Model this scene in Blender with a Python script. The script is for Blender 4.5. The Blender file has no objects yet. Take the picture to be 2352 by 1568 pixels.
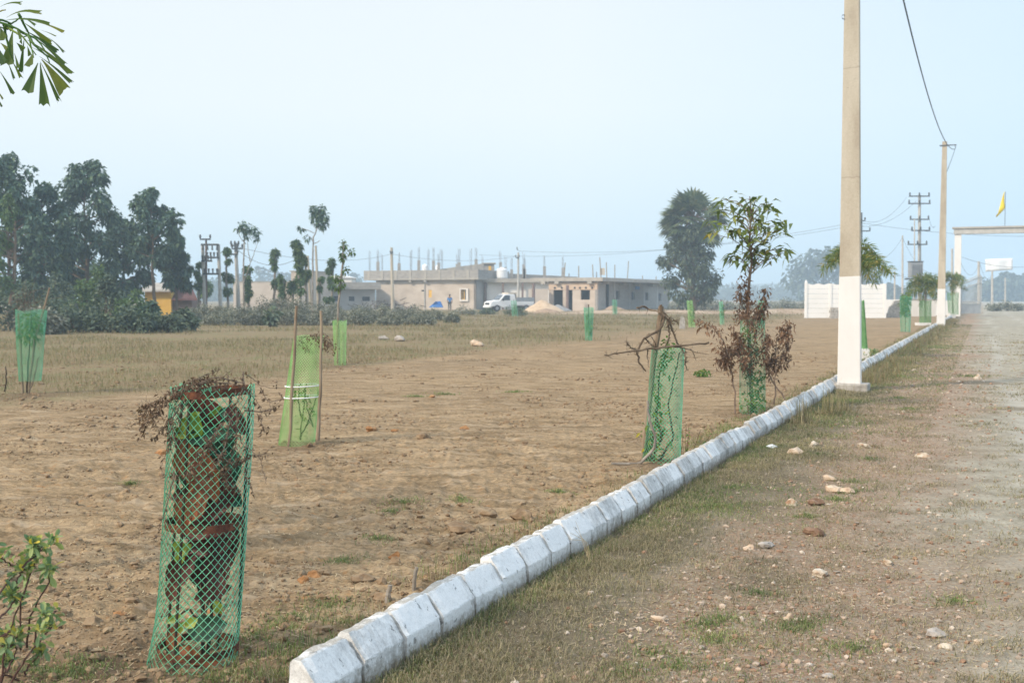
import bpy, bmesh, math, random
import numpy as np
from mathutils import Vector
random.seed(7)
RNG = np.random.default_rng(7)
SC = bpy.context.scene
COL = SC.collection

# ---------------------------------------------------------------- camera
CAM_H = 1.4
F = 40.0 / 36.0 * 2352.0           # focal length in photo units (2352 wide)
PITCH = math.atan(100.0 / F)
cd = bpy.data.cameras.new('camera')
cam = bpy.data.objects.new('camera', cd)
COL.objects.link(cam)
cd.lens = 40.0
cd.sensor_width = 36.0
cd.clip_start = 0.05
cd.clip_end = 6000.0
cam.location = (0, 0, CAM_H)
cam.rotation_euler = (math.pi / 2 - PITCH, 0, 0)
cd.dof.use_dof = True
cd.dof.focus_distance = 5.6
cd.dof.aperture_fstop = 6.0
SC.camera = cam

# ---------------------------------------------------------------- world and sun
SUN_AZ = math.radians(-126.0)      # measured from +Y towards +X: behind the camera, to the left
SUN_EL = math.radians(38.0)
w = bpy.data.worlds.new('World')
SC.world = w
w.use_nodes = True
nt = w.node_tree
bg = nt.nodes['Background']
sky = nt.nodes.new('ShaderNodeTexSky')
sky.sky_type = 'NISHITA'
sky.sun_disc = False
sky.sun_elevation = SUN_EL
sky.sun_rotation = SUN_AZ
sky.air_density = 1.0
sky.dust_density = 4.0
sky.ozone_density = 1.0
tc = nt.nodes.new('ShaderNodeTexCoord')
sep = nt.nodes.new('ShaderNodeSeparateXYZ')
nt.links.new(tc.outputs['Generated'], sep.inputs[0])
rampz = nt.nodes.new('ShaderNodeValToRGB')     # haze veil: colour by elevation
e = rampz.color_ramp.elements
e[0].position = 0.0
e[0].color = (0.56, 0.71, 0.80, 1)
e[1].position = 0.9
e[1].color = (0.98, 1.08, 1.2, 1)
for p, c in ((0.07, (0.635, 0.735, 0.785, 1)), (0.16, (0.715, 0.765, 0.79, 1)), (0.34, (0.70, 0.74, 0.765, 1)), (0.55, (1.0, 1.08, 1.14, 1))):
    q = e.new(p)
    q.color = c
nt.links.new(sep.outputs['Z'], rampz.inputs[0])
rampx = nt.nodes.new('ShaderNodeValToRGB')     # bluer towards the east side
e = rampx.color_ramp.elements
e[0].position = 0.05
e[0].color = (1, 1, 1, 1)
e[1].position = 0.5
e[1].color = (0.74, 0.88, 1.03, 1)
nt.links.new(sep.outputs['X'], rampx.inputs[0])
mulx = nt.nodes.new('ShaderNodeMix')
mulx.data_type = 'RGBA'
mulx.blend_type = 'MULTIPLY'
mulx.inputs[0].default_value = 1.0
nt.links.new(rampz.outputs[0], mulx.inputs[6])
nt.links.new(rampx.outputs[0], mulx.inputs[7])
sc10 = nt.nodes.new('ShaderNodeVectorMath')
sc10.operation = 'SCALE'
sc10.inputs['Scale'].default_value = 10.0
nt.links.new(mulx.outputs[2], sc10.inputs[0])
mixw = nt.nodes.new('ShaderNodeMix')
mixw.data_type = 'RGBA'
mixw.inputs[0].default_value = 0.86
nt.links.new(sky.outputs[0], mixw.inputs[6])
nt.links.new(sc10.outputs[0], mixw.inputs[7])
nt.links.new(mixw.outputs[2], bg.inputs['Color'])
bg.inputs['Strength'].default_value = 0.1

sd = bpy.data.lights.new('sun', 'SUN')
sun = bpy.data.objects.new('sun', sd)
COL.objects.link(sun)
sd.energy = 2.7
sd.angle = math.radians(5.0)
sd.color = (1.0, 0.86, 0.70)
dsun = Vector((math.sin(SUN_AZ) * math.cos(SUN_EL), math.cos(SUN_AZ) * math.cos(SUN_EL), math.sin(SUN_EL)))
sun.rotation_euler = dsun.to_track_quat('Z', 'Y').to_euler()
sun.location = (-20, -20, 30)

SC.view_settings.view_transform = 'Standard'
SC.view_settings.look = 'None'
SC.view_settings.exposure = 0.5
SC.view_settings.gamma = 1.0
cy = SC.cycles
cy.max_bounces = 6
cy.diffuse_bounces = 3
cy.glossy_bounces = 2
cy.transmission_bounces = 4
cy.transparent_max_bounces = 8
cy.volume_bounces = 1
cy.use_denoising = True
cy.caustics_reflective = False
cy.caustics_refractive = False

# ---------------------------------------------------------------- pixel <-> world
cP, sP = math.cos(PITCH), math.sin(PITCH)


def ray(x, y):
    vx, vz = (x - 1176.0) / F, (784.0 - y) / F
    return vx, cP + sP * vz, -sP + cP * vz


def at(x, y, Y):
    """Point seen at photo position (x, y) lying at distance Y."""
    a, b, c = ray(x, y)
    t = Y / b
    return Vector((a * t, Y, CAM_H + c * t))


def G(x, y, z=0.0):
    a, b, c = ray(x, y)
    t = (z - CAM_H) / c
    return Vector((a * t, b * t, z))


def crop(ox, oy, s):
    return lambda x, y: ((ox + x / s) / 1.7415, (oy + y / s) / 1.7415)


K1 = crop(500, 1430, 2.34)
K2 = crop(700, 780, 2.614)
K3 = crop(1400, 950, 3.36)
K4 = crop(2050, 950, 3.36)
K5 = crop(3600, 1050, 3.92)
K6 = crop(2300, 1150, 2.091)
K7 = crop(3100, 500, 1.742)
K8 = crop(2650, 700, 3.137)
KA = crop(500, 2050, 2.303)
KB = crop(2500, 700, 2.4125)
KP = crop(0, 0, 3.484)
KS = crop(0, 2050, 2.303)

# ---------------------------------------------------------------- noise
TAB = RNG.random((256, 256))


def vn(x, y, k=0):
    x = np.asarray(x, float) + 37.3 * k
    y = np.asarray(y, float) + 91.7 * k
    xi, yi = np.floor(x).astype(int), np.floor(y).astype(int)
    fx, fy = x - xi, y - yi
    fx, fy = fx * fx * (3 - 2 * fx), fy * fy * (3 - 2 * fy)
    a, b = TAB[xi & 255, yi & 255], TAB[(xi + 1) & 255, yi & 255]
    c, d = TAB[xi & 255, (yi + 1) & 255], TAB[(xi + 1) & 255, (yi + 1) & 255]
    return (a * (1 - fx) + b * fx) * (1 - fy) + (c * (1 - fx) + d * fx) * fy


def fbm(x, y, k=0, o=3):
    r, a, t = 0, 1.0, 0
    for i in range(o):
        r = r + a * vn(x * 2 ** i, y * 2 ** i, k + i)
        t += a
        a *= .5
    return r / t


def sst(a, b, x):
    t = np.clip((x - a) / (b - a), 0, 1)
    return t * t * (3 - 2 * t)


# ---------------------------------------------------------------- kerb line
KX0, KS_ = -2.18, 0.414
U = Vector((KS_, 1, 0)).normalized()          # along the road
NR = Vector((U.y, -U.x, 0))                   # towards the road


def sdist(X, Y):
    return NR.x * (X - KX0) + NR.y * Y


def kp(Y, s=0.0):
    p = Vector((KX0 + KS_ * Y, Y, 0)) + NR * s
    return p


# far edge of the ploughed plot: beyond it the ground is under dry grass
BX = np.array([-60, -12, -6.7, -3.2, -1.9, 2.5, 9, 20.5, 60])
BY = np.array([9, 12.2, 15.0, 22, 27.5, 38, 55, 80, 140])


def dry_mask(X, Y):
    yb = np.interp(X, BX, BY)
    n = fbm(X * .25, Y * .25, 5) - .5
    return sst(-.06, .12, (Y - yb) / (yb + 4) + n * .22)


def gh(X, Y):
    """Ground height."""
    X, Y = np.asarray(X, float), np.asarray(Y, float)
    s = sdist(X, Y)
    near = 1 - sst(7, 22, Y)
    mid = 1 - sst(25, 90, Y)
    p, q = X * .87 + Y * .49, -X * .49 + Y * .87
    fld = (vn(p * .8, q * 3.0, 1) - .5) * .034 * mid + (vn(p * 2.6, q * 7.5, 2) - .5) * .03 * (near * .7 + .3 * mid)
    fld = fld + (fbm(X * 13, Y * 13, 3, 2) - .5) * .055 * near * sst(.35, .75, vn(X * 1.7, Y * 1.7, 9) + .2)
    fld = fld + (vn(X * 42, Y * 42, 4) - .5) * .016 * near
    # heap of turned soil round the nearest tree guard, rough strip beside the kerb
    m = np.exp(-(((X + 1.5) / .45) ** 2 + ((Y - 4.5) / .5) ** 2)) * .04
    m = m + np.exp(-(((X + .95) / .25) ** 2 + ((Y - 4.0) / .5) ** 2)) * .03
    lump = fbm(X * 9, Y * 9, 6, 3) - .45
    m = m + lump * .10 * np.exp(-(((X + 1.4) / .8) ** 2 + ((Y - 4.3) / .55) ** 2))
    m = m + lump * .05 * np.exp(-((s + .45) / .3) ** 2) * near
    m = m * (1 - .9 * np.exp(-(((X + 1.18) / .28) ** 2 + ((Y - 4.28) / .3) ** 2)))
    bank = .35 * np.exp(-((Y - 104) / 4.5) ** 2) * sst(2, 9, X) * (.4 + .9 * vn(X * .3, Y * .3, 8))
    fld = fld + m + bank
    rd = (vn(X * 1.3, Y * 1.3, 11) - .5) * .02 * mid + (fbm(X * 9, Y * 9, 12, 2) - .5) * .016 * near + (vn(X * 38, Y * 38, 14) - .5) * .010 * near
    for c in (2.55, 4.1):
        rd = rd - .018 * np.exp(-((s - c + .25 * (vn(Y * .2, Y * 0, 15) - .5)) / .16) ** 2) * mid
    t = sst(-.1, .06, s)
    return fld * (1 - t) + rd * t


def gz(x, y):
    return float(gh(x, y))


# ---------------------------------------------------------------- mesh builder
class MB:
    def __init__(s):
        s.V, s.Fc, s.n = [], [], 0

    def add(s, V, *faces):
        V = np.asarray(V, float).reshape(-1, 3)
        s.V.append(V)
        for f in faces:
            f = np.asarray(f, int)
            if f.size:
                s.Fc.append(f + s.n)
        s.n += len(V)
        return s

    def box(s, o, u, v, w_):
        """Box with corner o and edge vectors u, v, w_."""
        o, u, v, w_ = (np.array(a, float) for a in (o, u, v, w_))
        V = [o, o + u, o + u + v, o + v, o + w_, o + u + w_, o + u + v + w_, o + v + w_]
        f = np.array([[0, 3, 2, 1], [4, 5, 6, 7], [0, 1, 5, 4], [1, 2, 6, 5], [2, 3, 7, 6], [3, 0, 4, 7]])
        if np.dot(np.cross(u, v), w_) < 0:
            f = f[:, ::-1]
        return s.add(V, f)

    def cbox(s, c, sx, sy, sz):
        return s.box((c[0] - sx / 2, c[1] - sy / 2, c[2] - sz / 2), (sx, 0, 0), (0, sy, 0), (0, 0, sz))

    def tube(s, pts, r, k=6, cap=True):
        P = np.array([tuple(p) for p in pts], float)
        n = len(P)
        R = np.full(n, r, float) if np.isscalar(r) else np.interp(np.linspace(0, 1, n), np.linspace(0, 1, len(r)), r)
        T = np.gradient(P, axis=0)
        T /= np.linalg.norm(T, axis=1)[:, None] + 1e-12
        ref = np.array([0, 0, 1.]) if abs(T[:, 2]).mean() < .8 else np.array([0, 1., 0])
        A = np.cross(T, ref)
        A /= np.linalg.norm(A, axis=1)[:, None] + 1e-12
        Bn = np.cross(T, A)
        a = np.arange(k) * 2 * math.pi / k
        V = P[:, None, :] + R[:, None, None] * (np.cos(a)[None, :, None] * A[:, None, :] + np.sin(a)[None, :, None] * Bn[:, None, :])
        i = np.arange(n - 1)[:, None] * k
        j = np.arange(k)[None, :]
        j2 = (j + 1) % k
        q = np.stack([i + j, i + j2, i + k + j2, i + k + j], -1).reshape(-1, 4)
        fs = [q]
        if cap:
            fs += [np.array([list(range(k))[::-1]]), np.array([list(range((n - 1) * k, n * k))])]
        return s.add(V.reshape(-1, 3), *fs)

    def prism(s, poly, axis):
        """Extrude a planar polygon (list of points) along axis."""
        P = np.array([tuple(p) for p in poly], float)
        n = len(P)
        V = np.concatenate([P, P + np.array(tuple(axis), float)])
        q = [[i, (i + 1) % n, n + (i + 1) % n, n + i] for i in range(n)]
        return s.add(V, np.array(q), np.array([list(range(n))[::-1]]), np.array([list(range(n, 2 * n))]))

    def build(s, name, m, parent=None, smooth=False, attrs=None):
        V = np.concatenate(s.V) if s.V else np.zeros((0, 3))
        p, loc = parent, Vector((0, 0, 0))
        while p is not None:
            loc = loc + p.location
            p = p.parent
        V = V - np.array(loc)
        me = bpy.data.meshes.new(name)
        me.vertices.add(len(V))
        me.vertices.foreach_set('co', V.ravel())
        idx = np.concatenate([f.ravel() for f in s.Fc])
        tot = np.concatenate([np.full(len(f), f.shape[1]) for f in s.Fc])
        st = np.concatenate([[0], np.cumsum(tot)[:-1]])
        me.loops.add(len(idx))
        me.loops.foreach_set('vertex_index', idx.astype(np.int32))
        me.polygons.add(len(tot))
        me.polygons.foreach_set('loop_start', st.astype(np.int32))
        me.polygons.foreach_set('use_smooth', np.full(len(tot), smooth, bool))
        for k, a in (attrs or {}).items():
            at_ = me.attributes.new(k, 'FLOAT', 'POINT')
            at_.data.foreach_set('value', np.asarray(a, np.float32))
        me.update(calc_edges=True)
        me.materials.append(m)
        o = bpy.data.objects.new(name, me)
        COL.objects.link(o)
        if parent is not None:
            o.parent = parent
        return o


def tag(o, label=None, cat=None, group=None, kind=None):
    for k, v in (('label', label), ('category', cat), ('group', group), ('kind', kind)):
        if v:
            o[k] = v
    return o


def thing(name, label, cat, loc, group=None):
    o = bpy.data.objects.new(name, None)
    COL.objects.link(o)
    o.location = loc
    o.empty_display_size = .2
    return tag(o, label, cat, group)


def nrm(a):
    return a / (np.linalg.norm(a, axis=-1, keepdims=True) + 1e-12)


def leaves(B, P, D, N, L, W, droop=.25, fold=.18):
    P, D, N = np.asarray(P, float), nrm(np.asarray(D, float)), np.asarray(N, float)
    n = len(P)
    L = np.broadcast_to(L, (n,))[:, None]
    W = np.broadcast_to(W, (n,))[:, None]
    S = nrm(np.cross(D, N))
    N2 = np.cross(S, D)
    z = np.array([0, 0, -1.])
    m = P + D * L * .5 + z * droop * L * .2
    t = P + D * L + z * droop * L
    up = N2 * fold * W + z * droop * L * .16
    l = P + D * L * .42 + S * W * .5 + up
    r = P + D * L * .42 - S * W * .5 + up
    V = np.stack([P, m, t, l, r], 1)
    b = np.arange(n)[:, None, None] * 5
    f = np.array([[0, 4, 1], [4, 2, 1], [0, 1, 3], [1, 2, 3]])[None] + b
    B.add(V.reshape(-1, 3), f.reshape(-1, 3))


def spoon(B, P, D, N, L, W, droop=.15, fold=.15):
    """Rounder leaves, widest beyond the middle."""
    P, D, N = np.asarray(P, float), nrm(np.asarray(D, float)), np.asarray(N, float)
    n = len(P)
    L = np.broadcast_to(L, (n,))[:, None]
    W = np.broadcast_to(W, (n,))[:, None]
    S = nrm(np.cross(D, N))
    N2 = np.cross(S, D)
    z = np.array([0, 0, -1.])
    us, ws = (0, .3, .6, .85, 1.0), (.04, .42, .95, .8, .12)
    rows = []
    for u, w_ in zip(us, ws):
        c = P + D * L * u + z * droop * L * u * u
        rows += [c - S * W * w_ * .5 + N2 * fold * W * w_, c, c + S * W * w_ * .5 + N2 * fold * W * w_]
    V = np.stack(rows, 1)
    f = np.array([[i * 3 + j, i * 3 + j + 1, i * 3 + j + 4, i * 3 + j + 3] for i in range(4) for j in range(2)])
    B.add(V.reshape(-1, 3), (f[None] + (np.arange(n) * 15)[:, None, None]).reshape(-1, 4))


def blades(B, P, L, W, bend, rng=RNG):
    P = np.asarray(P, float)
    n = len(P)
    a = rng.random(n) * 2 * math.pi
    H = np.stack([np.cos(a), np.sin(a), 0 * a], 1)
    S = np.stack([-np.sin(a), np.cos(a), 0 * a], 1)
    L = np.broadcast_to(L, (n,))[:, None]
    W = np.broadcast_to(W, (n,))[:, None]
    bend = np.broadcast_to(bend, (n,))[:, None]
    z = np.array([0, 0, 1.])
    m = P + H * L * .45 * bend + z * L * .55 * np.sqrt(np.clip(1 - .6 * bend ** 2, .05, 1))
    t = P + H * L * bend + z * L * np.clip(1 - bend, .04, 1)
    V = np.stack([P - S * W / 2, P + S * W / 2, m + S * W * .4, m - S * W * .4, t], 1)
    b = np.arange(n)[:, None] * 5
    B.add(V.reshape(-1, 3), np.array([[0, 1, 2, 3]]) + b, np.array([[3, 2, 4]]) + b)


def _ico(sub):
    bm = bmesh.new()
    bmesh.ops.create_icosphere(bm, subdivisions=sub, radius=1)
    V = np.array([v.co[:] for v in bm.verts])
    Fc = np.array([[v.index for v in f.verts] for f in bm.faces])
    bm.free()
    return V, Fc


ICO = {1: _ico(1), 2: _ico(2), 3: _ico(3)}


def rocks(B, P, size, rng=RNG, sub=1, flat=.65, rough=.3):
    V0, F0 = ICO[sub]
    P = np.asarray(P, float)
    n, k = len(P), len(V0)
    sc = np.broadcast_to(size, (n,))[:, None] * (rng.random((n, 3)) * .6 + .7)
    sc[:, 2] *= flat
    a = rng.random(n) * 6.28
    V = V0[None] * (1 + (rng.random((n, k, 1)) - .5) * 2 * rough) * sc[:, None, :]
    c, s_ = np.cos(a)[:, None], np.sin(a)[:, None]
    V = np.stack([V[..., 0] * c - V[..., 1] * s_, V[..., 0] * s_ + V[..., 1] * c, V[..., 2]], -1) + P[:, None, :]
    f = F0[None] + (np.arange(n) * k)[:, None, None]
    B.add(V.reshape(-1, 3), f.reshape(-1, 3))


# ---------------------------------------------------------------- materials
def new_mat(name):
    m = bpy.data.materials.new(name)
    m.use_nodes = True
    nt = m.node_tree
    return m, nt, nt.nodes['Principled BSDF']


def ramp(nt, stops, fac=None):
    r = nt.nodes.new('ShaderNodeValToRGB')
    e = r.color_ramp.elements
    e[0].position, e[0].color = stops[0][0], (*stops[0][1], 1)
    e[1].position, e[1].color = stops[-1][0], (*stops[-1][1], 1)
    for p, c in stops[1:-1]:
        q = e.new(p)
        q.color = (*c, 1)
    if fac is not None:
        nt.links.new(fac, r.inputs[0])
    return r.outputs[0]


def pos(nt, scale=(1, 1, 1), obj=False):
    if obj:
        src = nt.nodes.new('ShaderNodeTexCoord').outputs['Object']
    else:
        src = nt.nodes.new('ShaderNodeNewGeometry').outputs['Position']
    mp = nt.nodes.new('ShaderNodeMapping')
    mp.inputs['Scale'].default_value = scale
    nt.links.new(src, mp.inputs[0])
    return mp.outputs[0]


def noise(nt, scale, vec=None, detail=4, rough=.6):
    n = nt.nodes.new('ShaderNodeTexNoise')
    n.inputs['Scale'].default_value = scale
    n.inputs['Detail'].default_value = detail
    n.inputs['Roughness'].default_value = rough
    if vec is not None:
        nt.links.new(vec, n.inputs['Vector'])
    return n.outputs[0]


def mix(nt, fac, a, b, mode='MIX'):
    m = nt.nodes.new('ShaderNodeMix')
    m.data_type = 'RGBA'
    m.blend_type = mode
    for i, v in ((0, fac), (6, a), (7, b)):
        if isinstance(v, (int, float)):
            m.inputs[i].default_value = v
        elif isinstance(v, tuple):
            m.inputs[i].default_value = (*v, 1)
        else:
            nt.links.new(v, m.inputs[i])
    return m.outputs[2]


def math_(nt, op, a, b=0.0, clamp=False):
    m = nt.nodes.new('ShaderNodeMath')
    m.operation = op
    m.use_clamp = clamp
    for i, v in ((0, a), (1, b)):
        if isinstance(v, (int, float)):
            m.inputs[i].default_value = v
        else:
            nt.links.new(v, m.inputs[i])
    return m.outputs[0]


def bump(nt, bs, h, strength=.3, dist=.02):
    b = nt.nodes.new('ShaderNodeBump')
    b.inputs['Strength'].default_value = strength
    b.inputs['Distance'].default_value = dist
    nt.links.new(h, b.inputs['Height'])
    nt.links.new(b.outputs[0], bs.inputs['Normal'])


def attr(nt, name):
    a = nt.nodes.new('ShaderNodeAttribute')
    a.attribute_name = name
    return a.outputs['Fac']


def plain(name, stops, scale=6.0, stretch=(1, 1, 1), rough=.9, spec=.2, bmp=.2, metal=0.0, bd=.01):
    """Mottled material: a noise through a colour ramp, with a little relief."""
    m, nt, bs = new_mat(name)
    v = pos(nt, stretch)
    n1 = noise(nt, scale, v, 5)
    c = ramp(nt, stops, n1)
    nt.links.new(c, bs.inputs['Base Color'])
    bs.inputs['Roughness'].default_value = rough
    bs.inputs['Specular IOR Level'].default_value = spec
    bs.inputs['Metallic'].default_value = metal
    if bmp:
        bump(nt, bs, noise(nt, scale * 5, v, 4), bmp, bd)
    return m


def leafmat(name, stops, trans=.3, rough=.55, spec=.3, vein=0):
    """Leaf material: colour differs from leaf to leaf, some light passes through."""
    m, nt, bs = new_mat(name)
    g = nt.nodes.new('ShaderNodeNewGeometry')
    c = ramp(nt, stops, g.outputs['Random Per Island'])
    n1 = noise(nt, 18 if vein else 1.2, pos(nt), 3)
    c = mix(nt, .7, c, ramp(nt, [(.3, (.5, .52, .55)), (.7, (1.4, 1.35, 1.25))], n1), 'MULTIPLY')
    nt.links.new(c, bs.inputs['Base Color'])
    bs.inputs['Roughness'].default_value = rough
    bs.inputs['Specular IOR Level'].default_value = spec
    if trans:
        tr = nt.nodes.new('ShaderNodeBsdfTranslucent')
        nt.links.new(mix(nt, 1.0, c, (1.2, 1.25, .6), 'MULTIPLY'), tr.inputs[0])
        mx = nt.nodes.new('ShaderNodeMixShader')
        mx.inputs[0].default_value = trans
        nt.links.new(bs.outputs[0], mx.inputs[1])
        nt.links.new(tr.outputs[0], mx.inputs[2])
        nt.links.new(mx.outputs[0], nt.nodes['Material Output'].inputs[0])
    return m


# ground: clods, pale crusts, dry grass beyond the plot, cream earth at the far bank
def ground_material():
    m, nt, bs = new_mat('soil')
    v = pos(nt)
    g = nt.nodes.new('ShaderNodeMapping')
    g.inputs['Rotation'].default_value = (0, 0, math.radians(-29))
    g.inputs['Scale'].default_value = (1, 3.2, 1)
    nt.links.new(v, g.inputs[0])
    big = noise(nt, .35, v, 4)
    crust = noise(nt, 1.5, g.outputs[0], 5, .55)
    fine = noise(nt, 26, v, 6, .75)
    soil = ramp(nt, [(.3, (.16, .115, .067)), (.45, (.245, .180, .108)), (.6, (.31, .232, .144)), (.8, (.39, .302, .20))], crust)
    soil = mix(nt, .8, soil, ramp(nt, [(.3, (.38, .34, .30)), (.48, (.95, .95, .95)), (.70, (1.5, 1.44, 1.38))], fine), 'MULTIPLY')
    soil = mix(nt, .6, soil, ramp(nt, [(.3, (.78, .76, .74)), (.7, (1.2, 1.16, 1.1))], big), 'MULTIPLY')
    clod = noise(nt, 6.5, g.outputs[0], 6, .7)
    soil = mix(nt, .9, soil, ramp(nt, [(.32, (.66, .63, .60)), (.5, (1, 1, 1)), (.68, (1.24, 1.22, 1.18))], clod), 'MULTIPLY')
    red = noise(nt, 11, v, 3)
    soil = mix(nt, ramp(nt, [(.6, (0, 0, 0)), (.74, (.6, .6, .6))], red), soil, (.34, .17, .065))
    pale = noise(nt, 2.4, g.outputs[0], 3, .5)
    soil = mix(nt, ramp(nt, [(.54, (0, 0, 0)), (.70, (.5, .5, .5))], pale), soil, (.44, .345, .24))
    dg = noise(nt, 1.1, v, 6, .7)
    grass = ramp(nt, [(.3, (.155, .115, .066)), (.48, (.225, .17, .10)), (.62, (.18, .165, .085)), (.8, (.28, .21, .135))], dg)
    c = mix(nt, attr(nt, 'dry'), soil, grass)
    c = mix(nt, math_(nt, 'MULTIPLY', attr(nt, 'dark'), .8), c, mix(nt, fine, (.075, .05, .033), (.17, .115, .075)))
    c = mix(nt, attr(nt, 'bank'), c, ramp(nt, [(.35, (.30, .20, .13)), (.55, (.42, .32, .23)), (.75, (.52, .44, .34))], noise(nt, .5, v, 5)))
    nt.links.new(c, bs.inputs['Base Color'])
    bs.inputs['Roughness'].default_value = 1.0
    bs.inputs['Specular IOR Level'].default_value = .05
    bump(nt, bs, math_(nt, 'ADD', fine, noise(nt, 90, v, 3)), .7, .012)
    return m


def road_material():
    m, nt, bs = new_mat('gravel_track')
    v = pos(nt)
    g = nt.nodes.new('ShaderNodeMapping')
    g.inputs['Rotation'].default_value = (0, 0, math.atan2(U.x, U.y))
    g.inputs['Scale'].default_value = (3, .5, 1)
    nt.links.new(v, g.inputs[0])
    fine = noise(nt, 34, v, 6, .8)
    mid_ = noise(nt, 3.5, v, 5, .6)
    streak = noise(nt, .8, g.outputs[0], 4)
    base = ramp(nt, [(.3, (.235, .21, .16)), (.5, (.32, .293, .232)), (.7, (.40, .37, .30))], mid_)
    base = mix(nt, .7, base, ramp(nt, [(.3, (.55, .53, .5)), (.5, (1, 1, 1)), (.7, (1.35, 1.33, 1.3))], fine), 'MULTIPLY')
    base = mix(nt, .5, base, ramp(nt, [(.3, (.8, .77, .72)), (.7, (1.2, 1.2, 1.2))], streak), 'MULTIPLY')
    vor = nt.nodes.new('ShaderNodeTexVoronoi')
    vor.inputs['Scale'].default_value = 55
    nt.links.new(v, vor.inputs['Vector'])
    peb = ramp(nt, [(.0, (.15, .085, .055)), (.35, (.36, .235, .16)), (.7, (.25, .21, .17)), (1.0, (.55, .46, .38))], vor.outputs['Color'])
    grav = mix(nt, .55, ramp(nt, [(.35, (.225, .165, .105)), (.65, (.345, .265, .18))], mid_), peb)
    grav = mix(nt, .6, grav, ramp(nt, [(.3, (.55, .5, .48)), (.55, (1.1, 1.1, 1.1))], fine), 'MULTIPLY')
    c = mix(nt, attr(nt, 'gravel'), base, grav)
    c = mix(nt, math_(nt, 'MULTIPLY', attr(nt, 'rut'), .65), c, mix(nt, fine, (.36, .335, .285), (.50, .465, .40)))
    th = ramp(nt, [(.3, (.07, .058, .038)), (.5, (.16, .13, .085)), (.7, (.26, .215, .145))], noise(nt, 30, v, 6, .8))
    c = mix(nt, attr(nt, 'turf'), c, th)
    nt.links.new(c, bs.inputs['Base Color'])
    bs.inputs['Roughness'].default_value = 1.0
    bs.inputs['Specular IOR Level'].default_value = .05
    bump(nt, bs, math_(nt, 'ADD', fine, noise(nt, 110, v, 3)), .8, .012)
    return m


def kerb_material():
    m, nt, bs = new_mat('whitewash')
    v = pos(nt)
    rot = nt.nodes.new('ShaderNodeMapping')
    rot.inputs['Rotation'].default_value = (0, 0, math.atan2(U.x, U.y))
    nt.links.new(v, rot.inputs[0])
    st = nt.nodes.new('ShaderNodeMapping')
    st.inputs['Scale'].default_value = (.3, 1, .3)
    nt.links.new(rot.outputs[0], st.inputs[0])
    run = noise(nt, 16, st.outputs[0], 8, .75)          # rain runs down the face
    patch = noise(nt, 3.2, v, 8, .72)                   # worn areas
    speck = noise(nt, 120, v, 4, .8)
    mott = noise(nt, 28, v, 6, .75)
    gn = nt.nodes.new('ShaderNodeNewGeometry')
    sp = nt.nodes.new('ShaderNodeSeparateXYZ')
    nt.links.new(gn.outputs['Normal'], sp.inputs[0])
    oi = nt.nodes.new('ShaderNodeObjectInfo')
    sy = nt.nodes.new('ShaderNodeSeparateXYZ')
    nt.links.new(v, sy.inputs[0])
    tc = nt.nodes.new('ShaderNodeTexCoord')
    so = nt.nodes.new('ShaderNodeSeparateXYZ')
    nt.links.new(tc.outputs['Object'], so.inputs[0])
    older = math_(nt, 'MINIMUM', math_(nt, 'MULTIPLY', math_(nt, 'SUBTRACT', sy.outputs[1], 4.6), .03, True), .11)
    blk = math_(nt, 'MULTIPLY', math_(nt, 'SUBTRACT', oi.outputs['Random'], .5), .16)
    edge = math_(nt, 'ABSOLUTE', math_(nt, 'SUBTRACT', so.outputs[1], .1525))      # 0 mid block, .15 at its ends
    edge = math_(nt, 'MULTIPLY', math_(nt, 'SUBTRACT', edge, .125, True), 2.6, True)
    wear = math_(nt, 'ADD', math_(nt, 'MULTIPLY', patch, .62), math_(nt, 'MULTIPLY', run, .42))
    wear = math_(nt, 'ADD', math_(nt, 'ADD', wear, blk), math_(nt, 'ADD', older, edge))
    wear = math_(nt, 'ADD', wear, math_(nt, 'MULTIPLY', math_(nt, 'SUBTRACT', mott, .5), .35))
    dirt = ramp(nt, [(.55, (0, 0, 0)), (.63, (.35, .35, .35)), (.80, (.95, .95, .95))], wear)
    white = mix(nt, .5, ramp(nt, [(.3, (.70, .685, .65)), (.6, (.84, .825, .80))], mott), ramp(nt, [(.3, (.58, .57, .55)), (.55, (.86, .85, .83))], speck))
    grey = ramp(nt, [(.3, (.15, .145, .13)), (.5, (.27, .26, .24)), (.7, (.42, .41, .385))], speck)
    c = mix(nt, dirt, white, grey)
    top = ramp(nt, [(.75, (0, 0, 0)), (.95, (1, 1, 1))], sp.outputs[2])
    bare = ramp(nt, [(.40, (.05, .05, .05)), (.52, (.95, .95, .95))], noise(nt, 11, v, 8, .75))
    c = mix(nt, math_(nt, 'MULTIPLY', top, bare), c, ramp(nt, [(.3, (.24, .225, .195)), (.7, (.50, .47, .42))], speck))
    chips = ramp(nt, [(.645, (0, 0, 0)), (.66, (.9, .9, .9))], noise(nt, 21, v, 5, .65))
    c = mix(nt, chips, c, (.30, .295, .28))
    foot = ramp(nt, [(.0, (.95, .95, .95)), (.07, (0, 0, 0))], math_(nt, 'SUBTRACT', sy.outputs[2], math_(nt, 'MULTIPLY', math_(nt, 'SUBTRACT', mott, .4), .16)))
    c = mix(nt, foot, c, (.25, .205, .15))
    nt.links.new(c, bs.inputs['Base Color'])
    bs.inputs['Roughness'].default_value = 1.0
    bs.inputs['Specular IOR Level'].default_value = .02
    h = math_(nt, 'ADD', math_(nt, 'MULTIPLY', speck, .5), math_(nt, 'SUBTRACT', mott, math_(nt, 'MULTIPLY', chips, .8)))
    bump(nt, bs, h, .7, .006)
    return m


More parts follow.
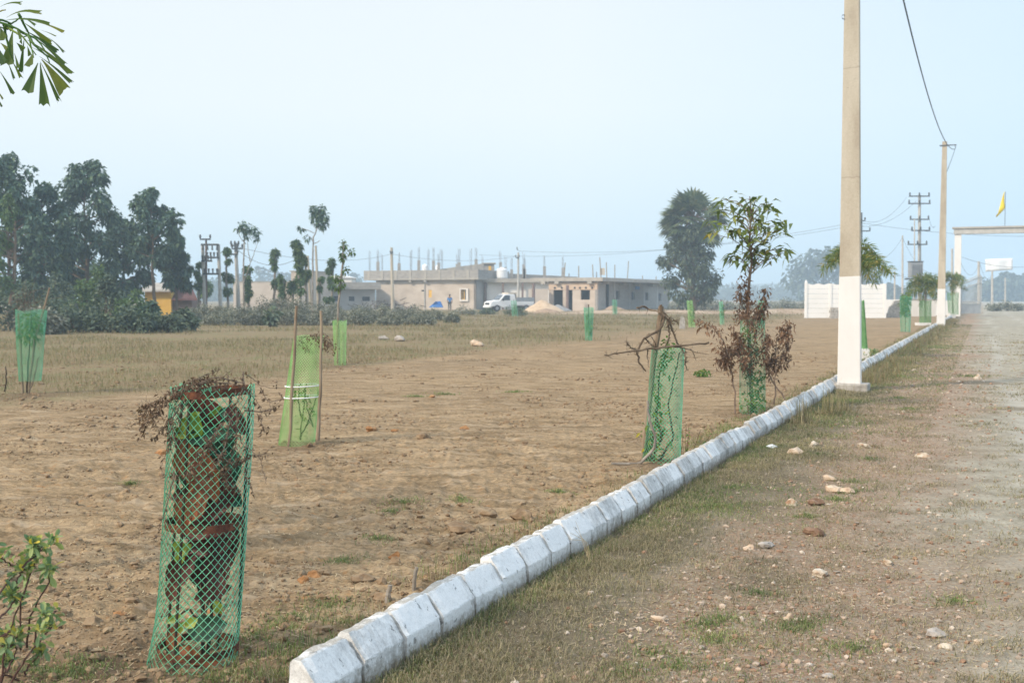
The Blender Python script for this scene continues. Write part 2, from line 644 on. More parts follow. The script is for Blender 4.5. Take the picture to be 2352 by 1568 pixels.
M = {}
M['soil'] = ground_material()
M['road'] = road_material()
M['kerb'] = kerb_material()
M['clod'] = plain('soil_clod', [(.3, (.15, .095, .052)), (.5, (.24, .165, .098)), (.7, (.33, .25, .158))], 14, bmp=.5)
M['clodred'] = plain('red_clod', [(.3, (.19, .085, .03)), (.5, (.32, .165, .07)), (.7, (.42, .26, .14))], 16, bmp=.5)
def pebble_mat():
    m, nt, bs = new_mat('pebble')
    g = nt.nodes.new('ShaderNodeNewGeometry')
    c = ramp(nt, [(0, (.20, .12, .08)), (.3, (.34, .215, .14)), (.55, (.30, .26, .215)), (.85, (.44, .33, .245)), (1, (.54, .47, .39))], g.outputs['Random Per Island'])
    c = mix(nt, .5, c, ramp(nt, [(.3, (.6, .58, .56)), (.7, (1.2, 1.2, 1.2))], noise(nt, 40, pos(nt), 4)), 'MULTIPLY')
    nt.links.new(c, bs.inputs['Base Color'])
    bs.inputs['Roughness'].default_value = .95
    bs.inputs['Specular IOR Level'].default_value = .1
    return m
M['pebble'] = pebble_mat()
M['stone_white'] = plain('pale_quartz', [(.36, (.33, .20, .12)), (.48, (.46, .39, .30)), (.7, (.58, .53, .45))], 16, bmp=.5)
M['stone_grey'] = plain('grey_stone', [(.3, (.24, .21, .18)), (.5, (.37, .33, .29)), (.7, (.50, .43, .36))], 18, bmp=.5)
M['stone_tan'] = plain('tan_stone', [(.3, (.36, .24, .16)), (.5, (.50, .38, .27)), (.7, (.60, .50, .39))], 18, bmp=.5)
M['stone_dark'] = plain('dark_stone', [(.3, (.11, .065, .04)), (.5, (.20, .12, .075)), (.7, (.28, .19, .13))], 18, bmp=.5)
M['dryblade'] = leafmat('dry_blade', [(0, (.10, .082, .045)), (.25, (.20, .18, .09)), (.5, (.28, .23, .145)), (.75, (.42, .35, .235)), (1, (.18, .19, .075))], .25)
M['greenblade'] = leafmat('green_blade', [(0, (.08, .115, .04)), (.5, (.14, .20, .06)), (.8, (.21, .255, .09)), (1, (.32, .29, .14))], .3)
M['fieldblade'] = leafmat('field_blade', [(0, (.17, .13, .075)), (.45, (.27, .21, .125)), (.75, (.21, .195, .10)), (1, (.15, .18, .075))], .25)
M['straw'] = leafmat('straw', [(0, (.34, .25, .13)), (.6, (.50, .40, .24)), (1, (.26, .19, .11))], 0)
M['netteal'] = plain('teal_plastic', [(.3, (.10, .43, .23)), (.7, (.18, .55, .34))], 9, rough=.45, spec=.4, bmp=0)
M['netlime'] = plain('lime_plastic', [(.3, (.27, .56, .16)), (.7, (.38, .66, .25))], 9, rough=.45, spec=.4, bmp=0)
M['netwrap'] = plain('green_wrap_plastic', [(.3, (.10, .30, .09)), (.7, (.18, .40, .15))], 9, rough=.5, spec=.3, bmp=0)
M['rust'] = plain('rusty_iron', [(.3, (.05, .024, .018)), (.5, (.12, .048, .028)), (.7, (.20, .08, .038))], 30, rough=.9, bmp=.4, bd=.003)
M['rod'] = plain('dark_rod', [(.3, (.035, .025, .018)), (.7, (.085, .06, .04))], 30, bmp=.3)
M['bamboo'] = plain('weathered_stick', [(.3, (.15, .105, .07)), (.5, (.25, .19, .13)), (.7, (.34, .27, .19))], 12, (1, 1, .25), bmp=.4, bd=.004)
M['bark'] = plain('bark', [(.3, (.075, .055, .038)), (.5, (.135, .10, .07)), (.7, (.22, .17, .12))], 9, (1, 1, .35), bmp=.6, bd=.01)
M['greybark'] = plain('grey_bark', [(.3, (.13, .11, .09)), (.5, (.24, .21, .175)), (.7, (.36, .32, .28))], 9, (1, 1, .35), bmp=.5, bd=.01)
M['twig'] = plain('dry_twig', [(.3, (.085, .06, .045)), (.7, (.20, .15, .115))], 20, bmp=0)
M['deadleaf'] = leafmat('dead_leaf', [(0, (.085, .05, .03)), (.5, (.15, .095, .06)), (1, (.235, .16, .10))], .1)
M['russet'] = leafmat('russet_leaf', [(0, (.10, .055, .035)), (.5, (.165, .095, .06)), (1, (.25, .15, .085))], .15)
M['mango'] = leafmat('glossy_leaf', [(0, (.06, .10, .026)), (.5, (.115, .16, .03)), (.85, (.21, .24, .04)), (1, (.32, .27, .05))], .35, .4, .5)
M['vine'] = leafmat('vine_leaf', [(0, (.05, .13, .025)), (.6, (.11, .22, .04)), (.9, (.22, .28, .05)), (1, (.38, .30, .04))], .35)
M['shrubleaf'] = leafmat('shrub_leaf', [(0, (.11, .19, .10)), (.5, (.20, .29, .15)), (.85, (.32, .38, .15)), (1, (.62, .50, .08))], .35, .6, .3)
M['teak'] = leafmat('broad_leaf', [(0, (.04, .085, .07)), (.6, (.08, .14, .105)), (1, (.14, .205, .11))], .15, .6)
M['teak2'] = leafmat('broad_leaf_light', [(0, (.05, .10, .045)), (.6, (.09, .155, .06)), (1, (.15, .21, .07))], .2, .6)
M['under'] = leafmat('undergrowth_leaf', [(0, (.05, .08, .06)), (.6, (.10, .14, .10)), (1, (.18, .22, .14))], .15, .7)
M['greyshrub'] = leafmat('grey_leaf', [(0, (.10, .11, .08)), (.6, (.19, .205, .155)), (1, (.38, .38, .33))], .1, .8)
M['ficus'] = leafmat('fig_leaf', [(0, (.04, .065, .045)), (.6, (.08, .11, .07)), (1, (.13, .165, .10))], .1, .6)
M['fan'] = leafmat('fan_frond', [(0, (.06, .095, .05)), (.6, (.11, .15, .075)), (1, (.20, .21, .12))], .15, .6)
M['feather'] = leafmat('feather_frond', [(0, (.07, .13, .04)), (.5, (.14, .20, .05)), (.8, (.26, .27, .07)), (1, (.40, .30, .08))], .4, .5)
M['fishtail'] = leafmat('fishtail_leaflet', [(0, (.045, .09, .03)), (.5, (.09, .14, .03)), (1, (.22, .22, .04))], .5, .45, .4)
M['far'] = leafmat('far_leaf', [(0, (.04, .06, .045)), (1, (.08, .105, .07))], 0, .8)
M['concrete'] = plain('pole_concrete', [(.3, (.37, .31, .24)), (.5, (.47, .41, .32)), (.7, (.53, .47, .38))], 3.0, (1, 1, .3), bmp=.25, bd=.006)
def pole_concrete():
    m, nt, bs = new_mat('pole_concrete')
    v = pos(nt)
    c = ramp(nt, [(.3, (.35, .295, .225)), (.5, (.44, .385, .30)), (.7, (.50, .445, .36))], noise(nt, 2.6, pos(nt, (1, 1, .3)), 5))
    c = mix(nt, .5, c, ramp(nt, [(.3, (.8, .79, .77)), (.7, (1.12, 1.12, 1.12))], noise(nt, 34, v, 5, .7)), 'MULTIPLY')
    c = mix(nt, ramp(nt, [(.62, (0, 0, 0)), (.72, (.7, .7, .7))], noise(nt, 5.5, v, 6, .75)), c, (.25, .21, .165))
    pits = ramp(nt, [(.70, (0, 0, 0)), (.74, (.8, .8, .8))], noise(nt, 45, v, 3))
    c = mix(nt, pits, c, (.17, .145, .115))
    sp = nt.nodes.new('ShaderNodeSeparateXYZ')
    nt.links.new(v, sp.inputs[0])
    zz = math_(nt, 'ADD', sp.outputs[2], math_(nt, 'MULTIPLY', noise(nt, 7, v, 3), .10))
    fr = math_(nt, 'FRACT', math_(nt, 'MULTIPLY', zz, .62))
    line = ramp(nt, [(.0, (.6, .6, .6)), (.018, (0, 0, 0))], fr)
    c = mix(nt, line, c, (.24, .205, .16))
    nt.links.new(c, bs.inputs['Base Color'])
    bs.inputs['Roughness'].default_value = .95
    bs.inputs['Specular IOR Level'].default_value = .1
    bump(nt, bs, noise(nt, 22, v, 5, .7), .35, .008)
    return m
M['concrete'] = pole_concrete()
M['plinth'] = plain('plinth_concrete', [(.3, (.24, .22, .19)), (.5, (.38, .35, .31)), (.7, (.50, .47, .42))], 9, bmp=.5)
M['whitepaint'] = plain('white_paint', [(.25, (.55, .47, .38)), (.36, (.665, .645, .615)), (.7, (.71, .695, .67))], 4.0, (1, 1, .5), bmp=.2, bd=.004)
M['iron'] = plain('dark_iron', [(.3, (.07, .08, .085)), (.7, (.14, .15, .16))], 20, rough=.6, bmp=0, metal=.3)
M['wire'] = plain('cable', [(.3, (.05, .07, .075)), (.7, (.09, .11, .12))], 20, rough=.6, bmp=0)
M['greypole'] = plain('grey_pole', [(.3, (.36, .35, .32)), (.7, (.50, .48, .44))], 3, bmp=0)
M['brownpole'] = plain('brown_pole', [(.3, (.14, .10, .09)), (.7, (.24, .17, .15))], 3, bmp=0)
M['plaster'] = plain('cement_plaster', [(.3, (.40, .335, .275)), (.5, (.50, .43, .36)), (.7, (.57, .50, .43))], .55, (1, 1, 1.4), bmp=.2)
M['greyplaster'] = plain('grey_plaster', [(.3, (.30, .28, .26)), (.5, (.37, .355, .335)), (.7, (.44, .42, .39))], .6, bmp=.2)
M['block'] = plain('grey_blockwork', [(.3, (.235, .215, .195)), (.5, (.31, .29, .265)), (.7, (.38, .355, .32))], 2.0, (1, 1, 3), bmp=.4)
M['slab'] = plain('roof_slab', [(.3, (.31, .285, .25)), (.7, (.43, .40, .35))], 1.5, bmp=.3)
M['buff'] = plain('buff_render', [(.3, (.45, .31, .21)), (.5, (.53, .40, .29)), (.7, (.58, .47, .36))], .9, bmp=.2)
M['palewall'] = plain('pale_wall', [(.3, (.62, .58, .53)), (.7, (.71, .675, .625))], .6, bmp=.1)
M['dark'] = plain('interior_shade', [(.3, (.02, .022, .028)), (.7, (.045, .048, .055))], 1, bmp=0)  # near-black colour stands in for the shade inside rooms and openings
M['yellow'] = plain('yellow_paint', [(.3, (.62, .36, .06)), (.7, (.74, .46, .10))], 2, bmp=.1)
M['steelbar'] = plain('rebar', [(.3, (.16, .155, .165)), (.7, (.27, .26, .27))], 4, bmp=0)
M['tile'] = plain('red_tile', [(.3, (.075, .035, .032)), (.7, (.14, .07, .06))], 2, bmp=.3)
M['blue'] = plain('blue_sheet', [(.3, (.03, .12, .34)), (.7, (.06, .20, .48))], 3, bmp=.2)
M['precast'] = plain('precast_white', [(.24, (.60, .56, .50)), (.36, (.78, .765, .73)), (.7, (.84, .825, .80))], .8, bmp=.15)
M['tank'] = plain('tank_plastic', [(.3, (.74, .75, .76)), (.7, (.82, .83, .83))], 1, rough=.5, bmp=0)
M['sand'] = plain('sand', [(.3, (.43, .31, .20)), (.7, (.58, .45, .32))], 3, bmp=.3)
M['aggregate'] = plain('grey_aggregate', [(.3, (.20, .205, .21)), (.7, (.30, .30, .30))], 6, bmp=.4)
M['earth'] = plain('brown_earth', [(.3, (.24, .165, .11)), (.7, (.38, .28, .20))], 3, bmp=.4)
M['carpaint'] = plain('white_bodywork', [(.3, (.72, .73, .74)), (.7, (.80, .81, .81))], 1, rough=.3, spec=.5, bmp=0)
M['glass'] = plain('dark_glass', [(.3, (.04, .055, .07)), (.7, (.08, .10, .12))], 1, rough=.1, spec=.6, bmp=0)
M['rubber'] = plain('rubber', [(.3, (.02, .02, .02)), (.7, (.04, .04, .04))], 5, bmp=0)
M['bedgrey'] = plain('grey_bed', [(.3, (.22, .24, .26)), (.7, (.31, .33, .35))], 2, bmp=.1)
M['beige'] = plain('beige_board', [(.3, (.48, .42, .34)), (.7, (.58, .52, .43))], 2, bmp=.1)
M['flag'] = plain('yellow_cloth', [(.3, (.72, .52, .02)), (.7, (.85, .66, .04))], 3, rough=.8, bmp=0)
M['banner'] = plain('banner_cloth', [(.3, (.74, .76, .77)), (.7, (.82, .83, .83))], 3, rough=.8, bmp=0)
M['gatepaint'] = plain('grey_gate_paint', [(.3, (.38, .39, .39)), (.7, (.50, .51, .50))], 3, rough=.5, bmp=0)
M['tie'] = plain('white_tie', [(.3, (.72, .74, .74)), (.7, (.80, .82, .82))], 3, rough=.5, bmp=0)
M['skin'] = plain('skin', [(.3, (.16, .085, .055)), (.7, (.22, .125, .08))], 8, rough=.6, bmp=0)
M['hair'] = plain('black_hair', [(.3, (.012, .01, .01)), (.7, (.03, .025, .02))], 30, bmp=0)
M['shirt'] = plain('blue_shirt', [(.3, (.03, .16, .42)), (.7, (.05, .24, .55))], 8, bmp=0)
M['trousers'] = plain('dark_trousers', [(.3, (.03, .033, .04)), (.7, (.06, .062, .07))], 8, bmp=0)
M['hill'] = plain('wooded_hill', [(.3, (.05, .07, .05)), (.7, (.09, .11, .08))], .03, bmp=0)

# ---------------------------------------------------------------- ground and road
def make_ground():
    rows = [0.7]
    while rows[-1] < 60:
        rows.append(rows[-1] * 1.0082)
    while rows[-1] < 170:
        rows.append(rows[-1] * 1.013)
    while rows[-1] < 5000:
        rows.append(rows[-1] * 1.05)
    Yr = np.array(rows)
    tn = np.linspace(-1, 1, 900)
    tn = .62 * tn + .9 * tn ** 3
    X = Yr[:, None] * tn[None, :]
    Y = np.repeat(Yr[:, None], len(tn), 1)
    Z = gh(X, Y)
    nr, nc = X.shape
    V = np.stack([X, Y, Z], -1).reshape(-1, 3)
    i = np.arange(nr - 1)[:, None] * nc + np.arange(nc - 1)[None, :]
    q = np.stack([i, i + 1, i + nc + 1, i + nc], -1).reshape(-1, 4)
    c = V[q].mean(1)
    s = sdist(c[:, 0], c[:, 1])
    right = (s > -.06) & (s < 30)
    sv = sdist(V[:, 0], V[:, 1])
    x, y = V[:, 0], V[:, 1]

    def sub(mask):
        f = q[mask]
        u, inv = np.unique(f, return_inverse=True)
        return u, inv.reshape(-1, 4)

    u, f = sub(~right)
    bx, by = x[u], y[u]
    dark = np.exp(-(((bx + 1.55) / .55) ** 2 + ((by - 4.15) / .42) ** 2)) + .8 * np.exp(-(((bx + .75) / .3) ** 2 + ((by - 3.9) / .35) ** 2))
    for gx, gy, r0 in ((680, 1024, .45), (1515, 1070, .4), (1728, 952, .45), (782, 842, .5), (70, 906, .6)):
        gp = G(gx, gy)
        dark = dark + .6 * np.exp(-(((bx - gp.x) / r0) ** 2 + ((by - gp.y) / r0) ** 2))
    dark = np.clip(dark * (.5 + fbm(bx * 4, by * 4, 21)) * 1.2 - .1, 0, 1)
    bank = sst(0, 5, bx + (fbm(bx * .2, by * .2, 22) - .5) * 6) * sst(93, 100, by) * (1 - sst(126, 150, by))
    ground = MB().add(V[u], f).build('ground', M['soil'], smooth=True, attrs={'dry': dry_mask(bx, by), 'dark': dark, 'bank': bank})
    tag(ground, kind='structure')
    u, f = sub(right)
    bx, by, bs = x[u], y[u], sv[u]
    n1 = fbm(bx * 1.3, by * 1.3, 31) - .5
    n2 = fbm(bx * .5, by * .5, 32) - .5
    turf = 1 - sst(.35, 1.05, bs + n1 * .9)
    turf = np.maximum(turf, sst(.66, .78, fbm(bx * .9, by * .9, 33)) * (1 - sst(2.5, 4, bs)) * .7)
    gravel = sst(.4, .8, bs + n1 * .5) * (1 - sst(1.25, 2.3, bs + n2 * 1.2 + n1 * .4))
    rut = np.zeros(len(bs))
    for c0, wd in ((2.5, .16), (4.15, .2), (5.6, .3)):
        ctr = c0 + 1.1 * (vn(by * .07, by * 0 + c0, 35) - .5) + .35 * (vn(by * .3, by * 0 + c0, 36) - .5)
        rut = np.maximum(rut, np.exp(-((bs - ctr) / wd) ** 2))
    rut = rut * sst(.3, .6, fbm(bx * .6, by * .35, 37))
    road = MB().add(V[u], f).build('road', M['road'], smooth=True, attrs={'turf': turf, 'gravel': gravel, 'rut': rut})
    tag(road, kind='structure')


make_ground()


def scatter(n, ymin, ymax, xr=(-1176, 1176), power=1.0, rng=RNG):
    """Points over the visible wedge of ground, thinning with distance."""
    t = rng.random(n)
    Y = ymin * (ymax / ymin) ** (t ** power)
    X = (xr[0] + (xr[1] - xr[0]) * rng.random(n)) / F * Y * 1.08
    return X, Y


def pts3(X, Y, dz=0.0):
    return np.stack([X, Y, gh(X, Y) + dz], 1)


def ground_cover():
    rng = np.random.default_rng(3)
    # verge: short dry turf at the foot of the kerb on the road side
    Bd, Bg = MB(), MB()
    n = 340000
    Y = 3.0 * (60 / 3.0) ** rng.random(n)
    s = rng.random(n) ** 1.3 * 1.5 + .01
    X = KX0 + KS_ * (Y - s * NR.y) + s * NR.x
    X, Y = kpv(Y, s)
    d = fbm(X * 1.6, Y * 1.6, 41) - .5
    keep = rng.random(n) < np.clip(1.15 - sst(.2, .98, s + d * 1.1), .02, 1) * (.25 + 1.0 * sst(.3, .62, fbm(X * 4, Y * 4, 42))) * .8
    X, Y, s = X[keep], Y[keep], s[keep]
    grn = (fbm(X * 1.1, Y * 1.1, 43) + (rng.random(len(X)) - .5) * .3) > .585
    far = np.clip(Y / 7, 1, 3.0)
    Pd = pts3(X, Y, -.004)
    blades(Bd, Pd[~grn], (.028 + .055 * rng.random((~grn).sum())) * far[~grn] ** .4, .0021 * far[~grn], .99 - .45 * rng.random((~grn).sum()) ** 2, rng)
    blades(Bg, Pd[grn], (.02 + .042 * rng.random(grn.sum())) * far[grn] ** .4, .0026 * far[grn], .95 - .55 * rng.random(grn.sum()) ** 1.5, rng)
    # longer growth left standing against the foot of the kerb
    n = 26000
    Y = 3.0 * (60 / 3.0) ** rng.random(n)
    s = np.abs(rng.normal(0, .07, n)) + .008
    X, Y = kpv(Y, s)
    keep = rng.random(n) < sst(.36, .62, fbm(X * 2.0, Y * 2.0, 51))
    X, Y = X[keep], Y[keep]
    g2 = rng.random(len(X)) < .4
    far = np.clip(Y / 7, 1, 3.0)
    Pk = pts3(X, Y, -.004)
    blades(Bd, Pk[~g2], (.03 + .08 * rng.random((~g2).sum())) * far[~g2] ** .3, .0022 * far[~g2], .3 + .6 * rng.random((~g2).sum()), rng)
    blades(Bg, Pk[g2], (.03 + .06 * rng.random(g2.sum())) * far[g2] ** .3, .0028 * far[g2], .3 + .6 * rng.random(g2.sum()), rng)
    # rough strip on the field side of the kerb
    n = 90000
    Y = 3.0 * (60 / 3.0) ** rng.random(n)
    s = -.14 - rng.random(n) ** 1.5 * .9
    X, Y = kpv(Y, s)
    keep = rng.random(n) < np.clip(1.0 - sst(.2, .75, -s), .0, 1) * sst(.30, .62, fbm(X * 2.2, Y * 2.2, 44)) * .8
    X, Y = X[keep], Y[keep]
    grn = (fbm(X * 1.5, Y * 1.5, 45) + (rng.random(len(X)) - .5) * .3) > .56
    far = np.clip(Y / 7, 1, 3.0)
    Pd = pts3(X, Y, -.004)
    blades(Bd, Pd[~grn], (.04 + .09 * rng.random((~grn).sum())) * far[~grn] ** .3, .0024 * far[~grn], .25 + .65 * rng.random((~grn).sum()), rng)
    blades(Bg, Pd[grn], (.04 + .06 * rng.random(grn.sum())) * far[grn] ** .3, .003 * far[grn], .2 + .6 * rng.random(grn.sum()), rng)
    # green tufts and dry tussocks scattered over track, verge and plot
    tufts = [(1950, 1130, 1), (1960, 1105, 1), (1920, 1150, .8), (1820, 1445, 1.1), (1850, 1430, 1), (1620, 1440, 1), (1660, 1425, .9), (2190, 1380, 1), (1955, 1490, 1.1),
             (1560, 1530, 1), (2085, 940, .8), (2060, 915, .7), (1880, 1045, .9), (1680, 1120, .8), (1700, 1060, .8), (1590, 1175, .8), (1640, 1165, .8), (2230, 865, .9),
             (2160, 800, 1.2), (2185, 795, 1), (1745, 1365, .9), (1650, 1470, 1), (1500, 1500, .9), (1440, 1545, 1), (1850, 1190, .7), (1995, 1055, .7), (2030, 870, .8),
             (930, 1160, .9), (900, 1175, .8), (1060, 1150, .8), (870, 1240, .8), (790, 1285, 1), (750, 1390, 1.2), (690, 1420, 1.2), (640, 1440, 1), (810, 1430, 1),
             (110, 1555, 1.2), (150, 1565, 1.3), (190, 1560, 1.2), (500, 1575, 1.0), (585, 1480, .8), (960, 910, .6), (1180, 900, .6), (1020, 905, .6), (300, 1110, .6), (1280, 1130, .8)]
    T = []
    for x, y, k in tufts:
        p = G(x, y)
        m = int(220 * k)
        a = rng.normal(0, .06 * k * max(1, p.y / 8), (m, 2)) * np.array([1.7, 1.3]) * rng.random((m, 1)) ** .5
        T.append(np.stack([p.x + a[:, 0], p.y + a[:, 1]], 1))
    T = np.concatenate(T)
    f_ = np.clip(T[:, 1] / 7, 1, 4)
    blades(Bg, pts3(T[:, 0], T[:, 1], -.004), (.02 + .045 * rng.random(len(T))) * f_ ** .3, .003 * f_, .5 + .48 * rng.random(len(T)), rng)
    X, Y = scatter(1300, 4, 45, (200, 1300), 1, rng)
    keep = (sdist(X, Y) > .9) & (sdist(X, Y) < 8)
    X, Y = X[keep], Y[keep]
    T = []
    for x, y in zip(X, Y):
        m = rng.integers(15, 60)
        a = rng.normal(0, .04 * max(1, y / 9), (m, 2))
        T.append(np.stack([x + a[:, 0] * 1.6, y + a[:, 1]], 1))
    T = np.concatenate(T)
    f_ = np.clip(T[:, 1] / 7, 1, 4)
    blades(Bd, pts3(T[:, 0], T[:, 1], -.004), (.02 + .045 * rng.random(len(T))) * f_ ** .3, .0026 * f_, .6 + .39 * rng.random(len(T)), rng)
    tag(Bd.build('dry_grass', M['dryblade']), 'short dry straw coloured grass along both sides of the white kerb', 'dry grass', kind='stuff')
    tag(Bg.build('green_grass', M['greenblade']), 'low green grass tufts growing along the kerb and on the track', 'green grass', kind='stuff')
    # tall dry grass over the far half of the field
    Bf = MB()
    X, Y = scatter(230000, 11, 118, (-1300, 900), .62, rng)
    keep = rng.random(len(X)) < dry_mask(X, Y) * sst(.38, .66, fbm(X * .45, Y * .45, 46)) * (sdist(X, Y) < -.5)
    X, Y = X[keep], Y[keep]
    f_ = np.clip(Y / 14, 1, 5)
    blades(Bf, pts3(X, Y, -.01), (.05 + .13 * rng.random(len(X))) * f_ ** .35, .004 * f_, .15 + .65 * rng.random(len(X)), rng)
    # a few long thin weeds along the kerb line far down the road
    Y = 14 * (70 / 14) ** rng.random(9000)
    s = rng.normal(.25, .22, 9000)
    X, Y = kpv(Y, s)
    k2 = (np.abs(s) > .02) & (fbm(X * .8, Y * .8, 47) > .45)
    X, Y = X[k2], Y[k2]
    blades(Bf, pts3(X, Y, -.01), .1 + .22 * rng.random(len(X)), .006 * np.clip(Y / 14, 1, 3), .1 + .4 * rng.random(len(X)), rng)
    tag(Bf.build('field_grass', M['fieldblade']), 'thin dry grass and weeds covering the unploughed far half of the field', 'field grass', kind='stuff')
    # straw litter
    Bs = MB()
    X, Y = scatter(26000, 3.2, 26, (-1200, 1200), 1, rng)
    keep = rng.random(len(X)) < .25 + fbm(X * 1.2, Y * 1.2, 48)
    X, Y = X[keep], Y[keep]
    n = len(X)
    f_ = np.clip(Y / 9, 1, 2.5)
    a = rng.random(n) * 6.28
    L = (.012 + .035 * rng.random(n)) * f_ ** .5
    W = .0016 * f_
    H = np.stack([np.cos(a), np.sin(a), (rng.random(n) - .3) * .3], 1) * L[:, None]
    S = np.stack([-np.sin(a), np.cos(a), 0 * a], 1) * W[:, None]
    P = pts3(X, Y, .006)
    Vv = np.stack([P - S, P + S, P + H + S, P + H - S], 1)
    Bs.add(Vv.reshape(-1, 3), np.array([[0, 1, 2, 3]]) + np.arange(n)[:, None] * 4)
    tag(Bs.build('straw_litter', M['straw']), 'loose bits of pale straw scattered over soil and gravel', 'straw', kind='stuff')
    # clods on the plot
    Bc = MB()
    X, Y = scatter(70000, 3.2, 30, (-1200, 900), .9, rng)
    ring = sum(1.5 * np.exp(-(((X - G(a, b).x) / .5) ** 2 + ((Y - G(a, b).y) / .6) ** 2)) for a, b in ((690, 1024), (1515, 1070), (782, 842)))
    dens = ring + sst(.42, .72, fbm(X * 1.3, Y * 1.3, 49)) + 1.4 * np.exp(-(((X + 1.4) / .9) ** 2 + ((Y - 4.3) / .6) ** 2)) + .8 * np.exp(-((sdist(X, Y) + .5) / .3) ** 2)
    keep = (rng.random(len(X)) < dens) & (sdist(X, Y) < -.16)
    X, Y = X[keep], Y[keep]
    sz = np.minimum(.0035 + .0042 * rng.pareto(2.3, len(X)), .024) * np.clip(Y / 9, 1, 1.8)
    rocks(Bc, pts3(X, Y, 0) + np.array([0, 0, 1]) * (sz * .15)[:, None], sz, rng, 1, .7, .35)
    tag(Bc.build('soil_clods', M['clod']), 'crumbs and small clods of brown soil strewn over the ploughed plot', 'soil clods', kind='stuff')
    # pebbles on verge and track
    Bp = MB()
    X, Y = scatter(80000, 3.0, 40, (-500, 1250), .85, rng)
    s = sdist(X, Y)
    dens = (.25 + .9 * sst(.35, .8, s) * (1 - sst(1.4, 2.6, s))) * (.3 + fbm(X * 2, Y * 2, 50))
    keep = (rng.random(len(X)) < dens) & (s > .05)
    X, Y = X[keep], Y[keep]
    sz = np.minimum(.0026 + .0028 * rng.pareto(2.2, len(X)), .015) * np.clip(Y / 9, 1, 2)
    rocks(Bp, pts3(X, Y, 0) + np.array([0, 0, 1]) * (sz * .2)[:, None], sz, rng, 1, .7, .3)
    tag(Bp.build('gravel', M['pebble']), 'reddish and grey pebbles strewn between the kerb and the track', 'gravel', kind='stuff')


def kpv(Y, s):
    return KX0 + KS_ * Y + s * NR.x, Y + s * NR.y


ground_cover()


